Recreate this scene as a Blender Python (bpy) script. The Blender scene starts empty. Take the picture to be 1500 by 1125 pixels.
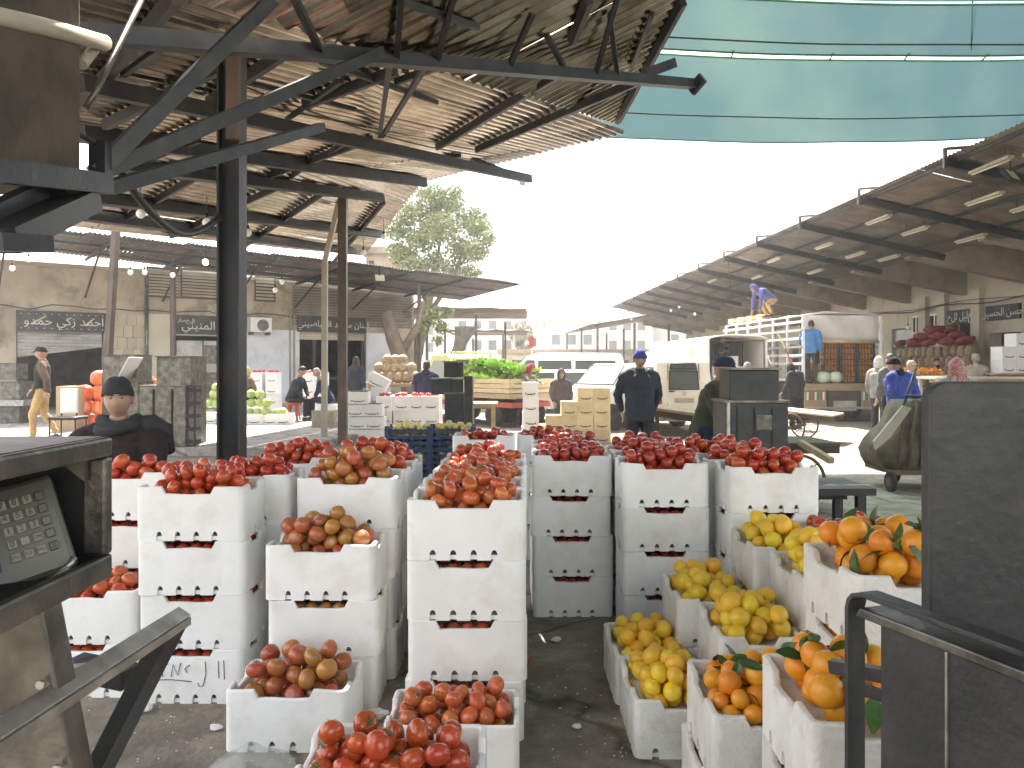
import bpy, bmesh, math, random
from mathutils import Vector, Matrix, Quaternion, noise, kdtree
R = math.radians
V = Vector
rnd = random.Random(7)
scene = bpy.context.scene
col = scene.collection

# ------------------------------------------------------------------ camera, sky, sun, exposure
F, HZ, CH = 1127.0, 535.0, 1.55          # focal length in photo pixels, horizon row, eye height
cam_d = bpy.data.cameras.new('camera')
cam = bpy.data.objects.new('camera', cam_d); col.objects.link(cam)
cam.location = (0, 0, CH); cam.rotation_euler = (R(90), 0, 0)
cam_d.sensor_width = 36; cam_d.lens = 36 * F / 1500; cam_d.shift_y = -(562.5 - HZ) / 1500
cam_d.clip_start = .05; cam_d.clip_end = 3000
scene.camera = cam
SUN_EL, SUN_AZ = 57.0, -9.0
w = bpy.data.worlds.new('World'); scene.world = w; w.use_nodes = True
nt = w.node_tree; nt.nodes.clear()
sky = nt.nodes.new('ShaderNodeTexSky'); sky.sky_type = 'NISHITA'; sky.sun_disc = False
sky.sun_elevation = R(SUN_EL); sky.sun_rotation = R(SUN_AZ); sky.dust_density = 3.0; sky.air_density = 1.2
tc = nt.nodes.new('ShaderNodeTexCoord'); nz = nt.nodes.new('ShaderNodeTexNoise')
nz.inputs['Scale'].default_value = 2.6; nz.inputs['Detail'].default_value = 8; nz.inputs['Roughness'].default_value = .58
cr = nt.nodes.new('ShaderNodeValToRGB'); cr.color_ramp.elements[0].position = .46; cr.color_ramp.elements[1].position = .60
mx = nt.nodes.new('ShaderNodeMixRGB'); mx.inputs[2].default_value = (10.6, 10.0, 9.2, 1)
bg = nt.nodes.new('ShaderNodeBackground'); bg.inputs[1].default_value = .10
wo = nt.nodes.new('ShaderNodeOutputWorld')
L = nt.links.new
L(tc.outputs['Generated'], nz.inputs['Vector']); L(nz.outputs[0], cr.inputs[0]); L(cr.outputs[0], mx.inputs[0])
L(sky.outputs[0], mx.inputs[1]); L(mx.outputs[0], bg.inputs[0]); L(bg.outputs[0], wo.inputs[0])
sun_d = bpy.data.lights.new('sun', 'SUN'); sun_d.energy = 5.0; sun_d.angle = R(.53); sun_d.color = (1, .93, .82)
sun = bpy.data.objects.new('sun', sun_d); col.objects.link(sun); sun.location = (0, 0, 60)
sdir = V((math.sin(R(SUN_AZ)) * math.cos(R(SUN_EL)), math.cos(R(SUN_AZ)) * math.cos(R(SUN_EL)), math.sin(R(SUN_EL))))
sun.rotation_euler = sdir.to_track_quat('Z', 'Y').to_euler()
vs = scene.view_settings
vs.view_transform = 'Standard'; vs.look = 'None'; vs.gamma = 1; vs.exposure = 2.08
scene.cycles.max_bounces = 6; scene.cycles.use_adaptive_sampling = True; scene.cycles.adaptive_threshold = .03; scene.cycles.transparent_max_bounces = 12

# ------------------------------------------------------------------ helpers
def at(px, py, d): return V(((px - 750) / F * d, d, CH - (py - HZ) / F * d))
def gx(px, d): return (px - 750) / F * d
def zz(py, d): return CH - (py - HZ) / F * d
def rotz(a): return Matrix.Rotation(a, 3, 'Z')
def euler(x, y, z): return Matrix.Rotation(z, 3, 'Z') @ Matrix.Rotation(y, 3, 'Y') @ Matrix.Rotation(x, 3, 'X')
I3 = Matrix.Identity(3)

class MB:
    def __init__(s): s.v = []; s.f = []; s.m = []; s.s = []
    def add(s, vs_, fs, mi=0, sm=False):
        b = len(s.v); s.v += [V(p) for p in vs_]
        for f in fs: s.f.append([b + i for i in f]); s.m.append(mi); s.s.append(sm)
        return s
    def box(s, c, d, rot=I3, mi=0):
        c = V(c); x, y, z = d[0] / 2, d[1] / 2, d[2] / 2
        p = [c + rot @ V((a * x, b * y, e * z)) for e in (-1, 1) for b in (-1, 1) for a in (-1, 1)]
        return s.add(p, [(0, 2, 3, 1), (4, 5, 7, 6), (0, 1, 5, 4), (2, 6, 7, 3), (0, 4, 6, 2), (1, 3, 7, 5)], mi)
    def bx(s, x0, x1, y0, y1, z0, z1, mi=0): return s.box(((x0 + x1) / 2, (y0 + y1) / 2, (z0 + z1) / 2), (x1 - x0, y1 - y0, z1 - z0), I3, mi)
    def bar(s, p, q, w_, h_, mi=0, up=V((0, 0, 1))):
        p, q = V(p), V(q); d = (q - p); l = d.length
        if l < 1e-6: return s
        d /= l; a = d.cross(up)
        if a.length < 1e-3: a = d.cross(V((0, 1, 0)))
        a.normalize(); b = a.cross(d)
        return s.box((p + q) / 2, (l, w_, h_), Matrix((d, a, b)).transposed(), mi)
    def angle(s, p, q, w_, t, mi=0, up=V((0, 0, 1))):           # an L section
        p, q = V(p), V(q); d = (q - p).normalized(); a = d.cross(up)
        if a.length < 1e-3: a = d.cross(V((0, 1, 0)))
        a.normalize(); b = a.cross(d)
        s.bar(p, q, w_, t, mi, up); o = a * (w_ / 2 - t / 2) - b * (w_ / 2 + .0005)
        return s.bar(p + o, q + o, t, w_ - t, mi, up)
    def tube(s, pts, r, n=8, mi=0, cap=True, sm=True):
        pts = [V(p) for p in pts]; k = len(pts); rs = r if isinstance(r, (list, tuple)) else [r] * k
        prev = None; b = len(s.v)
        for i, p in enumerate(pts):
            d = (pts[min(i + 1, k - 1)] - pts[max(i - 1, 0)]).normalized()
            if prev is None:
                a = d.cross(V((0, 0, 1)))
                if a.length < 1e-3: a = d.cross(V((0, 1, 0)))
            else: a = prev - d * prev.dot(d)
            a.normalize(); prev = a; c = d.cross(a)
            for j in range(n):
                t = 2 * math.pi * j / n; s.v.append(p + (a * math.cos(t) + c * math.sin(t)) * rs[i])
        for i in range(k - 1):
            for j in range(n):
                s.f.append([b + i * n + j, b + i * n + (j + 1) % n, b + (i + 1) * n + (j + 1) % n, b + (i + 1) * n + j]); s.m.append(mi); s.s.append(sm)
        if cap:
            s.f.append([b + j for j in range(n)][::-1]); s.m.append(mi); s.s.append(False)
            s.f.append([b + (k - 1) * n + j for j in range(n)]); s.m.append(mi); s.s.append(False)
        return s
    def loft(s, rings, mi=0, sm=True, cap=True):
        b = len(s.v); n = len(rings[0])
        for r_ in rings: s.v += [V(p) for p in r_]
        for i in range(len(rings) - 1):
            for j in range(n):
                s.f.append([b + i * n + j, b + i * n + (j + 1) % n, b + (i + 1) * n + (j + 1) % n, b + (i + 1) * n + j]); s.m.append(mi); s.s.append(sm)
        if cap:
            s.f.append([b + j for j in range(n)][::-1]); s.m.append(mi); s.s.append(sm)
            s.f.append([b + (len(rings) - 1) * n + j for j in range(n)]); s.m.append(mi); s.s.append(sm)
        return s
    def rev(s, prof, n=16, c=(0, 0, 0), rot=I3, mi=0, sm=True):
        c = V(c)
        return s.loft([[c + rot @ V((r_ * math.cos(2 * math.pi * j / n), r_ * math.sin(2 * math.pi * j / n), z)) for j in range(n)] for r_, z in prof], mi, sm)
    def ell(s, c, r, nu=12, nv=8, rot=I3, mi=0, fn=None):
        c = V(c); b = len(s.v); r = r if isinstance(r, (list, tuple)) else (r, r, r)
        def pt(d):
            p = V((d.x * r[0], d.y * r[1], d.z * r[2]))
            if fn: p = fn(d, p)
            return c + rot @ p
        s.v.append(pt(V((0, 0, -1))))
        for i in range(1, nv):
            ph = -math.pi / 2 + math.pi * i / nv
            for j in range(nu):
                t = 2 * math.pi * j / nu
                s.v.append(pt(V((math.cos(ph) * math.cos(t), math.cos(ph) * math.sin(t), math.sin(ph)))))
        s.v.append(pt(V((0, 0, 1)))); top = len(s.v) - 1
        for j in range(nu):
            s.f.append([b, b + 1 + (j + 1) % nu, b + 1 + j]); s.m.append(mi); s.s.append(True)
            o = b + 1 + (nv - 2) * nu
            s.f.append([o + j, o + (j + 1) % nu, top]); s.m.append(mi); s.s.append(True)
        for i in range(nv - 2):
            for j in range(nu):
                o = b + 1 + i * nu
                s.f.append([o + j, o + (j + 1) % nu, o + nu + (j + 1) % nu, o + nu + j]); s.m.append(mi); s.s.append(True)
        return s
    def prism(s, poly, lo, hi, fr, mi=0):               # poly in (a,b), extruded over c from lo to hi, fr(a,b,c) gives the point
        n = len(poly); vs_ = [fr(a, b, lo) for a, b in poly] + [fr(a, b, hi) for a, b in poly]
        return s.add(vs_, [list(range(n))[::-1], list(range(n, 2 * n))] + [(i, (i + 1) % n, n + (i + 1) % n, n + i) for i in range(n)], mi)
    def mesh(s, name, mats):
        me = bpy.data.meshes.new(name); me.from_pydata(s.v, [], s.f)
        for m in (mats if isinstance(mats, (list, tuple)) else [mats]): me.materials.append(m)
        me.polygons.foreach_set('material_index', s.m); me.polygons.foreach_set('use_smooth', s.s); me.update()
        return me
    def build(s, name, mats, parent=None, world=True, bevel=0, fix=True):
        if parent is None:
            lo = [min(p[i] for p in s.v) for i in range(3)]; hi = [max(p[i] for p in s.v) for i in range(3)]
            o_ = V(((lo[0] + hi[0]) / 2, (lo[1] + hi[1]) / 2, lo[2])); s.v = [p - o_ for p in s.v]
        elif world:
            inv = parent.matrix_basis.inverted()
            if parent.parent is not None: inv = inv @ parent.parent.matrix_basis.inverted()
            s.v = [inv @ p for p in s.v]
        me = s.mesh(name, mats)
        if fix:
            bm = bmesh.new(); bm.from_mesh(me); bmesh.ops.recalc_face_normals(bm, faces=bm.faces); bm.to_mesh(me); bm.free()
        o = bpy.data.objects.new(name, me); col.objects.link(o)
        if parent is None: o.location = o_
        else: o.parent = parent
        if bevel:
            md = o.modifiers.new('bevel', 'BEVEL'); md.width = bevel; md.segments = 2; md.limit_method = 'ANGLE'; md.angle_limit = R(40)
        return o

def tag(o, label=None, cat=None, group=None, kind=None):
    if label: o['label'] = label
    if cat: o['category'] = cat
    if group: o['group'] = group
    if kind: o['kind'] = kind
    return o
def thing(name, label, cat, loc=(0, 0, 0), rz=0, group=None):
    o = bpy.data.objects.new(name, None); col.objects.link(o); o.empty_display_size = .1
    o.location = loc; o.rotation_euler = (0, 0, rz)
    o.matrix_basis = Matrix.Translation(V(loc)) @ Matrix.Rotation(rz, 4, 'Z')
    return tag(o, label, cat, group)
def inst(name, me, loc, rot=(0, 0, 0), parent=None, sc=None):
    o = bpy.data.objects.new(name, me); col.objects.link(o); o.location = loc; o.rotation_euler = rot
    if sc: o.scale = sc if isinstance(sc, (list, tuple)) else (sc, sc, sc)
    if parent: o.parent = parent
    return o

# ------------------------------------------------------------------ materials
def mat(name, c1, c2=None, rough=.6, metal=0.0, scale=6.0, bump=0.0, bscale=40.0, var=0.0, dirt=None, damt=.5, dscale=2.0, coat=0.0, stretch=None, sub=0.0, huevar=0.0, contrast=(.35, .65)):
    m = bpy.data.materials.new(name); m.use_nodes = True; t = m.node_tree; N = t.nodes.new; K = t.links.new
    b = t.nodes['Principled BSDF']; b.inputs['Roughness'].default_value = rough; b.inputs['Metallic'].default_value = metal
    b.inputs['Coat Weight'].default_value = coat
    if sub: b.inputs['Subsurface Weight'].default_value = sub; b.inputs['Subsurface Radius'].default_value = (.02, .008, .004); b.inputs['Subsurface Scale'].default_value = .5
    tc_ = N('ShaderNodeTexCoord'); vec = tc_.outputs['Object']
    oi = N('ShaderNodeObjectInfo')
    ad = N('ShaderNodeVectorMath'); ad.operation = 'ADD'; K(vec, ad.inputs[0])
    mu = N('ShaderNodeMath'); mu.operation = 'MULTIPLY'; mu.inputs[1].default_value = 37.0; K(oi.outputs['Random'], mu.inputs[0]); K(mu.outputs[0], ad.inputs[1]); vec = ad.outputs[0]
    if stretch:
        mp = N('ShaderNodeMapping'); mp.inputs['Scale'].default_value = stretch; K(vec, mp.inputs[0]); vec = mp.outputs[0]
    c2 = c2 or tuple(x * .8 for x in c1)
    n1 = N('ShaderNodeTexNoise'); n1.inputs['Scale'].default_value = scale; n1.inputs['Detail'].default_value = 6; K(vec, n1.inputs['Vector'])
    r1 = N('ShaderNodeValToRGB'); r1.color_ramp.elements[0].position = contrast[0]; r1.color_ramp.elements[1].position = contrast[1]
    r1.color_ramp.elements[0].color = (*c1, 1); r1.color_ramp.elements[1].color = (*c2, 1); K(n1.outputs[0], r1.inputs[0]); out = r1.outputs[0]
    if dirt:
        n2 = N('ShaderNodeTexNoise'); n2.inputs['Scale'].default_value = dscale; n2.inputs['Detail'].default_value = 8; n2.inputs['Roughness'].default_value = .65; K(vec, n2.inputs['Vector'])
        r2 = N('ShaderNodeValToRGB'); r2.color_ramp.elements[0].position = .5; r2.color_ramp.elements[1].position = .72
        r2.color_ramp.elements[0].color = (0, 0, 0, 1); r2.color_ramp.elements[1].color = (damt, damt, damt, 1); K(n2.outputs[0], r2.inputs[0])
        x = N('ShaderNodeMixRGB'); x.inputs[2].default_value = (*dirt, 1); K(r2.outputs[0], x.inputs[0]); K(out, x.inputs[1]); out = x.outputs[0]
    if var or huevar:
        hs = N('ShaderNodeHueSaturation'); mr = N('ShaderNodeMapRange'); mr.inputs[3].default_value = 1 - var; mr.inputs[4].default_value = 1 + var
        K(oi.outputs['Random'], mr.inputs[0]); K(mr.outputs[0], hs.inputs['Value'])
        if huevar:
            m2 = N('ShaderNodeMath'); m2.operation = 'MULTIPLY'; m2.inputs[1].default_value = 7.31; K(oi.outputs['Random'], m2.inputs[0])
            m3 = N('ShaderNodeMath'); m3.operation = 'FRACT'; K(m2.outputs[0], m3.inputs[0])
            m4 = N('ShaderNodeMapRange'); m4.inputs[3].default_value = .5 - huevar; m4.inputs[4].default_value = .5 + huevar; K(m3.outputs[0], m4.inputs[0]); K(m4.outputs[0], hs.inputs['Hue'])
        K(out, hs.inputs['Color']); out = hs.outputs[0]
    K(out, b.inputs['Base Color'])
    if bump:
        nb = N('ShaderNodeTexNoise'); nb.inputs['Scale'].default_value = bscale; nb.inputs['Detail'].default_value = 5; K(vec, nb.inputs['Vector'])
        bp = N('ShaderNodeBump'); bp.inputs['Strength'].default_value = bump; bp.inputs['Distance'].default_value = .02; K(nb.outputs[0], bp.inputs['Height']); K(bp.outputs[0], b.inputs['Normal'])
    return m
def glass(name, c, rough=.08, tr=.6):
    m = bpy.data.materials.new(name); m.use_nodes = True; t = m.node_tree
    b = t.nodes['Principled BSDF']; b.inputs['Base Color'].default_value = (*c, 1); b.inputs['Roughness'].default_value = rough
    x = t.nodes.new('ShaderNodeMixShader'); tb = t.nodes.new('ShaderNodeBsdfTransparent'); x.inputs[0].default_value = tr
    t.links.new(b.outputs[0], x.inputs[1]); t.links.new(tb.outputs[0], x.inputs[2]); t.links.new(x.outputs[0], t.nodes['Material Output'].inputs[0])
    return m
def emit(name, c, s):
    m = bpy.data.materials.new(name); m.use_nodes = True; b = m.node_tree.nodes['Principled BSDF']
    b.inputs['Base Color'].default_value = (*c, 1); b.inputs['Emission Color'].default_value = (*c, 1); b.inputs['Emission Strength'].default_value = s
    return m
M = {}
M['ground'] = mat('ground_concrete', (.21, .18, .14), (.36, .32, .265), .82, scale=1.7, bump=.6, bscale=22, dirt=(.12, .10, .078), damt=.9, dscale=1.1, contrast=(.3, .7))
M['slab'] = mat('platform_concrete', (.34, .32, .29), (.42, .40, .36), .85, scale=1.6, bump=.35, bscale=25, dirt=(.18, .17, .15), damt=.8, dscale=1.2)
M['foam'] = mat('foam', (.87, .875, .87), (.80, .80, .79), .55, scale=4.0, bump=.16, bscale=150, var=.045, dirt=(.52, .44, .32), damt=.36, dscale=5.5)
M['foam_old'] = mat('foam_worn', (.82, .81, .78), (.70, .68, .63), .6, scale=5.0, bump=.3, bscale=70, var=.05, dirt=(.38, .30, .22), damt=.5, dscale=6)
M['tomato'] = mat('tomato_red', (.46, .055, .014), (.50, .10, .022), .26, scale=5, var=.16, huevar=.010, coat=.35)
M['tomato_tan'] = mat('tomato_turning', (.46, .115, .035), (.36, .15, .045), .26, scale=7, var=.14, huevar=.028, coat=.3)
M['tomato_dark'] = mat('tomato_deep', (.36, .036, .016), (.43, .065, .022), .27, scale=6, var=.15, huevar=.008, coat=.3)
M['tomato_or'] = mat('tomato_orange', (.52, .09, .024), (.48, .15, .04), .26, scale=6, var=.14, huevar=.012, coat=.3)
M['calyx'] = mat('calyx', (.06, .12, .025), (.10, .12, .04), .7)
M['lemon'] = mat('lemon', (.86, .52, .030), (.78, .52, .035), .34, scale=6, bump=.12, bscale=160, var=.10, huevar=.018)
M['orange'] = mat('orange_fruit', (.78, .27, .012), (.74, .31, .02), .34, scale=5, bump=.12, bscale=190, var=.08, huevar=.012)
M['leaf'] = mat('citrus_leaf', (.035, .085, .018), (.06, .12, .03), .4, scale=8, var=.25)
M['steel'] = mat('dark_steel', (.040, .043, .046), (.068, .068, .068), .46, .55, scale=7, bump=.12, bscale=45, dirt=(.13, .11, .09), damt=.3, dscale=9, contrast=(.3, .75))
M['steel_raw'] = mat('raw_steel', (.52, .51, .49), (.34, .33, .31), .34, .8, scale=14, bump=.08, bscale=50, dirt=(.14, .13, .12), damt=.7, dscale=9, stretch=(1, 1, 1))
M['steel_grey'] = mat('grey_steel', (.21, .20, .18), (.09, .085, .078), .36, .75, scale=10, bump=.12, bscale=60, dirt=(.06, .048, .038), damt=.7, dscale=7)
M['beam'] = mat('beam_paint', (.030, .034, .040), (.05, .052, .056), .55, .3, scale=4, dirt=(.11, .07, .045), damt=.5, dscale=5)
M['rust'] = mat('rusty_steel', (.16, .105, .075), (.10, .075, .06), .75, .2, scale=5, bump=.15, bscale=40, var=.15)
M['corr_dark'] = mat('corrugated_dark', (.62, .54, .44), (.30, .24, .185), .19, 1.0, scale=2.2, dirt=(.10, .07, .05), damt=.85, dscale=2.0, var=.35, bump=.1, bscale=9)
M['corr'] = mat('corrugated_pale', (.52, .45, .38), (.32, .265, .215), .25, .85, scale=1.8, dirt=(.13, .095, .07), damt=.8, dscale=1.6, var=.28, bump=.06, bscale=9)
M['corr_far'] = mat('corrugated_old', (.26, .22, .19), (.16, .13, .115), .6, .3, scale=1.4, dirt=(.08, .06, .05), damt=.6, dscale=1.0, var=.15)
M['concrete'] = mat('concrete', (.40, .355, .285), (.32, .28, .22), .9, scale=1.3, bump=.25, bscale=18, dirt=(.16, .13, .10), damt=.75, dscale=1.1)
M['concrete_dark'] = mat('dark_concrete', (.10, .082, .06), (.06, .048, .036), .9, scale=3, bump=.3, bscale=30, dirt=(.035, .03, .026), damt=.8, dscale=3)  # dark brown concrete with random darker blotches
M['plaster'] = mat('stained_plaster', (.50, .43, .33), (.35, .29, .215), .9, scale=1.1, bump=.35, bscale=12, dirt=(.13, .105, .08), damt=.9, dscale=1.3)
M['whitewall'] = mat('whitewash', (.74, .76, .80), (.66, .68, .72), .85, scale=1.2, bump=.2, bscale=14, dirt=(.40, .36, .31), damt=.6, dscale=1.4)
M['cream'] = mat('cream_stone', (.60, .54, .43), (.52, .46, .37), .85, scale=1.0, bump=.15, bscale=16, dirt=(.30, .25, .19), damt=.55, dscale=1.0)
M['tile'] = mat('stone_tile', (.52, .44, .33), (.45, .38, .28), .8, scale=2.5, bump=.15, bscale=24, var=.08)
M['signboard'] = mat('sign_black', (.035, .037, .040), (.06, .06, .06), .7, scale=3, dirt=(.14, .13, .12), damt=.4, dscale=3)
M['signwhite'] = mat('sign_lettering', (.72, .72, .70), (.6, .6, .58), .7)
M['white'] = mat('white_paint', (.80, .80, .79), (.76, .76, .75), .4, scale=1.5, dirt=(.55, .5, .43), damt=.35, dscale=1.5)
M['carpaint'] = mat('white_car_paint', (.80, .80, .78), (.78, .78, .76), .3, scale=1, coat=.4, dirt=(.60, .54, .44), damt=.4, dscale=1.3)
M['vanpaint'] = mat('cream_van_paint', (.74, .69, .58), (.70, .64, .53), .35, scale=1, coat=.3, dirt=(.45, .38, .29), damt=.5, dscale=1.6)
M['yellowpaint'] = mat('yellow_green_paint', (.66, .66, .30), (.62, .62, .28), .4, scale=2, dirt=(.4, .36, .22), damt=.4)
M['shutter'] = mat('shutter_steel', (.55, .55, .55), (.42, .40, .37), .5, .3, scale=1.2, dirt=(.26, .21, .16), damt=.8, dscale=1.6)
M['black'] = mat('black_plastic', (.015, .015, .016), (.02, .02, .02), .5)
M['rubber'] = mat('tyre_rubber', (.02, .02, .02), (.035, .033, .03), .85, scale=8)
M['dark'] = mat('dark_interior', (.02, .018, .016), (.03, .027, .024), .9)  # near-black colour that stands in for shade inside holes and openings
M['glass'] = glass('window_glass', (.05, .06, .06), .06, .25)
M['glass_pale'] = glass('bright_window_glass', (.42, .46, .47), .12, .3)
M['bagfilm'] = glass('clear_bag_film', (.75, .77, .76), .18, .72)
M['carton'] = mat('white_carton', (.80, .79, .78), (.74, .73, .72), .7, scale=3, var=.04, dirt=(.6, .54, .46), damt=.3, dscale=4)
M['carton_tan'] = mat('tan_crate', (.66, .53, .31), (.56, .44, .26), .75, scale=4, var=.07, dirt=(.4, .3, .18), damt=.3, dscale=4)
M['cardboard'] = mat('cardboard', (.42, .31, .19), (.34, .25, .15), .85, scale=3, var=.08, bump=.1, bscale=30)
M['blueplastic'] = mat('blue_plastic', (.018, .035, .095), (.025, .045, .11), .45, scale=5, var=.1)
M['blackcrate'] = mat('black_crate', (.03, .03, .034), (.045, .045, .05), .5, scale=5)
M['wood'] = mat('weathered_wood', (.42, .32, .20), (.30, .225, .14), .8, scale=3, bump=.3, bscale=30, var=.10, stretch=(1, 6, 6))
M['wood_pale'] = mat('pale_planks', (.62, .49, .31), (.52, .40, .25), .75, scale=3, bump=.2, bscale=30, var=.08, stretch=(1, 6, 6))
M['wood_dark'] = mat('dark_wood', (.10, .075, .055), (.065, .05, .038), .8, scale=3, bump=.3, bscale=30, var=.12, stretch=(1, 6, 6))
M['carrot'] = mat('carrot_bag', (.72, .17, .035), (.62, .10, .03), .35, scale=14, bump=.6, bscale=26, var=.08, stretch=(1, 1, .25), dirt=(.80, .62, .55), damt=.7, dscale=7)
M['cabbage'] = mat('cabbage', (.30, .42, .10), (.44, .52, .20), .5, scale=6, bump=.5, bscale=16, var=.15, huevar=.02)
M['lettuce'] = mat('lettuce', (.26, .46, .06), (.42, .58, .14), .5, scale=9, var=.18, huevar=.02, bump=.4, bscale=30)
M['palebundle'] = mat('pale_green_wrap', (.46, .58, .40), (.60, .66, .54), .4, scale=8, bump=.6, bscale=20)
M['potato'] = mat('sacked_potatoes', (.46, .34, .20), (.24, .165, .09), .6, scale=22, bump=.9, bscale=24, var=.12)
M['onion'] = mat('red_mesh_sack', (.34, .04, .045), (.22, .02, .03), .75, scale=14, bump=1.0, bscale=22, var=.14)
M['apple'] = mat('golden_apple', (.66, .54, .16), (.56, .50, .18), .35, scale=5, var=.12)
M['greenveg'] = mat('green_vegetables', (.05, .13, .03), (.10, .20, .05), .4, scale=30, bump=.5, bscale=40)
M['redveg'] = mat('red_peppers', (.50, .02, .02), (.62, .06, .04), .35, scale=30)
M['cucumber'] = mat('cucumber', (.035, .085, .02), (.07, .14, .03), .3, scale=14, bump=.5, bscale=60)
M['teal_tarp'] = mat('tarp', (.22, .20, .17), (.14, .125, .105), .85, scale=3, bump=.6, bscale=8)
M['canvas_white'] = mat('white_canvas', (.78, .77, .73), (.70, .68, .63), .7, scale=1.2, bump=.4, bscale=3, dirt=(.5, .44, .36), damt=.4, dscale=1.2)
M['trashbag'] = mat('olive_sackcloth', (.13, .108, .07), (.07, .058, .04), .8, scale=4, bump=1.0, bscale=9, dirt=(.22, .195, .14), damt=.6, dscale=5)
M['cable'] = mat('cable', (.02, .02, .02), (.03, .03, .03), .6)
M['bulb'] = mat('bulb_glass', (.82, .82, .80), (.78, .78, .76), .15)
M['bulb_lit'] = emit('lit_bulb', (1, .72, .36), 9)
M['lamp_face'] = mat('floodlight_face', (.62, .58, .42), (.55, .52, .4), .3)
M['bark'] = mat('bark', (.20, .15, .10), (.12, .09, .065), .9, scale=5, bump=.8, bscale=12)
M['foliage_pale'] = mat('pale_leaves', (.20, .25, .09), (.30, .32, .14), .5, scale=1)
M['foliage'] = mat('tree_leaves', (.11, .17, .05), (.19, .235, .09), .5, scale=.9, var=0)
M['foliage2'] = mat('dry_leaves', (.18, .16, .05), (.25, .20, .08), .6, scale=1)
M['farwall'] = mat('far_wall', (.58, .55, .50), (.50, .47, .42), .9, scale=.1, dirt=(.4, .36, .3), damt=.5, dscale=.2)
M['hill'] = mat('hill', (.42, .38, .31), (.34, .31, .25), .95, scale=.02)
M['keypad'] = mat('keypad_metal', (.14, .135, .11), (.09, .086, .07), .38, .5, scale=6, dirt=(.15, .14, .12), damt=.6, dscale=12)
M['key'] = mat('key_caps', (.28, .255, .20), (.22, .20, .155), .5, scale=10)
M['lcd'] = mat('display_window', (.03, .04, .035), (.02, .025, .022), .12)
M['pencil'] = mat('pencil_mark', (.16, .16, .17), (.12, .12, .13), .8)
M['pipe'] = mat('painted_pipe', (.42, .38, .31), (.34, .30, .24), .6, scale=5)
M['brown_paint'] = mat('brown_column_paint', (.105, .075, .06), (.075, .055, .046), .5, .1, scale=3, dirt=(.2, .15, .11), damt=.4, dscale=4)
M['blue_stripe'] = mat('painted_red', (.42, .06, .04), (.36, .05, .03), .5)
M['green_paint'] = mat('painted_green', (.05, .22, .10), (.04, .18, .08), .5)
def crack(m, sc, wd, dark):
    t = m.node_tree; N = t.nodes.new; K = t.links.new; b = t.nodes['Principled BSDF']; src = b.inputs['Base Color'].links[0].from_socket
    tc_ = N('ShaderNodeTexCoord'); n = N('ShaderNodeTexNoise'); n.inputs['Scale'].default_value = 1.3; n.inputs['Detail'].default_value = 6; K(tc_.outputs['Object'], n.inputs['Vector'])
    mxv = N('ShaderNodeMixRGB'); mxv.inputs[0].default_value = .35; K(tc_.outputs['Object'], mxv.inputs[1]); K(n.outputs['Color'], mxv.inputs[2])
    v = N('ShaderNodeTexVoronoi'); v.feature = 'DISTANCE_TO_EDGE'; v.inputs['Scale'].default_value = sc; K(mxv.outputs[0], v.inputs['Vector'])
    r = N('ShaderNodeValToRGB'); r.color_ramp.elements[0].position = 0; r.color_ramp.elements[1].position = wd; r.color_ramp.elements[0].color = (dark, dark, dark, 1); r.color_ramp.elements[1].color = (1, 1, 1, 1); K(v.outputs['Distance'], r.inputs[0])
    x = N('ShaderNodeMixRGB'); x.blend_type = 'MULTIPLY'; x.inputs[0].default_value = 1; K(src, x.inputs[1]); K(r.outputs[0], x.inputs[2])
    n2 = N('ShaderNodeTexNoise'); n2.inputs['Scale'].default_value = 5; n2.inputs['Detail'].default_value = 9; n2.inputs['Roughness'].default_value = .75; K(tc_.outputs['Object'], n2.inputs['Vector'])
    r2 = N('ShaderNodeValToRGB'); r2.color_ramp.elements[0].position = .40; r2.color_ramp.elements[1].position = .62; r2.color_ramp.elements[0].color = (.62, .60, .57, 1); r2.color_ramp.elements[1].color = (1, 1, 1, 1); K(n2.outputs[0], r2.inputs[0])
    y = N('ShaderNodeMixRGB'); y.blend_type = 'MULTIPLY'; y.inputs[0].default_value = 1; K(x.outputs[0], y.inputs[1]); K(r2.outputs[0], y.inputs[2]); K(y.outputs[0], b.inputs['Base Color'])
crack(M['ground'], .8, .012, .35); crack(M['slab'], .6, .012, .4)
def netmat():
    m = bpy.data.materials.new('shade_net'); m.use_nodes = True; t = m.node_tree; N = t.nodes.new; K = t.links.new
    t.nodes.remove(t.nodes['Principled BSDF'])
    tr = N('ShaderNodeBsdfTransparent'); tr.inputs[0].default_value = (.078, .132, .126, 1)
    tl = N('ShaderNodeBsdfTranslucent'); df = N('ShaderNodeBsdfDiffuse')
    tc_ = N('ShaderNodeTexCoord'); n = N('ShaderNodeTexNoise'); n.inputs['Scale'].default_value = 9; n.inputs['Detail'].default_value = 5
    mp = N('ShaderNodeMapping'); mp.inputs['Scale'].default_value = (.35, 6, 1); K(tc_.outputs['Object'], mp.inputs[0]); K(mp.outputs[0], n.inputs['Vector'])
    r = N('ShaderNodeValToRGB'); r.color_ramp.elements[0].color = (.07, .11, .098, 1); r.color_ramp.elements[1].color = (.105, .15, .135, 1); K(n.outputs[0], r.inputs[0])
    K(r.outputs[0], tl.inputs[0]); K(r.outputs[0], df.inputs[0])
    a = N('ShaderNodeMixShader'); a.inputs[0].default_value = .5; K(tl.outputs[0], a.inputs[1]); K(df.outputs[0], a.inputs[2])
    b = N('ShaderNodeMixShader'); b.inputs[0].default_value = .72; K(a.outputs[0], b.inputs[1]); K(tr.outputs[0], b.inputs[2])
    K(b.outputs[0], t.nodes['Material Output'].inputs[0]); return m
M['net'] = netmat()

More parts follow.
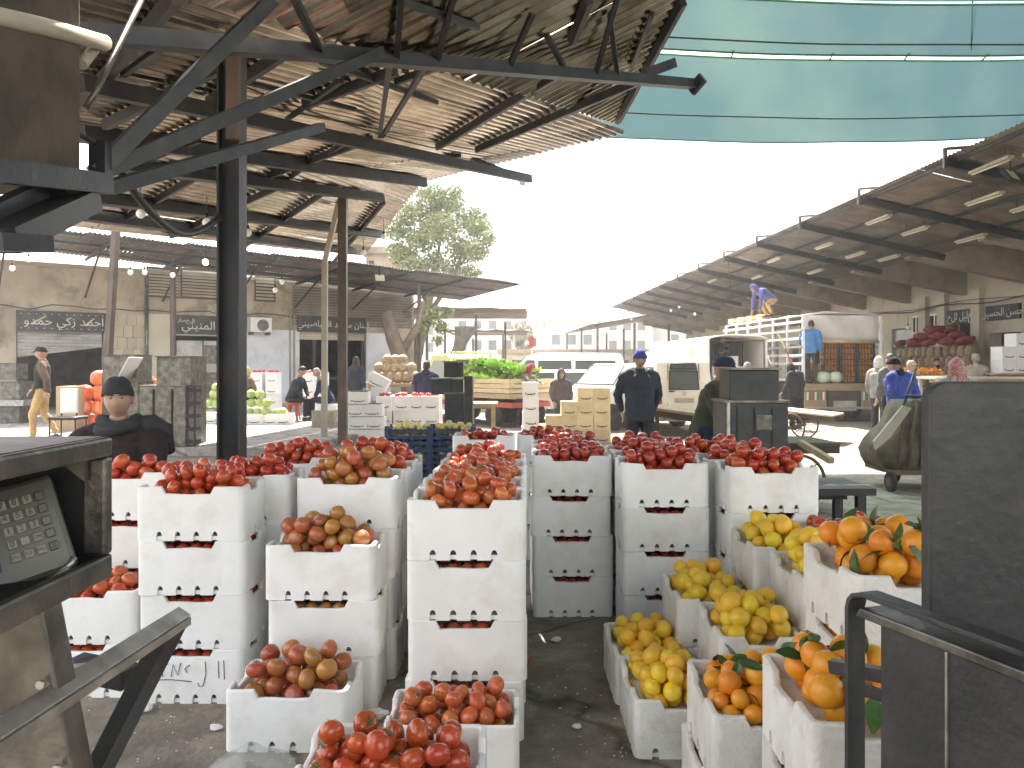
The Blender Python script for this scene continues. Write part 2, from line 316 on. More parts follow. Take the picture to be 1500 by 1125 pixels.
# text with joined Arabic letters (presentation forms, written in visual order)
AR = {'ا': 'ﺍﺎ', 'أ': 'ﺃﺄ', 'ب': 'ﺏﺐﺑﺒ', 'ت': 'ﺕﺖﺗﺘ', 'ج': 'ﺝﺞﺟﺠ', 'ح': 'ﺡﺢﺣﺤ', 'د': 'ﺩﺪ', 'ر': 'ﺭﺮ', 'ز': 'ﺯﺰ', 'س': 'ﺱﺲﺳﺴ', 'ص': 'ﺹﺺﺻﺼ', 'ض': 'ﺽﺾﺿﻀ', 'ع': 'ﻉﻊﻋﻌ',
      'ك': 'ﻙﻚﻛﻜ', 'ل': 'ﻝﻞﻟﻠ', 'م': 'ﻡﻢﻣﻤ', 'ن': 'ﻥﻦﻧﻨ', 'ه': 'ﻩﻪﻫﻬ', 'و': 'ﻭﻮ', 'ي': 'ﻱﻲﻳﻴ', 'ة': 'ﺓﺔ', 'ش': 'ﺵﺶﺷﺸ', 'ق': 'ﻕﻖﻗﻘ', 'ف': 'ﻑﻒﻓﻔ'}
def arabic(s):
    out = []
    for i, ch in enumerate(s):
        if ch not in AR: out.append(ch); continue
        f = AR[ch]; pj = i > 0 and s[i - 1] in AR and len(AR[s[i - 1]]) == 4; nj = i + 1 < len(s) and s[i + 1] in AR
        if len(f) == 4: out.append(f[(1 if pj else 0) + (2 if nj else 0)])
        else: out.append(f[1 if pj else 0])
    return ''.join(reversed(out))
def text(name, body, size, M4, m, parent, ext=.002):
    cu = bpy.data.curves.new(name, 'FONT'); cu.body = body; cu.size = size; cu.align_x = 'CENTER'; cu.align_y = 'CENTER'; cu.extrude = ext; cu.resolution_u = 2
    tmp = bpy.data.objects.new('tmp_text', cu); col.objects.link(tmp)
    dg = bpy.context.evaluated_depsgraph_get(); me = bpy.data.meshes.new_from_object(tmp.evaluated_get(dg)); bpy.data.objects.remove(tmp); bpy.data.curves.remove(cu)
    inv = parent.matrix_basis.inverted()
    if parent.parent is not None: inv = inv @ parent.parent.matrix_basis.inverted()
    me.transform(inv @ M4); me.materials.clear(); me.materials.append(m)
    o = bpy.data.objects.new(name, me); col.objects.link(o); o.parent = parent
    return o
# ------------------------------------------------------------------ ground
def grid(name, x0, x1, y0, y1, nx, ny, z, m):
    b = MB(); vs_ = [(x0 + (x1 - x0) * i / nx, y0 + (y1 - y0) * j / ny, z) for j in range(ny + 1) for i in range(nx + 1)]
    b.add(vs_, [(j * (nx + 1) + i, j * (nx + 1) + i + 1, (j + 1) * (nx + 1) + i + 1, (j + 1) * (nx + 1) + i) for j in range(ny) for i in range(nx)])
    return b.build(name, m, fix=False)
tag(grid('ground', -600, 600, -300, 1500, 4, 4, 0, M['ground']), kind='structure')
b = MB(); pl = [(-26, 12.6), (-3.9, 13.1), (-2.7, 17), (-1.6, 22), (-1.4, 32.0), (-4.5, 36), (-26, 36)]
b.prism(pl, .0, .15, lambda x, y, z: V((x, y, z)))
plat = tag(b.build('platform', M['slab'], bevel=.01), kind='structure')

# ------------------------------------------------------------------ corrugated roofs
def pl_ray(pt, n, px, py, off=0.0):
    d = V(((px - 750) / F, 1, -(py - HZ) / F)); o = V((0, 0, CH)); t = n.dot(pt - n * off - o) / n.dot(d)
    return o + d * t
def corrugate(parent, m, poly, u, wl=.085, amp=.016, sw=.82, sl=2.6, name='roof_sheet', seed=1, n=None, gap=0.0, slit=False):
    rg = random.Random(seed); poly = [V(p) for p in poly]
    if n is None:
        n = (poly[1] - poly[0]).cross(poly[2] - poly[0]).normalized()
    if n.z < 0: n = -n
    u = V(u); u = (u - n * u.dot(n)).normalized(); v = n.cross(u); o = poly[0]
    q = [((p - o).dot(u), (p - o).dot(v)) for p in poly]; hq = [(p - o).dot(n) for p in poly]
    vmin, vmax = min(a[1] for a in q), max(a[1] for a in q); umin = min(a[0] for a in q); umax = max(a[0] for a in q)
    def span(c):
        us = []
        for i in range(len(q)):
            (a0, b0), (a1, b1) = q[i], q[(i + 1) % len(q)]
            if (b0 - c) * (b1 - c) <= 0 and abs(b1 - b0) > 1e-9: us.append(a0 + (a1 - a0) * (c - b0) / (b1 - b0))
        return (min(us), max(us)) if len(us) > 1 else None
    ns = max(1, int(round((vmax - vmin) / sw))); inv = parent.matrix_basis.inverted(); out = []
    for i in range(ns):
        v0 = vmin + (vmax - vmin) * i / ns - .03; v1 = vmin + (vmax - vmin) * (i + 1) / ns + rg.choice([.03, .03, .03, -.040 if slit else .03])
        sh = rg.uniform(0, sl); k = int(math.floor((umin - sh) / sl))
        while sh + k * sl < umax:
            ua, ub = sh + k * sl, sh + (k + 1) * sl + .12; k += 1
            lift = (.004 if i % 2 else -.004) + (.009 if k % 2 else 0) + rg.uniform(-.003, .003); tl = rg.uniform(-.006, .006); mb = MB(); prev = None
            c = v0; ragg = rg.uniform(-.05, .05)
            while c <= v1 + 1e-6:
                sp = span(min(max(c, vmin + 1e-4), vmax - 1e-4))
                if sp and min(sp[1] + ragg, ub) - max(sp[0], ua) > .08:
                    a0, a1 = max(sp[0], ua), min(sp[1] + ragg, ub); h = amp * math.sin(2 * math.pi * c / wl) + lift
                    j = len(mb.v); mb.v += [inv @ (o + u * a0 + v * c + n * (h + tl)), inv @ (o + u * a1 + v * c + n * (h - tl))]
                    if prev is not None: mb.f.append([prev, prev + 1, j + 1, j]); mb.m.append(0); mb.s.append(True)
                    prev = j
                else: prev = None
                c += wl / 6
            if mb.f and rg.random() >= gap:
                me = mb.mesh(name, m); ob = bpy.data.objects.new(name, me); col.objects.link(ob); ob.parent = parent; out.append(ob)
    return out

b1, b2, b3 = V((1.71, 11.5, 5.05)), V((-1.66, 14.4, 5.0)), V((-1.6, 4.74, 3.85))
nB = (b2 - b1).cross(b3 - b1).normalized()
nB = nB if nB.z > 0 else -nB
def onB(x, y): return V((x, y, b1.z - (nB.x * (x - b1.x) + nB.y * (y - b1.y)) / nB.z))
ptP = onB(-4.2, 8.0); c2 = V((-4.6, 24, 4.96))
nC = (b2 - ptP).cross(c2 - ptP).normalized(); nC = nC if nC.z > 0 else -nC
c3 = pl_ray(ptP, nC, 100, 332)
ptA, nA = V((0, 0, 4.21)), V((-.52, 0, 1)).normalized()
def onA(x, y): return V((x, y, 4.21 + .52 * x))

canA = thing('canopy', 'dark corrugated canopy sloping up to a ragged eave beside the green shade net', 'canopy', (0, 3, 0))
corrugate(canA, M['corr_dark'], [onA(2.0, -4), onA(1.5, 10.9), onA(-1.3, 4.5), onA(-1.65, 3.7), onA(-1.65, -4)], (1, 0, .52), wl=.17, amp=.046, sw=.9, sl=2.2, seed=3)
def pbar(parent, name, pt, n, p, q, w_, h_, off, m, ext=0):
    a, c = pl_ray(pt, n, *p, off), pl_ray(pt, n, *q, off)
    if ext: d = (c - a).normalized(); a, c = a - d * ext, c + d * ext
    return MB().bar(a, c, w_, h_, 0, n).build(name, m, parent)
for k, (p, q) in enumerate([((1000, 3), (905, 178)), ((862, 0), (838, 60))]): pbar(canA, 'purlin', ptA, nA, p, q, .06, .08, .07, M['beam'])
for y in (-2.5, -.5, 1.5, 3.4):
    MB().bar(onA(-1.6, y) - nA * .09, onA(1.85, y) - nA * .09, .07, .1).build('rafter', M['beam'], canA)

canB = thing('canopy', 'broad pale corrugated canopy on a black steel column, its wavy eave facing the street', 'canopy', (-1.93, 5.3, 0))
corrugate(canB, M['corr'], [b1, b2, ptP, onB(-5.0, 5.8), onB(-4.2, 3.0), onB(-2.2, 3.0)], (.49, 1, .177), wl=.125, amp=.031, sw=.85, sl=2.9, seed=5, slit=True)
m_ = MB(); m_.box((-1.93, 5.3, 1.9), (.155, .012, 3.8)); m_.box((-1.93 - .07, 5.3, 1.9), (.014, .15, 3.8)); m_.box((-1.93 + .07, 5.3, 1.9), (.014, .15, 3.8))
m_.box((-1.93, 5.3, .012), (.26, .26, .02)); m_.build('column', M['beam'], canB)
MB().box((-1.885, 5.20, 3.45), (.085, .05, .75)).build('timber_packing', M['rust'], canB)
def seg(parent, name, p, q, w_, h_, m): return MB().bar(p, q, w_, h_).build(name, m, parent)
# lattice girders and struts carried by the column and the pier
g1a, g1b = at(118, 46, 3.8), at(1018, 122, 8.3); seg(canB, 'girder', g1a, g1b, .06, .085, M['beam'])
seg(canB, 'girder_flange', g1a - V((0, 0, .05)), g1b - V((0, 0, .05)), .10, .012, M['beam'])
seg(canB, 'girder_tip', at(1012, 134, 8.32), at(1030, 113, 8.2), .05, .12, M['beam'])
seg(canB, 'girder_tip', at(945, 108, 7.8), at(988, 92, 8.1), .05, .1, M['beam'])
g2a, g2b = at(118, 122, 5.6), at(776, 262, 13.2); seg(canB, 'girder', g2a, g2b, .09, .13, M['beam'])
seg(canB, 'girder_tip', at(690, 232, 12.3), at(772, 264, 13.3), .06, .07, M['beam'])
g3a, g3b = pl_ray(b1, nB, 120, 196, .12), pl_ray(b1, nB, 622, 267, .12); seg(canB, 'girder', g3a, g3b, .1, .16, M['beam'])
for p, q in [((644, 213), (812, 112)), ((703, 217), (928, 122)), ((118, 153), (250, 4)), ((312, 146), (412, 80)), ((357, 270), (537, 206)), ((204, 236), (284, 206)), ((455, 150), (568, 108)), ((160, 180), (330, 95))]:
    pbar(canB, 'purlin', b1, nB, p, q, .055, .09, .075, M['beam'], .1)
def uA(px, py): return pl_ray(ptA, nA, px, py, .07)
def uB(px, py): return pl_ray(b1, nB, px, py, .09)
def g1(px):
    k = (px - 750) / F; f = (k * g1a.y - g1a.x) / ((g1b.x - g1a.x) - k * (g1b.y - g1a.y)); return g1a.lerp(g1b, f)
for p, q in [(uA(588, -10), g1(581)), (uA(665, -8), g1(640)), (uA(700, 40), uA(588, 2)), (uA(905, -5), g1(872)), (uA(893, 20), g1(905)), (g1(572), at(556, 200, 9.0)), (g1(628), at(560, 200, 9.0)), (uA(430, -5), g1(470)), (uA(780, 20), g1(745)), (uA(800, 50), g1(830)), (uA(955, 20), uA(925, 100)), (uB(500, 118), uB(420, 175)), (uB(250, 60), uB(180, 110)), (uB(470, 90), uB(640, 150)), (uB(360, 120), uB(520, 160))]:
    seg(canB, 'lattice_bar', p, q, .04, .04, M['beam'])
for p, q in [((420, 262), (520, 200)), ((215, 215), (318, 170)), ((580, 120), (690, 80)), ((240, 262), (150, 300))]: pbar(canB, 'purlin', b1, nB, p, q, .045, .06, .06, M['beam'])

pier = thing('pier', 'dark brown concrete pier hung with a steel bracket and a pale pipe', 'pier', (-2.1, 2.7, 0))
MB().bx(-2.6, -1.75, 2.25, 3.13, 2.24, 4.3).build('shaft', M['concrete_dark'], pier, bevel=.02)
MB().tube([at(-60, 12, 2.48), at(60, 38, 2.85), at(153, 63, 3.3)], .034, 12).build('pipe', M['pipe'], pier)
MB().tube([at(120, 95, 3.15), at(138, 72, 3.3)], .022, 10).build('pipe_elbow', M['pipe'], pier)
MB().tube([(-1.74, 2.83, 2.98), (-1.725, 2.83, 2.98)], .035, 14).build('boss', M['concrete_dark'], pier)
hub = at(148, 248, 3.3)
for p, q, w_, h_ in [(at(-30, 246, 2.55), at(157, 270, 3.32), .06, .085)]: MB().bar(p, q, w_, h_).build('bracket_beam', M['steel'], pier)
MB().box(hub + V((0, 0, .03)), (.07, .07, .17)).build('gusset', M['steel'], pier)
MB().bar(at(112, 292, 3.25), at(-20, 352, 2.6), .2, .09).build('haunch', M['black'], pier)
MB().bar(at(62, 278, 3.05), at(-20, 318, 2.65), .05, .07).build('strut', M['steel'], pier)
MB().bar(at(48, 358, 2.75), at(-30, 354, 2.5), .16, .06).build('foot_plate', M['steel'], pier)
for a, c, w_ in [(at(132, 246, 3.28), pl_ray(ptA, nA, 392, -6, .08), .066), (at(150, 240, 3.36), at(556, 70, 5.05), .066), (at(152, 268, 3.36), at(470, 181, 5.6), .062)]:
    MB().angle(a, c, w_, .012).build('strut', M['steel'], pier)
MB().tube([at(124, 160, 3.2), at(142, 130, 3.25), at(212, -10, 3.6)], .013, 8).build('conduit', M['steel_grey'], pier)
MB().tube([at(-20, 160, 2.7), at(60, 172, 2.95), at(118, 198, 3.2), at(150, 215, 3.3)], .013, 8).build('power_cable', M['cable'], pier)

canC = thing('canopy', 'grey corrugated canopy on thin posts behind the pale canopy', 'canopy', (-2.97, 13.5, 0))
corrugate(canC, M['corr'], [ptP, b2, c2, c3], c2 - c3, wl=.125, amp=.028, sw=.85, sl=3.0, seed=9, slit=True)
for p, q in [((167, 240), (560, 290)), ((106, 286), (560, 344)), ((100, 312), (520, 368))]: pbar(canC, 'girder', ptP, nC, p, q, .1, .15, .11, M['beam'])
for p, q in [((357, 361), (471, 284)), ((482, 392), (562, 296)), ((180, 322), (282, 262)), ((250, 346), (420, 268))]: pbar(canC, 'purlin', ptP, nC, p, q, .06, .09, .07, M['beam'])
MB().box((-2.97, 13.5, 2.5), (.15, .15, 4.7)).build('column', M['brown_paint'], canC, bevel=.008)
for x0, y0, x1, y1, d, w_ in [(505, 262, 476, 382, 14.5, .09), (476, 382, 475, 640, 14.6, .1)]:
    seg(canC, 'post', at(x0, y0, d), at(x1, y1, d), w_, w_, M['pipe'])
seg(canC, 'post', at(170, 332, 14.6), at(156, 560, 14.4), .13, .10, M['brown_paint']); seg(canC, 'post_foot', at(156, 552, 14.4), V((gx(156, 14.4), 14.4, .15)), .12, .1, M['brown_paint'])
seg(canC, 'beam', at(96, 312, 14.6), at(178, 322, 14.6), .1, .12, M['pipe'])

# ------------------------------------------------------------------ the shop row facing the camera
FD, FN = V((.79, .612, 0)).normalized(), V((.612, -.79, 0)).normalized()
def fs(px): k = (px - 750) / F; return (24 * k + 14) / (.79 - .612 * k)
def fw(s, z, o=0.0): return V((-14, 24, z)) + FD * s + FN * o
def fz(px, py): d = 24 + .612 * fs(px); return CH - (py - HZ) / F * d
FR = Matrix((FD, V((0, 0, 1)), FN)).transposed()
def fbox(mb, s0, s1, z0, z1, o0, o1, mi=0): return mb.box(fw((s0 + s1) / 2, (z0 + z1) / 2, (o0 + o1) / 2), (s1 - s0, z1 - z0, o1 - o0), FR, mi)
row = thing('shop_row', 'stained plaster row of shops with painted black signboards under a rusty canopy', 'building', fw(3, 0))
ops = [(fs(24), fs(152), .15, 3.0), (fs(256), fs(345), .15, 3.0), (fs(437), fs(536), .15, 2.95)]
m_ = MB(); s0 = -5.0
for a, c, zb, zt in ops + [(12.6, 12.6, 0, 0)]:
    fbox(m_, s0, a, 0, 4.6, -.35, 0)
    if c > a: fbox(m_, a, c, zt, 4.6, -.35, -.004)
    s0 = c
m_.build('wall', M['plaster'], row)
m_ = MB(); fbox(m_, -5, 12.6, 4.6, 4.72, -.4, .06); m_.build('coping', M['concrete'], row)
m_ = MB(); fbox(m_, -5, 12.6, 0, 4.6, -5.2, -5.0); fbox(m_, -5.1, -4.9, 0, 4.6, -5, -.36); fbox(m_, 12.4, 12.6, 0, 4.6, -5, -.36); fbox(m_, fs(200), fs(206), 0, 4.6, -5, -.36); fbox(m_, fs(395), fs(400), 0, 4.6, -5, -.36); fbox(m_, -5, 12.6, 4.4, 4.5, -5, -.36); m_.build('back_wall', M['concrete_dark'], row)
m_ = MB(); fbox(m_, fs(357), fs(438), .15, fz(400, 483), .0, .03); m_.build('whitewashed_panel', M['whitewall'], row)
m_ = MB(); fbox(m_, fs(536), fs(572), .15, fz(550, 488), .0, .03); m_.build('whitewashed_panel', M['whitewall'], row)
m_ = MB(); fbox(m_, fs(217), fs(254), .15, fz(235, 460), .0, .03); m_.build('whitewashed_panel', M['cream'], row)
# stone facing tiles beside the first shop
tme = None
for i in range(4):
    for j in range(6):
        a0 = fs(158) + (fs(213) - fs(158)) * i / 4 + (.0 if j % 2 else .18); a1 = a0 + (fs(213) - fs(158)) / 4 - .02
        z0 = .95 + j * .38; m_ = MB(); fbox(m_, a0, min(a1, fs(213)), z0, z0 + .36, .004, .022 + .006 * ((i * 7 + j * 3) % 3)); m_.build('tile', M['tile'], row)
def shutter(px0, px1, ztop, zb0, zb1, m=M['shutter']):
    sh = bpy.data.objects.new('shutter', None); col.objects.link(sh); sh.parent = row
    a, c = fs(px0), fs(px1); n = max(4, int((ztop - min(zb0, zb1)) / .11)); 
    for k in range(n):
        zt = ztop - k * .11
        bl, br = max(zt - .105, zb0), max(zt - .105, zb1)
        if zt <= zb0 + .01 and zt <= zb1 + .01: continue
        zl, zr = max(zt, zb0), max(zt, zb1)
        q = MB(); q.add([fw(a, bl, -.10), fw(c, br, -.10), fw(c, zr, -.10), fw(a, zl, -.10), fw(a, (bl + zl) / 2, -.075), fw(c, (br + zr) / 2, -.075)], [(0, 1, 5, 4), (4, 5, 2, 3)])
        inv = row.matrix_basis.inverted(); q.v = [inv @ p for p in q.v]
        me = q.mesh('slat', m); ob = bpy.data.objects.new('slat', me); col.objects.link(ob); ob.parent = sh
shutter(26, 150, 3.0, 1.78, 2.12); shutter(257, 344, 3.0, 2.52, 2.52, M['whitewall']); shutter(438, 535, 2.95, 2.45, 2.45, M['cream'])
def signboard(px0, px1, py0, py1, txts, px_mid):
    a, c = fs(px0), fs(px1); z1, z0 = fz(px_mid, py0), fz(px_mid, py1)
    m_ = MB(); fbox(m_, a, c, z0, z1, .03, .07); sg = m_.build('signboard', M['signboard'], row)
    m_ = MB()
    for (p, q, r_, t_) in [(a - .03, c + .03, z1, z1 + .03), (a - .03, c + .03, z0 - .03, z0), (a - .03, a, z0, z1), (c, c + .03, z0, z1)]: fbox(m_, p, q, r_, t_, .02, .085)
    m_.build('sign_frame', M['rust'], row)
    for body, f0, zf, size in txts:
        p = fw(a + (c - a) * f0, z0 + (z1 - z0) * zf, .072)
        text('lettering', arabic(body), size * (z1 - z0), Matrix.Translation(p) @ FR.to_4x4(), M['signwhite'], row, .003)
    return sg, a, c, z0, z1
_, a_, c_, z0_, z1_ = signboard(25, 155, 458, 485, [('احمد زكي حمدو', .52, .5, .62)], 90)
m_ = MB()
for k in range(12):
    for zf in (.12, .88): m_.ell(fw(a_ + (c_ - a_) * (k + .5) / 12, z0_ + (z1_ - z0_) * zf, .075), (.03, .012, .03), 6, 4, FR)
m_.build('sign_dots', M['signwhite'], row)
m_ = MB(); m_.tube([fw(a_ + .35, z0_ + .2, .075), fw(a_ + .75, z0_ + .45, .075)], .025, 6); m_.tube([fw(c_ - .35, z0_ + .42, .075), fw(c_ - .6, z0_ + .18, .075)], .025, 6); m_.build('sign_motif', M['yellowpaint'], row)
signboard(255, 346, 464, 489, [('سمير المنيني', .6, .45, .66), ('للخضار', .18, .74, .3)], 300)
signboard(436, 534, 465, 486, [('لبنان محمد الجباضيني', .52, .5, .6)], 485)
# shop insides: cabinet, doors
m_ = MB(); fbox(m_, fs(262), fs(300), .15, 2.4, -.5, -.3); fbox(m_, fs(302), fs(326), .15, 2.4, -.45, -.3); m_.build('cabinet', M['shutter'], row)
m_ = MB(); fbox(m_, fs(303), fs(322), 1.6, 2.25, -.3, -.27); fbox(m_, fs(303), fs(322), .4, 1.3, -.3, -.27); m_.build('cabinet_panel', M['steel_grey'], row)
m_ = MB()
for p in (462, 480, 500, 533): fbox(m_, fs(p) - .06, fs(p) + .06, .15, 2.5, -.2, -.1)
fbox(m_, fs(462), fs(533), 1.0, 1.1, -.2, -.1); m_.build('door_frame', M['wood_dark'], row)
# louvred vents and the ribbed upper panel
def louvre(px0, px1, py0, py1, n):
    a, c = fs(px0), fs(px1); pm = (px0 + px1) / 2; z1, z0 = fz(pm, py0), fz(pm, py1)
    m_ = MB(); fbox(m_, a, c, z0, z1, .005, .015); v = m_.build('vent', M['dark'], row)
    fr_ = MB()
    for (p, q, r_, t_) in [(a - .04, c + .04, z1, z1 + .05), (a - .04, c + .04, z0 - .05, z0), (a - .04, a, z0, z1), (c, c + .04, z0, z1)]: fbox(fr_, p, q, r_, t_, .004, .06)
    fr_.build('vent_frame', M['rust'], row)
    for k in range(n):
        z = z0 + (z1 - z0) * (k + .5) / n
        q = MB(); q.box(fw((a + c) / 2, z, .035), (c - a - .01, (z1 - z0) / n * .8, .012), FR @ Matrix.Rotation(R(-35), 3, 'X')); q.build('louvre', M['cream'], row)
louvre(216, 264, 394, 434, 9); louvre(266, 317, 396, 436, 9); louvre(374, 401, 401, 440, 8)
up = MB(); a, c = fs(428), fs(602)
for k in range(14):
    z = 3.05 + k * .105; fbox(up, a, c, z, z + .085, .03, .05 + .01 * (k % 2))
up.build('ribbed_cladding', M['corr_far'], row)
ac = thing('air_conditioner', 'white box air conditioner bracketed high on the whitewashed wall', 'air conditioner', fw(fs(376), fz(376, 488), .3), math.atan2(FD.y, FD.x))
fbx = MB(); fbox(fbx, fs(361), fs(392), fz(376, 487), fz(376, 466), .05, .42); fbx.build('casing', M['white'], ac, bevel=.012)
q = MB(); q.tube([fw(fs(379), fz(376, 477), .42), fw(fs(379), fz(376, 477), .436)], .21, 20); q.build('fan_grille', M['steel_grey'], ac)
q = MB()
for k in range(5): q.tube([fw(fs(379), fz(376, 477), .437) + (FD * math.cos(t) + V((0, 0, 1)) * math.sin(t)) * (.05 + .035 * k) for t in [i * math.pi / 8 for i in range(17)]], .005, 5)
q.build('fan_guard', M['black'], ac)
q = MB(); fbox(q, fs(363), fs(366), fz(376, 491), fz(376, 487), .0, .42); fbox(q, fs(387), fs(390), fz(376, 491), fz(376, 487), .0, .42); q.build('bracket', M['rust'], ac)
q = MB(); q.tube([fw(fs(214), .15, .07), fw(fs(214), 4.5, .07)], .06, 8); q.build('drain_pipe', M['steel_grey'], row)
q = MB(); q.tube([fw(fs(430), .15, .06), fw(fs(430), 3.4, .06)], .035, 8); q.tube([fw(fs(424), .15, .06), fw(fs(424), 3.4, .06)], .03, 8); q.build('drain_pipe', M['pipe'], row)
q = MB(); q.tube([fw(-5 + 17.6 * k / 30, 3.38 + .05 * math.sin(k * 1.7) - .1 * (k % 5 == 2), .04) for k in range(31)], .016, 6); q.build('wall_cable', M['cable'], row)
def ze(s): return 5.06 - .025 * s
def zi(s): return 5.0 - .045 * s
canD = thing('canopy', 'low rusty corrugated canopy bracketed over the row of shops', 'canopy', fw(3, 0, 3.6))
def quadroof(parent, m, s0, s1, o0, o1, z0f, z1f, seed, st=2.5):
    s = s0; k = 0
    while s < s1 - .1:
        e = min(s + st, s1); p = [fw(s, z0f(s), o0), fw(e, z0f(e), o0), fw(e, z1f(e), o1), fw(s, z1f(s), o1)]
        corrugate(parent, m, p, FN, wl=.12, amp=.02, sw=.85, sl=2.4, seed=seed + k); s = e; k += 1
quadroof(canD, M['corr_far'], -5, 14.8, .2, 4.5, zi, ze, 20)
for s in [-4 + 2.3 * k for k in range(8)]:
    q = MB(); q.bar(fw(s, zi(s) - .1, .1), fw(s, ze(s) - .1, 4.4), .06, .09); q.build('rafter', M['beam'], canD)
    q = MB(); q.bar(fw(s, 3.7, .02), fw(s, ze(s) - .14, 2.6), .05, .05); q.build('strut', M['beam'], canD)
for o in (1.2, 2.8, 4.3):
    q = MB(); q.bar(fw(-5, zi(-5) + (ze(-5) - zi(-5)) * o / 4.5 - .04, o), fw(14.6, zi(14.6) + (ze(14.6) - zi(14.6)) * o / 4.5 - .04, o), .05, .06); q.build('purlin', M['beam'], canD)
for px, py in [(553, 430), (216, 392)]:
    s = fs(px); q = MB(); q.bar(fw(s, .15, 3.2), fw(s, 4.5, 3.2), .13, .13); q.build('post', M['brown_paint'], canD)

# ------------------------------------------------------------------ shade net strung over the street
def zn(x, y): return 5.80 + .13 * ((x - 5.6) / 4.2) ** 2 + .006 * math.sin(x * 1.9 + y)
net = thing('shade_net', 'teal shade net strung across the street between the two canopies', 'shade net', (5.6, 9, 5.6))
for y0, y1 in [(10.72, 14.65), (9.05, 10.55), (5.2, 9.0), (1.0, 5.15), (-5, .95)]:
    q = MB(); nx, ny = 30, 10
    def nz_(x, j): return zn(x, y0) * (1 - j / ny) + zn(x, y1) * (j / ny) - .10 * math.sin(math.pi * j / ny)
    xs = [1.35 + (10.4 - 1.35) * i / nx for i in range(nx + 1)]
    q.add([(x, y0 + (y1 - y0) * j / ny, nz_(x, j)) for j in range(ny + 1) for x in xs], [(j * (nx + 1) + i, j * (nx + 1) + i + 1, (j + 1) * (nx + 1) + i + 1, (j + 1) * (nx + 1) + i) for j in range(ny) for i in range(nx)], 0, True)
    q.build('net_panel', M['net'], net, fix=False)
    if y1 > 9:
        q = MB(); q.tube([(x, y1, zn(x, y1) - .01) for x in xs], .014, 6); q.build('edge_cord', M['green_paint'], net)
        q = MB(); q.tube([(x, y0, zn(x, y0) - .01) for x in xs], .014, 6); q.build('edge_cord', M['green_paint'], net)
for y in (9.9, 12.85):
    q = MB(); q.tube([(1.35 + .3 * i, y, zn(1.35 + .3 * i, y) - .13) for i in range(31)], .011, 6); q.build('rope', M['wood_dark'], net)
for px in (945, 1070, 1215, 1325, 1440):
    x = gx(px, 10.63); q = MB(); q.tube([(x, 10.5, zn(x, 10.5)), (x + .05, 10.76, zn(x, 10.76))], .012, 6); q.build('lacing', M['wood_dark'], net)

# ------------------------------------------------------------------ market hall on the far side of the street
def st(xs, y, z): return V((xs - .04 * y, y, z))
hall = thing('market_hall', 'cream concrete market hall with deep ribs over its open shop fronts', 'building', st(16, 28, 0))
def sbox(mb, x0, x1, y0, y1, z0, z1, mi=0): return mb.box(st((x0 + x1) / 2, (y0 + y1) / 2, (z0 + z1) / 2), (x1 - x0, y1 - y0, z1 - z0), rotz(math.atan(.04)), mi)
def hy(px, X=16.0): return F * X / (px - 705)
hops = [(hy(1336), hy(1306), 2.95), (hy(1424), hy(1389), 3.0), (hy(1495), hy(1449), 2.55), (18.5, 20.5, 2.6), (14.5, 16.9, 2.6), (33.0, 35.5, 2.6), (38, 40.5, 2.6), (43, 46, 2.6)]
hops.sort(); m_ = MB(); y0 = 11.0
for a, c, zt in hops + [(60, 60, 0)]:
    sbox(m_, 16, 16.4, y0, a, 0, 4.7)
    if c > a: sbox(m_, 16.004, 16.4, a, c, zt, 4.7)
    y0 = c
m_.build('wall', M['cream'], hall)
m_ = MB(); sbox(m_, 20.5, 20.7, 11, 60, 0, 4.7); m_.build('back_wall', M['concrete'], hall)
m_ = MB(); sbox(m_, 12.0, 21, 11, 62, 5.0, 5.16); m_.build('roof_slab', M['concrete'], hall)
for k in range(15):
    y = 12.3 + 3.3 * k
    m_ = MB(); m_.prism([(12.3, 4.99), (12.3, 4.62), (16.05, 3.85), (16.05, 4.99)], -.16, .16, lambda a, b_, c: st(a, y + c, b_)); m_.build('rib', M['concrete'], hall)
for yy in [hy(1436), hy(1385), hy(1357)] + [17.7, 13.5, 36.6, 42]:
    m_ = MB(); sbox(m_, 15.82, 15.998, yy - .22, yy + .22, 0, 4.0); m_.build('pilaster', M['cream'], hall)
for p0, p1 in [(1339, 1349), (1364, 1378)]:
    m_ = MB(); sbox(m_, 15.97, 15.995, hy(p1), hy(p0), 2.75, 3.3); wd = m_.build('window', M['dark'], hall)
    m_ = MB(); yy = (hy(p0) + hy(p1)) / 2; sbox(m_, 15.94, 15.97, yy - .03, yy + .03, 2.75, 3.3); sbox(m_, 15.94, 15.98, hy(p1), hy(p0), 3.3, 3.36); sbox(m_, 15.94, 15.98, hy(p1), hy(p0), 2.69, 2.75); m_.build('window_frame', M['white'], wd)
m_ = MB(); sbox(m_, 16.1, 16.13, hy(1336), hy(1306), 2.35, 2.9); m_.build('fanlight', M['glass_pale'], hall)
m_ = MB(); sbox(m_, 16.08, 16.16, hy(1336), hy(1306), 2.27, 2.35); sbox(m_, 16.08, 16.16, hy(1336), hy(1336) + .4, 0, 2.27); m_.build('door_frame', M['white'], hall)
RH = Matrix((V((.04, -1, 0)).normalized(), V((0, 0, 1)), V((-1, -.04, 0)).normalized())).transposed()
for p0, p1, z0, z1, body in [(1389, 1424, 2.95, 3.4, 'الخليل للخضار'), (1447, 1497, 2.95, 3.4, 'حسن الحسين')]:
    m_ = MB(); sbox(m_, 15.93, 15.995, hy(p1), hy(p0), z0, z1); m_.build('signboard', M['signboard'], hall)
    text('lettering', arabic(body), .34, Matrix.Translation(st(15.92, (hy(p0) + hy(p1)) / 2, (z0 + z1) / 2)) @ RH.to_4x4(), M['signwhite'], hall, .004)
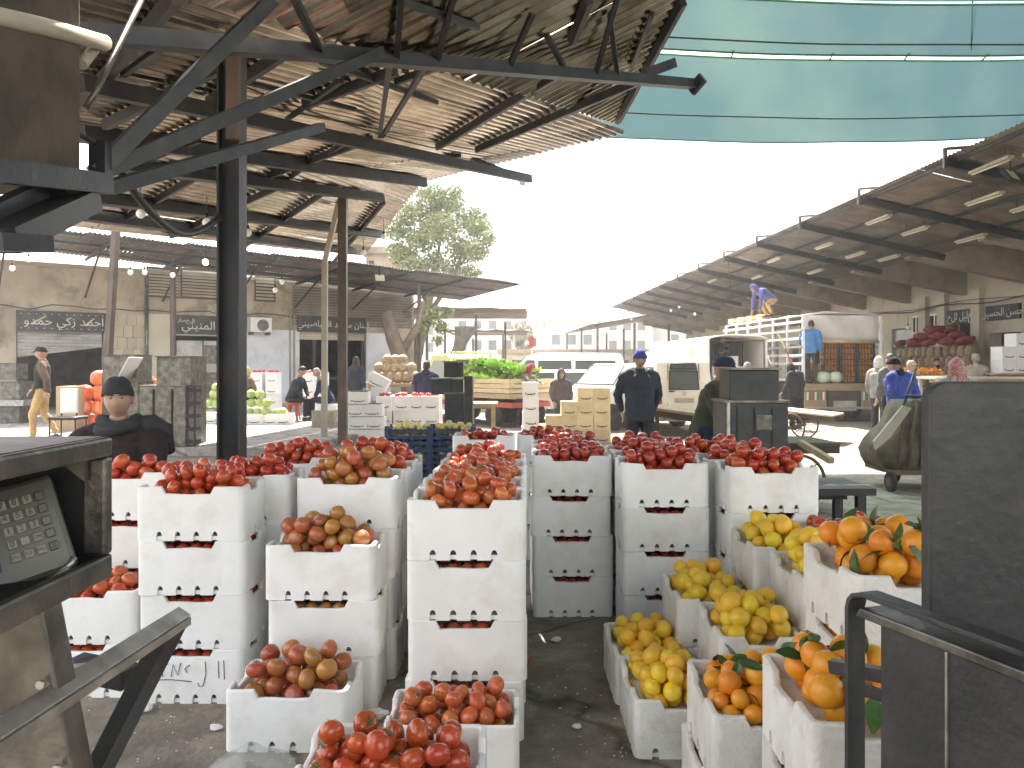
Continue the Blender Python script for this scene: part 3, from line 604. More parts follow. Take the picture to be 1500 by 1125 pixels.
m_ = MB(); m_.tube([st(15.8, 12 + .9 * k, 3.55 + .06 * math.sin(k * 1.3)) for k in range(34)], .02, 6); m_.tube([st(15.8, 12 + .9 * k, 3.62 + .05 * math.sin(k * .9 + 1)) for k in range(34)], .012, 6); m_.build('wall_cable', M['cable'], hall)
canR = thing('canopy', 'long dark corrugated canopy projecting from the cream market hall', 'canopy', st(10.6, 28, 0))
z0, z1 = 5.5, 4.62
y = 9.5; k = 0
while y < 52:
    e = min(y + 6, 52); corrugate(canR, M['corr_far'], [st(8.8, y, z0), st(12.6, y, z1), st(12.6, e, z1), st(8.8, e, z0)], (1, .04, -.235), wl=.13, amp=.02, sw=1.0, sl=4.2, seed=60 + k); y = e; k += 1
for k in range(12):
    y = 11.2 + 3.3 * k
    m_ = MB(); m_.bar(st(8.75, y, z0 - .12), st(12.7, y, z1 - .12), .1, .16); m_.build('rafter', M['beam'], canR)
    m_ = MB(); m_.bar(st(8.74, y, z0 - .25), st(8.74, y, z0 + .14), .06, .06); m_.bar(st(8.77, y, z0 + .13), st(9.2, y, z0 + .16), .05, .05); m_.build('gutter_bracket', M['rust'], canR)
for xs in (8.95, 9.9, 10.9, 11.9):
    m_ = MB(); zt = z0 + (z1 - z0) * (xs - 8.8) / 3.8 - .05; m_.bar(st(xs, 9.6, zt), st(xs, 52, zt), .05, .07); m_.build('purlin', M['beam'], canR)
for k, (xs, y) in enumerate([(9.3, 12.6), (10.2, 15.6), (11.0, 15.4), (9.6, 18.6), (10.6, 18.8), (11.7, 18.4), (9.9, 22.2), (10.9, 22.4), (9.7, 25.5), (11.2, 25.8), (10.4, 29), (9.6, 32), (11.6, 21.9), (9.2, 13.9)]):
    zt = z0 + (z1 - z0) * (xs - 8.8) / 3.8 - .24
    t = thing('strip_light', 'pale fluorescent strip light under the hall canopy', 'light', st(xs, y, zt), 0, 'strip lights under the hall canopy')
    m_ = MB(); m_.box(st(xs, y, zt), (.12, 1.15, .05)); m_.build('tray', M['pipe'], t)
    m_ = MB(); m_.tube([st(xs, y - .52, zt - .045), st(xs, y + .52, zt - .045)], .018, 8); m_.build('tube', M['lamp_face'], t)
    m_ = MB(); m_.bar(st(xs, y - .4, zt), st(xs, y - .4, zt + .2), .012, .012); m_.bar(st(xs, y + .4, zt), st(xs, y + .4, zt + .2), .012, .012); m_.build('hanger', M['cable'], t)
# second hall canopy further on, and low roofs down the street
canF = thing('canopy', 'farther dark canopy on posts beyond the long hall canopy', 'canopy', (8, 62, 0))
corrugate(canF, M['corr_far'], [V((5.4, 53, 4.4)), V((13, 53, 5.6)), V((12, 72, 5.6)), V((4.4, 72, 4.6))], (1, 0, .15), wl=.3, amp=.03, sw=3, sl=9, seed=80)
for x, y in [(6, 54), (8.6, 54), (11, 54), (5.6, 62), (9, 62), (5, 70), (8.6, 70)]:
    m_ = MB(); m_.bar((x, y, 0), (x, y, 4.5), .16, .16); m_.build('post', M['brown_paint'], canF)
# further sheds on the left of the street
for nm, pts, posts in [('canopy', [V((-6.5, 37, 4.4)), V((.7, 38.5, 4.0)), V((.9, 47, 4.2)), V((-6.5, 47, 4.6))], [(-4.2, 38), (-1.8, 38.6), (-4, 46), (-.4, 46)]),
                       ('canopy', [V((-4.6, 50, 3.9)), V((1.2, 51.5, 3.5)), V((1.2, 60, 3.7)), V((-4.6, 60, 4.0))], [(-3.4, 51), (-.6, 51.6), (-3, 59)])]:
    cn = thing(nm, 'rust-dark shed roof on thin posts beyond the leaning tree trunk' if pts[0].y < 45 else 'smallest far shed roof standing past the rust-dark shed', 'canopy', ((pts[0].x + pts[1].x) / 2, pts[0].y + 4, 0))
    corrugate(cn, M['corr_far'], pts, (1, .1, 0), wl=.25, amp=.03, sw=2.5, sl=8, seed=int(pts[0].y), n=V((0, 0, 1)))
    for x, y in posts:
        m_ = MB(); m_.bar((x, y, 0), (x, y, 4.1 if y < 48 else 3.6), .12, .12); m_.build('post', M['brown_paint'], cn)
# kiosk and pavilion fronts
def block(name, label, cat, x0, x1, y0, y1, h, m, wins, roof=None, group=None):
    t = thing(name, label, cat, ((x0 + x1) / 2, (y0 + y1) / 2, 0), 0, group)
    MB().bx(x0, x1, y0, y1, 0, h).build('wall', m, t)
    MB().bx(x0 - .3, x1 + .3, y0 - .3, y1 + .3, h, h + .35).build('roof', roof or M['concrete'], t)
    for a, c, zb, zt in wins:
        wn = MB().bx(a, c, y0 - .06, y0 - .003, zb, zt).build('window', M['glass'], t)
        MB().bx(a - .12, c + .12, y0 - .16, y0 - .003, zb - .14, zb).build('sill', M['white'], wn)
    return t
rg = random.Random(5)
fb = [(-9, 3, 118, 9.5, 3), (5, 14, 112, 7.8, 2), (15, 22, 125, 10, 3), (24, 34, 120, 8.5, 2), (-24, -12, 125, 9, 3)]
fl = ['far cream apartment block rising behind the flags and sheds', 'far low pale house with two rows of windows', 'far tall narrow pale block between two lower houses', 'far wide pale house behind the hall canopy', 'far block behind the big tree and shop row']
for (x0, x1, y, h, fls), lb in zip(fb, fl):
    wins = []
    for k in range(fls):
        zb = .9 + k * (h - .6) / fls; x = x0 + .8
        while x + 1.4 < x1: wins.append((x, x + 1.2, zb, zb + 1.5)); x += 2.3
    block('apartment_block', lb, 'building', x0, x1, y, y + 12, h, M['farwall'], wins)
block('kiosk', 'long low market kiosk with tan roof beyond the minibus', 'building', -1.0, 14, 68, 74, 2.6, M['cream'], [(0 + 2.2 * k, 1.5 + 2.2 * k, 1.0, 2.0) for k in range(6)], M['cardboard'])
block('roof_house', 'pale little house standing on the shop roof by the tree', 'building', gx(536, 40), gx(585, 40), 40, 44, zz(372, 40), M['plaster'], [(gx(541, 40), gx(548, 40), zz(398, 40), zz(382, 40))])
hb = MB(); ring = []
n_ = 60
hv = []; 
for i in range(n_ + 1):
    x = -300 + 600 * i / n_; hh = 14 + 7 * noise.noise(V((x * .012, 3, 0))) + 3 * noise.noise(V((x * .05, 9, 0)))
    hv += [(x, 330, -2), (x, 420, hh), (x, 560, -2)]
hb.add(hv, [f for i in range(n_) for f in ((i * 3, i * 3 + 3, i * 3 + 4, i * 3 + 1), (i * 3 + 1, i * 3 + 4, i * 3 + 5, i * 3 + 2))], 0, True)
tag(hb.build('hills', M['hill']), kind='structure')

# ------------------------------------------------------------------ trees
def tree(label, base, limbs, clumps, nleaf, ls, seed, lm=M['foliage'], name='tree', trunk_r=.3):
    rg = random.Random(seed); t = thing(name, label, 'tree', base); base = V(base)
    q = MB(); 
    for path, r0, r1 in limbs: 
        k = len(path); q.tube([base + V(p) for p in path], [r0 + (r1 - r0) * i / (k - 1) for i in range(k)], 9)
    q.build('trunk', M['bark'], t)
    q = MB(); tot = sum(c[3] ** 2 for c in clumps)
    for cx, cy, cz, cr_ in clumps:
        for _ in range(int(nleaf * cr_ ** 2 / tot)):
            d = V((rg.gauss(0, 1), rg.gauss(0, 1), rg.gauss(0, 1))).normalized() * cr_ * (rg.random() ** .45)
            p = base + V((cx, cy, cz)) + V((d.x, d.y, d.z * .85)); l = ls * rg.uniform(.6, 1.3)
            a = V((rg.uniform(-1, 1), rg.uniform(-1, 1), rg.uniform(-1.4, .2))).normalized(); c_ = a.cross(V((rg.uniform(-1, 1), rg.uniform(-1, 1), rg.uniform(-1, 1)))).normalized() * l * .3
            q.add([p - a * l / 2, p + c_, p + a * l / 2, p - c_], [(0, 1, 2, 3)])
    q.build('crown', lm, t, fix=False)
    return t
rg = random.Random(11)
TY = 34.0; tx = gx(600, TY)
cl = []
for px, py, r_ in [(632, 290, .75), (655, 300, .8), (690, 318, .8), (703, 338, .6), (600, 312, .7), (582, 335, .65), (648, 340, .9), (618, 350, .75), (590, 372, .7), (675, 362, .8), (700, 372, .6), (640, 388, .7), (612, 395, .6), (668, 395, .6), (665, 280, .45), (715, 355, .4), (572, 360, .4), (690, 395, .45), (628, 318, .6)]:
    cl.append((gx(px, TY) - tx, rg.uniform(-1.2, 1.2), zz(py, TY), r_))
tree('big leafy tree with pale green crown above the shop row roof', (tx, TY, 0), [([(0, 0, 0), (.35, 0, 2.2), (.8, 0, 4.0), (1.2, .1, 6.2)], .30, .12), ([(.7, 0, 3.6), (1.9, .2, 5.4), (2.5, .3, 7)], .13, .05), ([(.8, 0, 4.2), (.1, .2, 6), (-.1, .3, 7.4)], .12, .05), ([(1.1, .1, 5.6), (1.5, -.4, 7.6)], .1, .04)], cl, 17000, .15, 4, M['foliage_pale'])
tree('thick leaning bare trunk with ragged leaves between shop row and sheds', (gx(607, 27), 27, 0), [([(0, 0, 0), (-.25, 0, 1.2), (-.75, 0, 2.5), (-1.0, .1, 3.4)], .36, .22), ([(-.5, 0, 1.9), (.15, 0, 3.0), (.3, 0, 3.8)], .16, .08)], [(.6, .3, 3.3, .45), (.95, .5, 2.9, .3), (.25, .4, 2.9, .3), (.8, .2, 2.4, .22), (1.2, .4, 3.4, .25)], 700, .15, 6, M['foliage_pale'], 'leaning_tree')
tree('far dry palm-like tree beside the cream apartment block', (gx(763, 95), 95, 0), [([(0, 0, 0), (0, 0, 5)], .3, .22)], [(0, 0, 5.6, 1.5), (.4, 0, 4.4, 1.3)], 1200, .7, 8, M['foliage2'], 'palm_tree')
# ------------------------------------------------------------------ foam crates
def crate_mesh(name, W, D, H, m, floor=.085, t=.020, narch=4, rad=.032, dipf=(.20, .76), dips=(.22, .78), depth=.034, wob=0.0, seed=0):
    rg = random.Random(seed)
    def side(L, dip, na, arch0, arch1):                  # samples along one straight side: (s, top, bottom)
        ev = {}
        def put(s, tp=None, bt=None):
            k = round(s, 5); o = ev.get(k, [None, None]); ev[k] = [tp if tp is not None else o[0], bt if bt is not None else o[1]]
        pts = [0, L]
        d0, d1 = L * dip[0], L * dip[1]; sl = .018
        def top(s):
            if s <= d0 or s >= d1: return H
            if s < d0 + sl: return H - depth * (s - d0) / sl
            if s > d1 - sl: return H - depth * (d1 - s) / sl
            return H - depth
        aw, ah = .028, .043; cs = [L * (arch0 + (arch1 - arch0) * i / max(1, na - 1)) for i in range(na)]
        def bot(s):
            for c in cs:
                if abs(s - c) < aw / 2 - 1e-6: x = (s - c) / (aw / 2); return ah * (1 - .45 * abs(x) ** 3)
            return 0.0
        pts += [d0, d0 + sl, d1 - sl, d1]
        for c in cs: pts += [c - aw / 2 - .0004, c - aw / 2 + .0004, c - aw * .36, c - aw * .2, c, c + aw * .2, c + aw * .36, c + aw / 2 - .0004, c + aw / 2 + .0004]
        k = int(L / .05)
        pts += [L * i / k for i in range(k)]
        pts = sorted(set(round(p, 5) for p in pts if 0 <= p <= L))
        return [(s, top(s), bot(s)) for s in pts]
    per = []                                            # (outer xy, normal xy, top, bottom)
    lw, ld = W - 2 * rad, D - 2 * rad
    for q, (L, dip, na, a0, a1, ox, oy, dx, dy, nx, ny) in enumerate([
            (lw, dipf, narch, .18, .77, -lw / 2, -D / 2, 1, 0, 0, -1), (ld, dips, 3, .2, .8, W / 2, -ld / 2, 0, 1, 1, 0),
            (lw, dipf, narch, .18, .77, lw / 2, D / 2, -1, 0, 0, 1), (ld, dips, 3, .2, .8, -W / 2, ld / 2, 0, -1, -1, 0)]):
        for s, tp, bt in side(L, dip, na, a0, a1): per.append((ox + dx * s, oy + dy * s, nx, ny, tp, bt))
        cx = [lw / 2, lw / 2, -lw / 2, -lw / 2][q]; cy = [-ld / 2, ld / 2, ld / 2, -ld / 2][q]; a_ = -math.pi / 2 + q * math.pi / 2
        for j in range(1, 5):
            t_ = a_ + j * math.pi / 10; per.append((cx + rad * math.cos(t_), cy + rad * math.sin(t_), math.cos(t_), math.sin(t_), H, 0))
    b = MB(); n = len(per); e = .005
    for x, y, nx, ny, tp, bt in per:
        w_ = wob * noise.noise(V((x * 9 + seed, y * 9, 0))) if wob else 0
        cx, cy = x - nx * rad, y - ny * rad
        tp = tp + w_ * .8
        for o, z in ((0, bt), (0, tp - e), (e * .6, tp - e * .3), (e + .002, tp), (t - e, tp), (t, tp - e), (t + .002, max(H - floor, bt + .001)), (t, bt)):
            k = min(o, rad * .98); b.v.append(V((x - nx * o, y - ny * o, z)) if o <= rad * .98 else V((x - nx * k, y - ny * k, z)))
    for i in range(n):
        for j in range(7):
            p, q = i * 8 + j, ((i + 1) % n) * 8 + j; b.f.append([p, q, q + 1, p + 1]); b.m.append(0); b.s.append(True)
        p, q = i * 8 + 7, ((i + 1) % n) * 8 + 7; b.f.append([p, q, q - 7, p - 7]); b.m.append(0); b.s.append(False)
    b.bx(-W / 2 + t * .6, W / 2 - t * .6, -D / 2 + t * .6, D / 2 - t * .6, H - floor - .012, H - floor)
    b.bx(-W / 2 + t * .55, W / 2 - t * .55, -D / 2 + t * .55, D / 2 - t * .55, .002, .020)
    me = b.mesh(name, m)
    me.set_sharp_from_angle(angle=R(38))
    return me
CW, CD, CHT = .495, .335, .248
crates = [crate_mesh('foam_crate', CW, CD, CHT, M['foam'], seed=k, wob=.006) for k in range(4)]
KW, KD, KH = .345, .475, .226
kcrates = [crate_mesh('foam_crate', KW, KD, KH, M['foam_old'], narch=2, seed=10 + k, wob=.012, dipf=(.25, .75), dips=(.2, .75), depth=.035, t=.024, floor=.065) for k in range(3)]

# ------------------------------------------------------------------ fruit
def tomato_mesh(k, m):
    rg = random.Random(k); ribs = rg.choice([0, 0, 5, 4]); ph = rg.uniform(0, 6); el = rg.choice([1.0, .92, 1.08]); lump = rg.uniform(0, 9)
    def fn(d, p):
        a = math.atan2(d.y, d.x); top = max(0, d.z); bot = max(0, -d.z)
        r = 1 + (.035 * math.cos(ribs * a + ph) * (1 - d.z * d.z) if ribs else 0) + .022 * noise.noise(d * 1.3 + V((lump, 0, 0)))
        z = p.z * .84 * el * (1 - .16 * top ** 8) * (1 - .05 * bot ** 6)
        return V((p.x * r, p.y * r, z))
    return MB().ell((0, 0, 0), 1, 18, 12, fn=fn).mesh('tomato', m)
def calyx_mesh():
    b = MB(); rg = random.Random(3)
    for k in range(5):
        a = 2 * math.pi * k / 5 + rg.uniform(-.2, .2); c, s = math.cos(a), math.sin(a); l = rg.uniform(.45, .62)
        b.add([(c * .05 - s * .07, s * .05 + c * .07, .725), (c * .05 + s * .07, s * .05 - c * .07, .725), (c * l * .6 + s * .05, s * l * .6 - c * .05, .79), (c * l, s * l, .80 + rg.uniform(0, .12)), (c * l * .6 - s * .05, s * l * .6 + c * .05, .79)], [(0, 1, 2, 3, 4)])
    b.tube([(0, 0, .70), (.03, .02, .84), (.06, .05, .94)], .035, 6)
    return b.mesh('calyx', M['calyx'])
TK = {k: [tomato_mesh(i + j * 10, M[m]) for i in range(4)] for j, (k, m) in enumerate([('red', 'tomato'), ('tan', 'tomato_tan'), ('dark', 'tomato_dark'), ('or', 'tomato_or')])}
CAL = calyx_mesh()
def lemon_fn(seed):
    def fn(d, p):
        e = abs(d.z); r = 1 + .06 * noise.noise(d * 1.6 + V((seed, 0, 0)))
        return V((p.x * r, p.y * r, p.z * (1.10 + .14 * e ** 14)))
    return fn
LEM = [MB().ell((0, 0, 0), 1, 16, 14, fn=lemon_fn(i * 3.1)).mesh('lemon', M['lemon']) for i in range(3)]
def or_fn(seed):
    def fn(d, p):
        r = 1 + .035 * noise.noise(d * 1.4 + V((seed, 4, 0))); dim = 1 - .06 * max(0, (d.z - .965) / .035)
        return V((p.x * r, p.y * r, p.z * .95 * dim))
    return fn
ORA = [MB().ell((0, 0, 0), 1, 20, 14, fn=or_fn(i * 2.7)).mesh('orange', M['orange']) for i in range(3)]
def leaf_mesh():
    b = MB(); n = 6; L_ = 1.0
    ring = []
    for i in range(n + 1):
        t = i / n; w_ = .23 * math.sin(math.pi * min(1, t * .93 + .04)) ** .8; x = L_ * t; z = .22 * t * (1 - t) * 1.6 - .12 * t * t
        ring.append([(x, -w_, z + .06 * w_ * 4 * .4), (x, 0, z), (x, w_, z + .06 * w_ * 4 * .4)])
    vs_ = [p for r_ in ring for p in r_]
    b.add(vs_, [f for i in range(n) for f in ((i * 3, i * 3 + 3, i * 3 + 4, i * 3 + 1), (i * 3 + 1, i * 3 + 4, i * 3 + 5, i * 3 + 2))], 0, True)
    b.tube([(-.12, 0, -.02), (.05, 0, .01)], .012, 5)
    return b.mesh('leaf', M['leaf'])
LEAF = leaf_mesh()

def pile(w_, d_, r0, n, rg, mound=.5, jit=.10, wall=.0):
    out = []
    for k in range(n):
        r = r0 * rg.uniform(1 - jit, 1 + jit); best = None
        for _ in range(26):
            x = rg.uniform(-w_ / 2 + r, w_ / 2 - r); y = rg.uniform(-d_ / 2 + r, d_ / 2 - r); z = r * .88
            for (px, py, pz, pr) in out:
                dd = (px - x) ** 2 + (py - y) ** 2; s_ = (r + pr) * .93
                if dd < s_ * s_: z = max(z, pz + math.sqrt(s_ * s_ - dd) * .93)
            sc_ = z + mound * ((x / w_) ** 2 + (y / d_) ** 2) * .25
            if best is None or sc_ < best[0]: best = (sc_, x, y, z, r)
        out.append(best[1:])
    return out
ORD = {1: ['only'], 2: ['bottom', 'top'], 3: ['bottom', 'middle', 'top'], 4: ['bottom', 'second', 'third', 'top'], 5: ['bottom', 'second', 'third', 'fourth', 'top']}
tomatoes = []        # (depth, kind, world pos, radius, rot, desc)
hidden = []
def rrot(rg, up=.8):
    return (rg.gauss(0, up), rg.gauss(0, up), rg.uniform(0, 6.28))
def stack(x0, y0, n, kind, desc, top=None, r=.036, cnt=34, citrus=False, yaw=0.0, dz=0.0, mound=.5, seed=0, sag=0):
    W, D, H = (KW, KD, KH) if citrus else (CW, CD, CHT); rg = random.Random(int(x0 * 1000) + int(y0 * 77) + n + seed)
    cx, cy = x0 + W / 2, y0 + D / 2; last = None
    for k in range(n):
        a = yaw + rg.uniform(-.022, .022); ox, oy = rg.uniform(-.010, .010), rg.uniform(-.008, .008)
        if k == n - 1: a = yaw + rg.uniform(-.025, .025)
        o = inst('foam_crate', rg.choice(kcrates if citrus else crates), (cx + ox, cy + oy, k * H), (0, 0, a))
        nm = ORD[n][k]
        tag(o, ('%s white foam crate of the %s' % (nm, desc)) if n > 1 else 'single white foam crate, the %s' % desc, 'crate', 'foam crates of the ' + desc)
        last = o
        if k < n - 1:                                    # fruit that shows through the slots under the crate above
            rr = .034; m4 = Matrix.Translation(o.location) @ Matrix.Rotation(a, 4, 'Z')
            for i in range(7):
                for yy in ((-D / 2 + .062, D / 2 - .062) if not citrus else (-D / 2 + .062,)):
                    hidden.append((kind, m4 @ V((-W / 2 + .062 + (W - .124) * i / 6, yy + rg.uniform(-.006, .006), H - .085 + rr * .85)), rr * rg.uniform(.9, 1.04), rrot(rg)))
            for i in range(1, 4):
                for xx in (-W / 2 + .062, W / 2 - .062):
                    hidden.append((kind, m4 @ V((xx, -D / 2 + .062 + (D - .124) * i / 4, H - .085 + rr * .85)), rr * rg.uniform(.9, 1.04), rrot(rg)))
    ztop = (n - 1) * H + H - .085; m4 = Matrix.Translation((last.location.x, last.location.y, ztop)) @ Matrix.Rotation(last.rotation_euler.z, 4, 'Z')
    for (x, y, z, rr) in pile(W - .05, D - .05, r, cnt, rg, mound):
        tomatoes.append((y0, kind, m4 @ V((x, y, z)), rr, rrot(rg), desc))
    return last

stack(-2.28, 4.00, 4, 'red', 'tall red-tomato stack beside the seated man', r=.037, cnt=36)
stack(-2.255, 3.585, 2, 'red', 'two-crate stack next to the pencil-marked stack', r=.036, cnt=32)
marked = stack(-1.72, 3.53, 4, 'red', 'pencil-marked four-crate stack', r=.036, cnt=44, mound=.9)
stack(-1.63, 3.90, 4, 'red', 'stack directly behind the pencil-marked stack', r=.036, cnt=40)
stack(-1.57, 4.62, 4, 'red', 'red-tomato stack nearest the black steel column', r=.037, cnt=40, mound=.9)
stack(-1.10, 3.44, 3, 'tan', 'three-crate stack of brown tomatoes', r=.040, cnt=36, mound=.8)
stack(-1.075, 3.80, 4, 'tan', 'four-crate stack behind the three-crate one', r=.038, cnt=44, mound=.9)
stack(-1.06, 4.15, 4, 'red', 'brown-tomato row, third stack back', r=.038, cnt=46, mound=.9)
stack(-1.05, 4.50, 4, 'red', 'brown-tomato row, last stack back', r=.037, cnt=42, mound=.9)
stack(-1.155, 3.075, 1, 'tan', 'low crate before the three-crate stack', r=.042, cnt=30, mound=.6)
for i, y in enumerate((3.17, 3.52, 3.87, 4.22, 4.57)):
    stack(-.44 + .006 * i, y, 4, 'or', 'orange-red tomato row, ' + ['front stack', 'second stack back', 'third stack back', 'fourth stack back', 'last stack back'][i], r=.036, cnt=38, mound=.7)
stack(-.465, 2.77, 1, 'or', 'low crate before the orange-red row', r=.035, cnt=44, mound=.3)
stack(-.58, 1.93, 2, 'red', 'short stack next to the cucumber bag', r=.036, cnt=40, mound=.5)
for i, y in enumerate((4.73, 5.08, 5.43)):
    stack(.125 + .01 * i, y, 4, 'dark', 'aisle row of dark tomatoes, ' + ['front stack', 'second stack', 'rear stack'][i], r=.036, cnt=36)
for i, y in enumerate((4.36, 4.71, 5.06)):
    stack(.635 + .012 * i, y, 4, 'dark', 'dark-tomato row behind the lemons, ' + ['front stack', 'second stack', 'rear stack'][i], r=.037, cnt=40, mound=.8)
for i, y in enumerate((4.2, 4.56, 4.92)):
    stack(1.19 - .05 * i, y, 4, 'red', 'tomato row toward the steel cabinet, ' + ['front stack', 'second stack', 'rear stack'][i], r=.038, cnt=36, yaw=.03, mound=.8)
stack(-.47, 6.1, 4, 'dark', 'cherry-red stack next to the blue crates', r=.033, cnt=38)
stack(.04, 6.12, 4, 'dark', 'cherry-red stack behind the aisle row', r=.033, cnt=42)
stack(1.43, 3.68, 3, 'red', 'tomato stack behind the large oranges', r=.036, cnt=34)
# lemons and oranges: (x, y, levels, count, radius, yaw)
lem = [(.47, 3.50, 1, 34, .036, .02, 'low lemon crate at the aisle, rear of two'), (.485, 3.02, 1, 36, .037, .0, 'low lemon crate at the aisle, front of two'),
       (.79, 3.60, 2, 36, .037, -.02, 'mid-height lemon stack, rear of two'), (.845, 3.10, 2, 36, .038, -.03, 'mid-height lemon stack, front of two'),
       (1.165, 3.66, 3, 34, .038, -.03, 'highest lemon stack, rear of two'), (1.20, 3.15, 3, 37, .038, -.05, 'highest lemon stack, front of two')]
ora = [(.63, 2.40, 2, 38, .035, -.03, 'small-orange stack in front of the lemons'), (.735, 1.86, 3, 25, .042, -.06, 'big-orange stack beside the guard rail'), (1.06, 2.34, 4, 25, .043, -.03, 'tallest orange stack behind the guard rail')]
def citrus(lst, meshes, name, cat, big):
    for x0, y0, n, cnt, r, yaw, desc in lst:
        rg = random.Random(int(x0 * 999) + int(y0 * 555)); cx, cy = x0 + KW / 2, y0 + KD / 2; o = None
        for k in range(n):
            a = yaw + rg.uniform(-.02, .02)
            o = inst('foam_crate', rg.choice(kcrates), (cx + rg.uniform(-.008, .008), cy + rg.uniform(-.008, .008), k * KH), (0, 0, a))
            tag(o, ('%s worn foam crate of the %s' % (ORD[n][k], desc)) if n > 1 else 'worn foam crate, the %s' % desc, 'crate', 'worn foam crates of the ' + desc)
            if k < n - 1:
                m4 = Matrix.Translation(o.location) @ Matrix.Rotation(a, 4, 'Z')
                for i in range(4): hidden.append((name, m4 @ V((-KW / 2 + .065 + .07 * i, -KD / 2 + .066, KH - .065 + .020)), .033, rrot(rg)))
                for i in range(5):
                    hidden.append((name, m4 @ V((-KW / 2 + .066, -KD / 2 + .14 + .07 * i, KH - .065 + .020)), .033, rrot(rg)))
        m4 = Matrix.Translation((o.location.x, o.location.y, (n - 1) * KH + KH - .065)) @ Matrix.Rotation(o.rotation_euler.z, 4, 'Z')
        for (x, y, z, rr) in pile(KW - .055, KD - .055, r, cnt, rg, .32, .12):
            f = inst(name, rg.choice(meshes), m4 @ V((x, y, z)), rrot(rg, 1.2), None, rr)
            tag(f, '%s heaped on the %s' % ('ripe yellow lemon' if big == 0 else 'bright orange', desc) if n > 1 else 'ripe yellow lemon heaped in the %s' % desc, cat, cat + 's in the ' + desc)
            if big and z > .05 and rg.random() < .85:
                for _ in range(rg.choice((1, 1, 2))):
                    l = inst('leaf', LEAF, (rg.uniform(-.3, .3), rg.uniform(-.3, .3), .93), (rg.uniform(-.3, .3), rg.uniform(-.5, .3), rg.uniform(0, 6.28)), f, rg.uniform(1.6, 2.5))
citrus(lem, LEM, 'lemon', 'lemon', 0); citrus(ora, ORA, 'orange', 'orange', 1)
# the 300 tomatoes that show largest are single things, the rest one mass
tomatoes.sort(key=lambda t: -(t[3] / t[2].y) + (0 if t[2].z > 0 else 1))
adj = {'red': 'ripe red tomato', 'tan': 'greenish brown tomato', 'or': 'orange-red tomato', 'dark': 'deep red tomato'}
rg = random.Random(77)
for d, kind, p, r, ro, desc in tomatoes[:298]:
    t = inst('tomato', rg.choice(TK[kind]), p, ro, None, r)
    tag(t, '%s heaped on the %s' % (adj[kind], desc), 'tomato', 'tomatoes on the ' + desc)
    if rg.random() < .42: inst('calyx', CAL, (0, 0, 0), (0, 0, 0), t)
def mass(name, items, meshes, label, cat):
    b = MB(); rg = random.Random(5)
    for p, r, ro in items:
        me = rg.choice(meshes); m4 = Matrix.Translation(p) @ Matrix.Rotation(ro[2], 4, 'Z') @ Matrix.Rotation(ro[1], 4, 'Y') @ Matrix.Rotation(ro[0], 4, 'X') @ Matrix.Scale(r, 4)
        b.add([m4 @ v.co for v in me.vertices], [tuple(f.vertices) for f in me.polygons], 0, True)
    return tag(b.build(name, meshes[0].materials[0], fix=False), label, cat, None, 'stuff')
def small_tomato(m, k):
    return [MB().ell((0, 0, 0), (1, 1, .86), 12, 8, fn=lambda d, p: p * (1 + .02 * noise.noise(d * 1.4 + V((i, k, 0))))).mesh('tomato', m) for i in range(3)]
for kind, lbl in [('red', 'remaining red tomatoes heaped and stacked in the foam crates'), ('tan', 'remaining brown tomatoes inside the brown-tomato stacks'), ('or', 'remaining orange-red tomatoes inside the orange-red row'), ('dark', 'remaining deep red tomatoes in the far crate rows')]:
    it = [(p, r, ro) for d, k, p, r, ro, _ in tomatoes[298:] if k == kind] + [(p, r, ro) for k, p, r, ro in hidden if k == kind]
    if it: mass('tomatoes', it, small_tomato(M[{'red': 'tomato', 'tan': 'tomato_tan', 'or': 'tomato_or', 'dark': 'tomato_dark'}[kind]], len(kind)), lbl, 'tomatoes')
for nm, me, lbl in [('lemon', LEM, 'lemons showing inside the lower lemon crates'), ('orange', ORA, 'oranges showing inside the lower orange crates')]:
    it = [(p, r, ro) for k, p, r, ro in hidden if k == nm]
    if it: mass(nm + 's', it, me, lbl, nm + 's')
# pencil writing on the lowest crate of the marked stack
def stroke(pts, par, m): return MB().tube([V(p) for p in pts], .0022, 5).build('pencil_writing', m, par)
base = [o for o in col.objects if o.name.startswith('foam_crate') and o.get('label', '').startswith('bottom white foam crate of the pencil-marked')][0]
fy = base.location.y - CD / 2 - .0015; bx_ = base.location.x
def wp(px, py): return V((gx(px, 3.53), fy - .002, zz(py, 3.53)))
for ps in [[(240, 990), (238, 975), (243, 969), (248, 972)], [(252, 990), (255, 972), (262, 988), (266, 970)], [(276, 984), (272, 978), (279, 973)], [(226, 995), (250, 994), (282, 997)], [(302, 968), (303, 985), (299, 1003), (293, 1004), (291, 999)], [(321, 967), (322, 992)], [(329, 966), (330, 994)]]:
    stroke([wp(*p) for p in ps], base, M['pencil'])
# ------------------------------------------------------------------ weighing machine with keypad, left
ws = thing('weighing_display', 'steel weighing display housing with numbered keypad on a grey post', 'scale', (-.85, 1.0, 0))
X0, X1, Y0, Y1, Z0, Z1 = -1.0, -.61, .5, 1.15, 1.245, 1.44
MB().bx(X0, X1, Y0, Y1, Z1 - .008, Z1).bx(X0, X1, Y0, Y1, Z0, Z0 + .008).bx(X0, X1, Y1 - .008, Y1, Z0 + .008, Z1 - .008).bx(X0, X0 + .008, Y0, Y1 - .008, Z0 + .008, Z1 - .008).build('housing', M['black'], ws)  # black on the steel walls stands in for the shade inside the housing
q = MB(); q.bx(X1 - .004, X1 + .012, Y0, Y1 + .004, Z1 - .026, Z1 + .003); q.bx(X1 - .004, X1 + .012, Y0, Y1 + .004, Z0 - .012, Z0 + .024); q.bx(X1 - .024, X1 + .012, Y1 - .018, Y1 + .004, Z0 + .024, Z1 - .026)
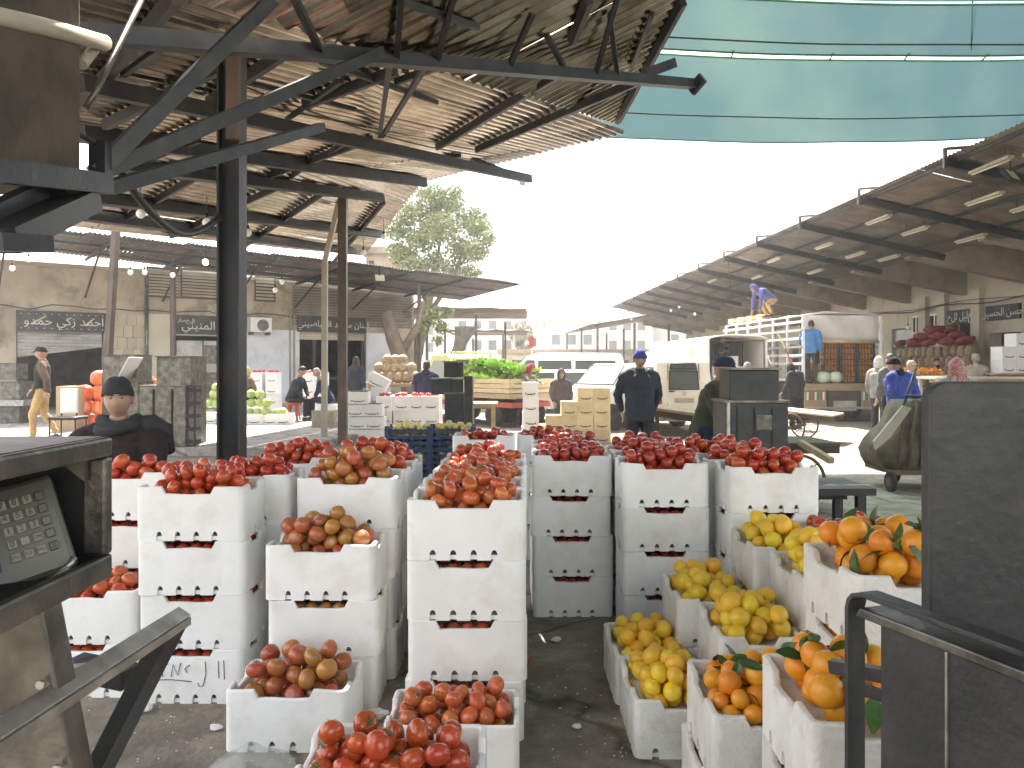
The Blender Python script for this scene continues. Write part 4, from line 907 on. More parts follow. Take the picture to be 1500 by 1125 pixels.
q.build('rim', M['steel_grey'], ws, bevel=.005); MB().bx(X0, X1 - .005, Y0, Y1 + .003, Z1 + .0005, Z1 + .0035).build('top_plate', M['steel_grey'], ws)
MB().prism([(X1 - .05, Z1 - .03), (X1 - .012, Z1 - .03), (X1 - .012, Z1 - .06)], Y1 - .03, Y1 - .02, lambda a, b_, c: V((a, c, b_))).build('corner_gusset', M['steel_grey'], ws)
ic = at(24, 782, 1.07); vd = (V((0, 0, CH)) - ic).normalized(); vx = V((0, 0, 1)).cross(vd).normalized(); vy = vd.cross(vx)
RI = Matrix((vx, vy, vd)).transposed() @ Matrix.Rotation(R(14), 3, 'Z') @ Matrix.Rotation(R(-8), 3, 'X')
RI4 = Matrix.Translation(ic) @ RI.to_4x4()
def ip(x, y, z=0.0): return ic + RI @ V((x, y, z))
q = MB(); q.box(ip(-.07, 0, -.016), (.26, .142, .032), RI); ind = q.build('indicator', M['keypad'], ws, bevel=.008)
q = MB(); q.box(ip(-.085, .005, .0015), (.115, .10, .003), RI); q.build('display_window', M['lcd'], ind)
q = MB(); q.box(ip(-.052, -.02, .004), (.03, .035, .003), RI); q.build('display_frame', M['green_paint'], ind)
for r_, rowk in enumerate(['789 ', '456 ', '123 ', '0.- ', 'abcd']):
    for c_, ch in enumerate(rowk):
        x, y = -.008 + .0155 * c_, .042 - .0185 * r_
        kq = MB(); kq.box(ip(x, y, .003), (.0118, .0125, .006), RI); ko = kq.build('key', M['key'] if c_ < 3 else M['keypad'], ind, bevel=.0015)
        s_ = {'a': 'M1', 'b': 'M2', 'c': 'M3', '-': 'TM', 'd': '%'}.get(ch, ch)
        if s_.strip(): text('key_number', s_, .0115 if len(s_) == 1 else .0068, RI4 @ Matrix.Translation((x, y, .0064)), M['black'], ind, .0003)
MB().tube([ip(.02, -.075, -.005), ip(.05, -.066, .015), ip(.056, -.058, .012)], .005, 8).build('latch', M['steel_raw'], ind)
MB().tube([ip(-.012, -.115, .01), ip(.012, -.088, .03), ip(.045, -.072, .02)], [.009, .008, .005], 8).build('strap', M['pipe'], ws)
MB().prism([(-1.25, 1.244), (-.655, 1.244), (-.598, .95), (-.56, .1), (-1.25, .1)], 1.06, 1.11, lambda a, b_, c: V((a, c, b_))).build('post', M['steel_grey'], ws, bevel=.004)
MB().bx(-1.35, -.5, .5, 1.35, .0, .1).build('base', M['steel'], ws, bevel=.008)
for z_, x_ in [(1.115, -.642), (1.0, -.62)]: MB().tube([(x_, 1.05, z_), (x_, 1.045, z_)], .006, 8).build('bolt', M['steel_raw'], ws)
ga = thing('guard_rail', 'bright worn steel angle arm braced beside the weighing post', 'guard rail', (-.63, 1.1, 0))
a0, a1 = V((-.635, .6, 1.118)), V((-.622, 1.46, 1.082))
q = MB(); q.bar(a0, a1, .028, .006, 0, V((.55, 0, .83))); q.build('arm', M['steel_raw'], ga, bevel=.001)
q = MB(); q.bar(a0 + V((.010, 0, -.017)), a1 + V((.010, 0, -.017)), .006, .014); q.build('arm_lip', M['steel_raw'], ga)
d0 = V((-.632, 1.44, 1.070)); d1 = at(108, 1128, 1.38); d2 = d0 + (d1 - d0) * 2.9
MB().bar(d0, V((d2.x, d2.y, .1)), .05, .03, 0, V((1, 0, .5))).build('brace', M['steel'], ga)
MB().bar(at(192, 992, 1.47), at(108, 975, 1.5), .05, .035).build('cross_bar', M['steel'], ga)
MB().bar(at(112, 972, 1.5), at(66, 992, 1.35), .06, .008).build('cross_plate', M['steel_raw'], ga)
MB().bx(-1.3, -.75, 1.36, 1.7, .0, .1).build('foot', M['steel'], ga)

# ------------------------------------------------------------------ steel scale back and guard rail, right
rs = thing('platform_scale', 'tall charcoal steel scale back with rounded corner', 'scale', (1.0, 1.35, 0))
poly = [(.706 + .03 - .03 * math.cos(t), 1.522 - .03 + .03 * math.sin(t)) for t in [i * math.pi / 12 for i in range(7)]] + [(1.3, 1.522), (1.3, .1), (.706, .1)]
MB().prism(poly, 1.30, 1.33, lambda a, b_, c: V((a, c, b_))).build('back_panel', M['steel'], rs, bevel=.004)
MB().bx(.68, 1.35, 1.2, 1.5, 0, .1).build('base', M['steel'], rs)
gr = thing('guard_rail', 'flat steel guard rail with bent corner around a dark plate', 'guard rail', (.62, 1.1, 0))
q = MB(); xr, yr, zr = .557, 1.25, 1.187; dr = V((.36, -1, 0)).normalized()
pth = [V((xr, yr, .1)), V((xr, yr, zr - .03))] + [V((xr, yr, zr - .03)) + dr * (.03 * (1 - math.cos(t))) + V((0, 0, .03 * math.sin(t))) for t in (.5, .9, 1.57)] + [V((xr, yr, zr)) + dr * .9]
nrm = V((1, .36, 0)).normalized()
rings = []
for i, p in enumerate(pth):
    d = (pth[min(i + 1, len(pth) - 1)] - pth[max(i - 1, 0)]).normalized(); e = d.cross(nrm).normalized()
    rings.append([p + nrm * .018 * a + e * .004 * c for a, c in ((-1, -1), (1, -1), (1, 1), (-1, 1))])
q.loft(rings, 0, False); q.build('rail', M['steel'], gr, bevel=.0015)
pa = V((.585, 1.21, 0)); pb = pa + dr * .8
q = MB(); q.prism([(0, .1), (.85, .1), (.85, 1.150), (0, 1.150)], -.006, .006, lambda a, b_, c: pa + dr * a + nrm * c + V((0, 0, b_))); q.build('plate', M['steel'], gr)
q = MB(); q.prism([(-.03, 1.150), (.85, 1.150), (.85, 1.166), (-.02, 1.166)], -.03, .03, lambda a, b_, c: pa + dr * a + nrm * c + V((0, 0, b_))); q.build('plate_flange', M['steel_grey'], gr, bevel=.003)
q = MB(); q.prism([(.118, .1), (.122, .1), (.122, 1.149), (.118, 1.149)], -.009, .009, lambda a, b_, c: pa + dr * a + nrm * c + V((0, 0, b_))); q.build('weld_seam', M['steel_raw'], gr)
for y_, z_ in [(.02, .83), (.02, .6)]: MB().tube([pa + dr * y_ + V((0, 0, z_)) - nrm * .004, pa + dr * y_ + V((0, 0, z_)) - nrm * .016], .010, 10).build('bolt', M['rust'], gr)
MB().bar(at(1218, 975, 1.36), at(1300, 990, 1.28), .02, .022).bar(at(1236, 1000, 1.34), at(1300, 1022, 1.27), .008, .02).build('bracket', M['steel'], gr)

# ------------------------------------------------------------------ weighing cabinets standing among the stalls
def cabinet(label, d, boxes, m, extra=(), depth=.5, cat='scale', name='weighing_cabinet', base=None):
    xs = [gx(p, d) for bx in boxes for p in bx[:2]]; t = thing(name, label, cat, ((min(xs) + max(xs)) / 2, d, 0))
    for k, (p0, p1, q0, q1, dd) in enumerate(boxes):
        q = MB(); z0 = max(zz(q1, d), base if base is not None else 0); z1 = zz(q0, d); q.bx(gx(p0, d), gx(p1, d), d + (.0 if k == 0 else .03), d + dd, z0, z1)
        o = q.build('lower_box' if k == 0 else 'upper_box', m, t, bevel=.008)
        q = MB(); q.bx(gx(p0, d) - .012, gx(p1, d) + .012, d - .012, d + dd + .012, z1 + .0005, z1 + .02); q.build('lid', M['steel_grey'] if m == M['steel'] else m, t)
    return t
t = cabinet('dark steel weighing cabinet in two tiers in front of the olive-jacketed man', 6.6, [(1063, 1155, 590, 900, .42), (1070, 1143, 542, 589, .36)], M['steel'])
q = MB(); q.bx(gx(1107, 6.6), gx(1130, 6.6), 6.585, 6.598, zz(629, 6.6), zz(608, 6.6)); q.build('inspection_plate', M['steel_grey'], t)
for p in (1080, 1105, 1131): q = MB(); q.bx(gx(p, 6.6) - .004, gx(p, 6.6) + .004, 6.59, 6.598, .05, zz(597, 6.6)); q.build('seam', M['black'], t)
q = MB(); q.bx(gx(1064, 6.6), gx(1068, 6.6), 6.57, 6.6, .0, zz(590, 6.6)); q.build('edge_strip', M['steel_raw'], t)
t = cabinet('big dusty grey weighing cabinet behind the seated man', 13.2, [(205, 272, 566, 700, .9), (228, 279, 523, 565, .7)], M['steel_grey'], base=.15)
for p in (225, 252): q = MB(); q.bx(gx(p, 13.2) - .01, gx(p, 13.2) + .01, 13.17, 13.198, .2, zz(570, 13.2)); q.build('seam', M['black'], t)
q = MB()
for k in range(5): q.bx(gx(274, 13.2), gx(284, 13.2), 13.2, 13.5, .2 + .22 * k, .26 + .22 * k)
q.bx(gx(273, 13.2), gx(274.5, 13.2), 13.2, 13.26, .15, zz(566, 13.2)); q.bx(gx(283.5, 13.2), gx(285, 13.2), 13.2, 13.26, .15, zz(566, 13.2)); q.build('side_ladder', M['black'], t)
t = cabinet('small grey box scale with hinged flap next to the big dusty cabinet', 13.8, [(162, 202, 560, 700, .6), (150, 200, 521, 559, .6)], M['steel_grey'], base=.15)
q = MB(); q.box(at(190, 540, 13.6), (.02, .5, .45), euler(0, .5, 0)); q.build('flap', M['shutter'], t)
t = cabinet('stacked black scale boxes with a tall black slab behind the white cartons', 11.0, [(651, 678, 577, 640, .35), (631, 660, 556, 578, .35), (661, 677, 557, 576, .3), (650, 669, 531, 553, .3), (670, 678, 532, 552, .25)], M['steel'])
q = MB(); q.bx(gx(680, 11), gx(692, 11), 11.0, 11.3, .3, zz(551, 11)); q.build('slab', M['steel'], t)
q = MB(); q.bx(gx(630, 11), gx(694, 11), 10.9, 11.5, .28, .32)
for p in (633, 690):
    for y in (10.95, 11.45): q.bx(gx(p, 11) - .03, gx(p, 11) + .03, y - .03, y + .03, 0, .28)
q.build('stand', M['wood'], t)
t = cabinet('grey weighing machine beside the half-open shutter', 18.5, [(0, 28, 560, 640, .7), (-8, 22, 533, 556, .5)], M['steel_grey'], base=.15)
q = MB(); q.bx(gx(-10, 18.5), gx(42, 18.5), 18.3, 19.3, zz(594, 18.5), zz(586, 18.5)); q.build('tray', M['steel_raw'], t)

# ------------------------------------------------------------------ cartons, crates and produce around the stalls
def carton_mesh(name, w_, d_, h_, m, slot=True):
    b = MB(); b.bx(-w_ / 2, w_ / 2, -d_ / 2, d_ / 2, 0, h_, 0)
    b.bx(-w_ / 2 - .003, w_ / 2 + .003, -d_ / 2 - .003, d_ / 2 + .003, h_ - .03, h_ - .001, 0)
    if slot:
        for s in (-1, 1):
            b.bx(-w_ * .2, w_ * .2, s * (d_ / 2 + .002) - .003, s * (d_ / 2 + .002) + .003, h_ * .16, h_ * .23, 1)  # dark strips on the solid face paint the shade of the hand holes
            for k in (-1, 1): b.bx(k * w_ * .27 - .012, k * w_ * .27 + .012, s * (d_ / 2 + .002) - .003, s * (d_ / 2 + .002) + .003, h_ * .2, h_ * .3, 1)
    return b.mesh(name, [m, M['dark']])
CT = carton_mesh('carton', .325, .40, .30, M['carton']); TC = carton_mesh('crate', .325, .42, .275, M['carton_tan']); WC = carton_mesh('crate', .42, .34, .24, M['carton'])
def cst(me, name, cols, y, h, label, cat, group, z=0.0, depth2=0):
    for ci, (px, n) in enumerate(cols):
        for k in range(n):
            lbl = '%s %s in the %s' % (ORD[n][k] if n > 1 else 'single', label[0], label[1] % ['first', 'second', 'third', 'fourth', 'fifth', 'sixth'][ci])
            o = inst(name, me, (gx(px, y) + rnd.uniform(-.01, .01), y + .2 + rnd.uniform(-.015, .015), z + k * h), (0, 0, rnd.uniform(-.03, .03)))
            tag(o, lbl, cat, group)
            if depth2:
                o2 = inst(name, me, (o.location.x, o.location.y + .41, z + k * h), (0, 0, rnd.uniform(-.03, .03))); tag(o2, 'rear ' + lbl, cat, group + ' rear row')
cst(CT, 'carton', [(563, 3), (587, 3), (610, 3), (632, 3)], 16.2, .3, ('white pepper carton', '%s column beyond the blue fruit crates'), 'carton', 'white pepper cartons', 0, 1)
for px in (563, 587, 610, 632):
    q = MB(); x = gx(px, 16.2)
    for k in range(14): q.ell((x + rnd.uniform(-.12, .12), 16.4 + rnd.uniform(-.15, .15), .915 + rnd.uniform(0, .03)), (.04, .035, .035), 7, 5)
    tag(q.build('peppers', M['redveg']), 'red peppers on the pepper carton column, part of a row', 'peppers', 'peppers on the white cartons', 'stuff')
cst(CT, 'carton', [(777, 4)], 15.6, .3, ('bright white carton', '%s tall column beside the tan crates'), 'carton', 'tall carton column')
cst(TC, 'crate', [(834, 3), (858, 4), (882, 4), (812, 2)], 15.3, .275, ('tan crate', '%s column in front of the parked white car'), 'crate', 'tan crates in sunlight')
cst(TC, 'crate', [(793, 1), (800, 1)], 16.4, .275, ('yellowed crate', '%s place behind the tan crates'), 'crate', 'yellowed crates')
cst(CT, 'carton', [(375, 4), (398, 4)], 21.5, .3, ('red-topped white carton', '%s column against the whitewashed wall'), 'carton', 'cartons by the white wall', .15)
cst(CT, 'carton', [(452, 4), (468, 4)], 21.0, .3, ('red-topped white carton', '%s column behind the stooping man'), 'carton', 'cartons behind the stooping man', .15)
for y, pxs in [(21.7, (375, 398)), (21.2, (452, 468))]:
    for px in pxs:
        q = MB()
        for k in range(12): q.ell((gx(px, y - .2) + rnd.uniform(-.13, .13), y + rnd.uniform(-.15, .15), 1.36 + rnd.uniform(0, .03)), (.045, .04, .035), 7, 5)
        tag(q.build('peppers', M['redveg']), 'red peppers on cartons near the whitewashed wall', 'peppers', 'peppers near the wall', 'stuff')
for k in range(4):                                                            # cucumbers in white crates
    for j in range(2):
        x = gx(520 + 24 * j + 3 * (k % 2), 15.6); z = .255 * k
        if k == 3 and j == 1: continue
        o = inst('crate', WC, (x, 15.8, z), (0, 0, rnd.uniform(-.04, .04))); tag(o, '%s white cucumber crate, %s column by the brown column' % (ORD[4][k], ['near', 'far'][j]), 'crate', 'white cucumber crates')
        q = MB()
        for _ in range(16): 
            a = rnd.uniform(0, 3.1); p = V((x + rnd.uniform(-.14, .14), 15.8 + rnd.uniform(-.1, .1), z + .25)); dv = V((math.cos(a), math.sin(a), .1)) * .06; q.tube([p - dv, p, p + dv], [.012, .02, .012], 6)
        tag(q.build('cucumbers', M['cucumber']), 'cucumbers in the %s crate of the %s column' % (ORD[4][k], ['near', 'far'][j]), 'cucumbers', None, 'stuff')
o = inst('crate', WC, at(551, 566, 15.6), (0, R(28), 0)); tag(o, 'tilted white crate of cucumbers leaning on the cucumber stack', 'crate')
# blue plastic crates of golden fruit
def slat_crate(name, w_, d_, h_, m, ns=4):
    b = MB(); t_ = .012; b.bx(-w_ / 2, w_ / 2, -d_ / 2, d_ / 2, 0, .014)
    for s in (-1, 1):
        for k in range(ns):
            z0 = h_ * (.03 + (1 / ns) * k) if ns > 2 else h_ * (.0 + .5 * k); b.bx(-w_ / 2, w_ / 2, s * d_ / 2 - t_ / 2, s * d_ / 2 + t_ / 2, z0, z0 + h_ * .14); b.bx(s * w_ / 2 - t_ / 2, s * w_ / 2 + t_ / 2, -d_ / 2 + .007, d_ / 2 - .007, z0, z0 + h_ * .14)
        for k in range(6):
            x = -w_ / 2 + w_ * k / 5; b.bx(x - .009, x + .009, s * d_ / 2 - .004, s * d_ / 2 + .004, 0, h_ * .96)
    for sx in (-1, 1):
        for sy in (-1, 1): b.bx(sx * w_ / 2 - .022, sx * w_ / 2 + .022, sy * d_ / 2 - .022, sy * d_ / 2 + .022, 0, h_ + .012)
    return b.mesh(name, m)
def fruit_mass(w_, d_, z0, r, n, m, seed, fill=True):
    b = MB(); rg = random.Random(seed)
    for x, y, z, rr in pile(w_, d_, r, n, rg, .5): b.ell((x, y, z0 + z), (rr, rr, rr * .92), 10, 7)
    return b.mesh('fruit', m)
SB = slat_crate('fruit_crate', .40, .30, .235, M['blueplastic']); AP = fruit_mass(.38, .28, .13, .034, 46, M['apple'], 3)
for ci, (x, n) in enumerate([(-.99, 4), (-.575, 4)]):
    for k in range(n):
        o = inst('fruit_crate', SB, (x, 7.5, k * .24), (0, 0, rnd.uniform(-.02, .02))); tag(o, '%s blue plastic crate of golden apples in the %s column' % (ORD[4][k], ['cartons-side', 'foam-crate-side'][ci]), 'crate', 'blue crates of golden apples')
        c = inst('apples', AP, (0, 0, -.02), (0, 0, 0), o); c['kind'] = 'stuff'
o = inst('crate', WC, (gx(664, 9.2), 9.3, .62), (0, 0, .05), None, (1.05, 1, .55)); tag(o, 'shallow pale crate of small brown fruit behind the blue crates', 'crate')
c = inst('kiwis', fruit_mass(.36, .28, .2, .026, 50, M['potato'], 9), (0, 0, .03), (0, 0, 0), o); c['kind'] = 'stuff'
t = thing('bench', 'low grey bench carrying the shallow brown-fruit crate', 'bench', (gx(664, 9.2), 9.3, 0)); x = gx(664, 9.2)
MB().bx(x - .4, x + .4, 9.05, 9.6, .57, .62).build('top', M['wood'], t)
for sx in (-.36, .36):
    for y in (9.1, 9.55): MB().bx(x + sx - .025, x + sx + .025, y - .025, y + .025, 0, .57).build('leg', M['wood'], t)
def table(name, label, cx, cy, w_, d_, h_, m, top=.04, rz=0, cat='table'):
    t = thing(name, label, cat, (cx, cy, 0), rz); R3 = rotz(rz); o = V((cx, cy, 0)); n = max(3, int(d_ / .14))
    for k in range(n): MB().box(o + R3 @ V((0, -d_ / 2 + d_ * (k + .5) / n, h_ - top / 2)), (w_, d_ / n - .006, top), R3).build('plank', m, t)
    for sx in (-1, 1):
        for sy in (-1, 1): MB().box(o + R3 @ V((sx * (w_ / 2 - .08), sy * (d_ / 2 - .08), (h_ - top) / 2)), (.06, .06, h_ - top), R3).build('leg', m, t)
    MB().box(o + R3 @ V((0, 0, h_ - top - .04)), (w_ - .2, .05, .06), R3).build('rail', m, t)
    return t
table('table', 'plain wooden table next to the lettuce truck', gx(706, 13.6), 13.8, .55, .8, zz(590, 13.6), M['wood'])
table('bench', 'black plank bench beside the chipped tomato crate', 2.12, 5.75, .95, .55, zz(712, 5.6), M['black'], .05, 0, 'bench')
# cabbages and watermelon-green heads on white crates
CB = [MB().ell((0, 0, 0), (1, 1, .86), 14, 10, fn=lambda d, p: p * (1 + .06 * noise.noise(d * 2.5 + V((k_, 0, 0))) + .03 * math.cos(6 * math.atan2(d.y, d.x)))).mesh('cabbage', M['cabbage']) for k_ in (1, 5, 9)]
cbd = 18.4
for k, (px, py) in enumerate([(305, 616), (327, 617), (352, 618), (378, 617), (400, 618), (418, 617)]):
    o = inst('crate', WC, (gx(px, cbd), cbd + (.3 if px < 340 else -.1), .15), (0, 0, rnd.uniform(-.06, .06)), None, (1, 1, 1.05)); tag(o, 'white crate full of cabbages, number %s along the cabbage heap' % ['one', 'two', 'three', 'four', 'five', 'six'][k], 'crate', 'white cabbage crates')
cbs = []
for px in range(300, 350, 11): cbs += [(px, 592, .3), (px + 4, 579, .35)]
for px in range(303, 346, 12): cbs += [(px + 3, 568, .4)]
for px in range(356, 426, 12): cbs.append((px, 604, -.12))
for px in (355, 368, 380, 392): cbs.append((px, 590, 0))
for px in (366, 380): cbs.append((px, 577, 0))
for px, py, dy in cbs:
    o = inst('cabbage', rnd.choice(CB), (gx(px, cbd) + rnd.uniform(-.02, .02), cbd + dy + rnd.uniform(-.05, .05), zz(py, cbd)), rrot(rnd, .5), None, rnd.uniform(.105, .135))
    tag(o, 'pale green cabbage in the sunlit cabbage heap', 'cabbage', 'cabbages in the heap')
# bags of carrots
def sack_mesh(name, m, seed, rx=.2, rz=.17, fold=.08):
    return MB().ell((0, 0, 0), 1, 18, 12, fn=lambda d, p: V((p.x * rx * (1 - .15 * abs(d.z) ** 3), p.y * rx * .85, math.copysign(abs(p.z) ** .7, p.z) * rz)) * (1 + fold * noise.noise(d * 3 + V((seed, 0, 0))) + .04 * noise.noise(d * 8 + V((seed, 3, 0))))).mesh(name, m)
CBG = [sack_mesh('carrot_bag', M['carrot'], k) for k in (1, 2, 3)]
for k in range(4):
    for j, px in enumerate((122, 142)):
        if k == 3 and j == 0: continue
        o = inst('carrot_bag', rnd.choice(CBG), (gx(px, 16.8) + rnd.uniform(-.02, .02), 16.9, .15 + .16 + .32 * k), (0, 0, rnd.uniform(0, 6))); tag(o, 'clear bag of orange carrots in the carrot-bag stack', 'bag', 'stacked carrot bags')
o = inst('carrot_bag', CBG[1], (gx(207, 15.6), 15.8, zz(560, 15.6)), (0, 0, 1), None, .9); tag(o, 'lone bag of carrots showing between the two weighing cabinets', 'bag')
table('table', 'small table under the lone carrot bag between weighing cabinets', gx(207, 15.6), 15.8, .6, .6, zz(560, 15.6) - .15, M['wood_dark'])
PB = [sack_mesh('potato_sack', M['potato'], k, .15, .2, .05) for k in (4, 5, 6)]
for k, (px, py) in enumerate([(540 + 12 * i, 553) for i in range(6)] + [(546 + 12 * i, 540) for i in range(5)] + [(558 + 11 * i, 528) for i in range(3)]):
    o = inst('ginger_bag', rnd.choice(PB), (gx(px + 6, 20), 20.2 + (553 - py) * .01, zz(py, 20)), (0, 0, rnd.uniform(0, 6)), None, (1.1, 1.1, .8)); tag(o, 'clear bag of tan roots heaped beside the leaning trunk', 'bag', 'bags of roots by the trunk')
table('table', 'broad table under the heaped bags of roots', gx(575, 20), 20.3, 1.6, .9, zz(561, 20), M['wood'])
# oranges pyramid behind the cabinets
t = table('stall_table', 'stall table heaped with oranges behind the carrot bags', gx(190, 19), 19.3, 1.5, .8, 1.05, M['wood_dark'])
c = tag(inst('oranges', fruit_mass(1.3, .7, 0, .05, 130, M['orange'], 12), (gx(190, 19), 19.3, 1.05)), 'heap of small oranges on the stall table by the shutter', 'oranges', None, 'stuff')
# basket, stools, chair, cardboard
bk = thing('basket', 'square woven basket on the pavement near the red stool', 'basket', (gx(472, 17.4), 17.6, .15))
for k in range(5):
    for j in range(8):
        x = gx(456, 17.4) + .5 * (j + .5) / 8; q = MB(); q.bx(x - .028, x + .028, 17.39 + .008 * ((j + k) % 2), 17.41 + .008 * ((j + k) % 2), .16 + .075 * k, .225 + .075 * k); q.build('weave_strip', M['pipe'], bk)
MB().bx(gx(456, 17.4), gx(456, 17.4) + .5, 17.42, 17.8, .15, .52).build('body', M['wood'], bk)
ch = thing('chair', 'black-seated chair with white back near the carrot bags', 'chair', (gx(97, 13.9), 14.0, .15)); cx = gx(95, 13.9)
MB().bx(cx - .27, cx + .25, 13.8, 14.25, .56, .62).build('seat', M['black'], ch, bevel=.02)
MB().bx(cx - .26, cx - .22 + .28, 14.18, 14.24, .66, 1.12).build('backrest', M['white'], ch, bevel=.02)
for sx in (-.24, .22):
    for y in (13.84, 14.2): MB().tube([(cx + sx, y, .15), (cx + sx, y, .57)], .014, 8).build('leg', M['steel'], ch)
for sx in (-.24, .04): MB().tube([(cx + sx, 14.21, .57), (cx + sx, 14.21, 1.1)], .014, 8).build('back_post', M['steel'], ch)
q = MB(); q.bx(gx(82, 16.4), gx(110, 16.4), 16.4, 16.9, .15, zz(566, 16.4)); tag(q.build('cardboard_box', M['cardboard']), 'tall brown cardboard box between the walking man and carrot bags', 'box')
st_ = thing('stool', 'red plastic stool under the grey-jacketed sitting man', 'stool', (gx(428, 19.5), 19.6, .15)); x = gx(428, 19.5)
MB().rev([(.17, .40), (.19, .43), (.19, .45), (.02, .455)], 16, (x, 19.6, .15)).build('seat', M['blue_stripe'], st_)
for a in range(4): MB().bar((x + .12 * math.cos(a * 1.57 + .8), 19.6 + .12 * math.sin(a * 1.57 + .8), .56), (x + .19 * math.cos(a * 1.57 + .8), 19.6 + .19 * math.sin(a * 1.57 + .8), .15), .05, .02).build('leg', M['blue_stripe'], st_)
# potato and onion sacks on the hall dock
dock = MB(); sbox(dock, 13.4, 15.99, 11, 60, 0, .85); tag(dock.build('loading_dock', M['slab']), kind='structure')
OS = [sack_mesh('onion_sack', M['onion'], k, .3, .16, .3) for k in (7, 8, 9)]
for r_ in range(4):
    for j in range(11):
        y = 22.9 + .38 * j; o = inst('potato_sack', rnd.choice(PB), st(14.2 + .12 * r_, y + rnd.uniform(-.04, .04), .85 + .17 + .31 * r_), (0, 0, rnd.uniform(0, 6)), None, 1.05); tag(o, 'clear sack of potatoes, %s layer of the wall of sacks' % ORD[4][r_], 'sack', 'potato sacks, %s layer' % ORD[4][r_])
for k in range(24):
    lv = 0 if k < 13 else (1 if k < 20 else 2); y = (23.0 + .31 * k) if lv == 0 else (23.7 + .33 * (k - 13) if lv == 1 else 24.2 + .36 * (k - 20)); zt = .85 + .17 + 1.24 + .04 + .19 * lv; o = inst('onion_sack', rnd.choice(OS), st(14.55 + .12 * (k % 3), y, zt), (rnd.uniform(-.3, .3), rnd.uniform(-.3, .3), rnd.uniform(0, 6)), None, rnd.uniform(.66, .84)); tag(o, 'red mesh sack of onions lying on the potato sacks', 'sack', 'onion sacks on top of the potatoes')
for k in range(9):
    o = inst('onion_sack', rnd.choice(OS), st(14.3, 28.6, .85 + .14 + .2 * k), (0, 0, rnd.uniform(0, 6)), None, .9); tag(o, 'red mesh sack in the upright column behind the orange truck', 'sack', 'column of red sacks')
# stall tables in front of the dock with white crates
for k, (px, d, w_) in enumerate([(1345, 17.0, 1.5), (1440, 15.2, 2.3)]):
    table('stall_table', ['cream stall table where men sort produce', 'long cream stall table under white cartons'][k], gx(px, d), d, w_, .8, zz([549, 552][k], d), M['cream'])
for k, (px, n) in enumerate([(1478, 2), (1492, 3)]):
    for j in range(n): o = inst('carton', CT, (gx(px, 17.4) + .1 * k, 17.6, zz(540, 17.4) + .3 * j - .1), (0, 0, .05)); tag(o, '%s white carton of the %s pile beyond the seated men' % (ORD[n][j], ['lower', 'higher'][k]), 'carton', 'cartons beyond seated men')
table('table', 'table holding the two carton piles beyond the seated men', gx(1487, 17.4), 17.6, 1.0, .7, zz(540, 17.4) - .1, M['wood'])
o = tag(inst('oranges', fruit_mass(1.0, .5, 0, .04, 110, M['orange'], 22), (gx(1345, 17.0), 17.0, zz(549, 17.0))), 'spread of small oranges on the cream stall table', 'oranges', None, 'stuff')

# ------------------------------------------------------------------ carts
def spoked(parent, c, r, ax, m):
    q = MB(); ax = V(ax).normalized(); u = ax.cross(V((0, 0, 1))).normalized(); w_ = V((0, 0, 1)); c = V(c)
    q.tube([c + (u * math.cos(t) + w_ * math.sin(t)) * r for t in [i * math.pi / 12 for i in range(25)]], .018, 6, cap=False)
    for k in range(8): q.tube([c, c + (u * math.cos(k * math.pi / 4) + w_ * math.sin(k * math.pi / 4)) * r], .008, 5)
    q.tube([c - ax * .05, c + ax * .05], .035, 8)
    return q.build('wheel', m, parent)
def cart(name, label, cx, cy, L_, W_, h, rz, m, tilt=0, r=.33):
    t = thing(name, label, 'cart', (cx, cy, 0), rz); R3 = rotz(rz) @ Matrix.Rotation(tilt, 3, 'Y'); o = V((cx, cy, h)); n = 7
    for k in range(n): MB().box(o + R3 @ V((0, -W_ / 2 + W_ * (k + .5) / n, 0)), (L_, W_ / n - .008, .035), R3).build('plank', m, t)
    for s in (-1, 1): MB().box(o + R3 @ V((0, s * (W_ / 2 - .06), -.06)), (L_ * 1.02, .06, .085), R3).build('side_beam', M['wood_dark'], t)
    for s in (-1, 1): MB().box(o + R3 @ V((s * L_ * .36, 0, -.06)), (.07, W_ - .2, .07), R3).build('cross_beam', M['wood_dark'], t)
    Rz = rotz(rz)
    for s in (-1, 1): spoked(t, V((cx, cy, r + .02)) + Rz @ V((.0, s * (W_ / 2 + .04), 0)), r, Rz @ V((0, 1, 0)), M['rust'])
    MB().bar(V((cx, cy, r + .02)) + Rz @ V((0, -W_ / 2, 0)), V((cx, cy, r + .02)) + Rz @ V((0, W_ / 2, 0)), .05, .05).build('axle', M['rust'], t)
    for s in (-1, 1): MB().bar(V((cx, cy, r)) + Rz @ V((0, s * (W_ / 2 - .06), 0)), V((cx, cy, h - .08)) + Rz @ V((0, s * (W_ / 2 - .06), 0)), .06, .06).build('axle_post', M['wood_dark'], t)
    for s in (-1, 1): MB().bar(o + R3 @ V((-L_ * .42, s * (W_ / 2 - .08), -.08)), V((0, 0, 0)) + (o + R3 @ V((-L_ * .42, s * (W_ / 2 - .08), 0))) * 1 - V((0, 0, h - .02)) , .05, .05).build('prop_leg', M['wood_dark'], t)
    return t
cart('handcart', 'grey wooden handcart with spoked wheels beyond the blue-capped man', gx(1030, 10.2), 10.6, 1.35, .85, zz(607, 10.2), R(-18), M['wood'], R(7), .3)
cart('handcart', 'sunlit pale plank cart in front of the orange truck', gx(1176, 15.5), 15.8, 1.6, 1.0, zz(603, 15.5), R(-35), M['wood_pale'], R(4), .28)
t = cart('handcart', 'dark plank cart with projecting shaft behind the steel cabinet', gx(1160, 8.4), 8.7, .95, .8, zz(650, 8.4), R(4), M['wood_dark'], 0, .28)
MB().bar(at(1172, 648, 8.3), at(1218, 675, 7.7), .06, .06).build('shaft', M['wood'], t)
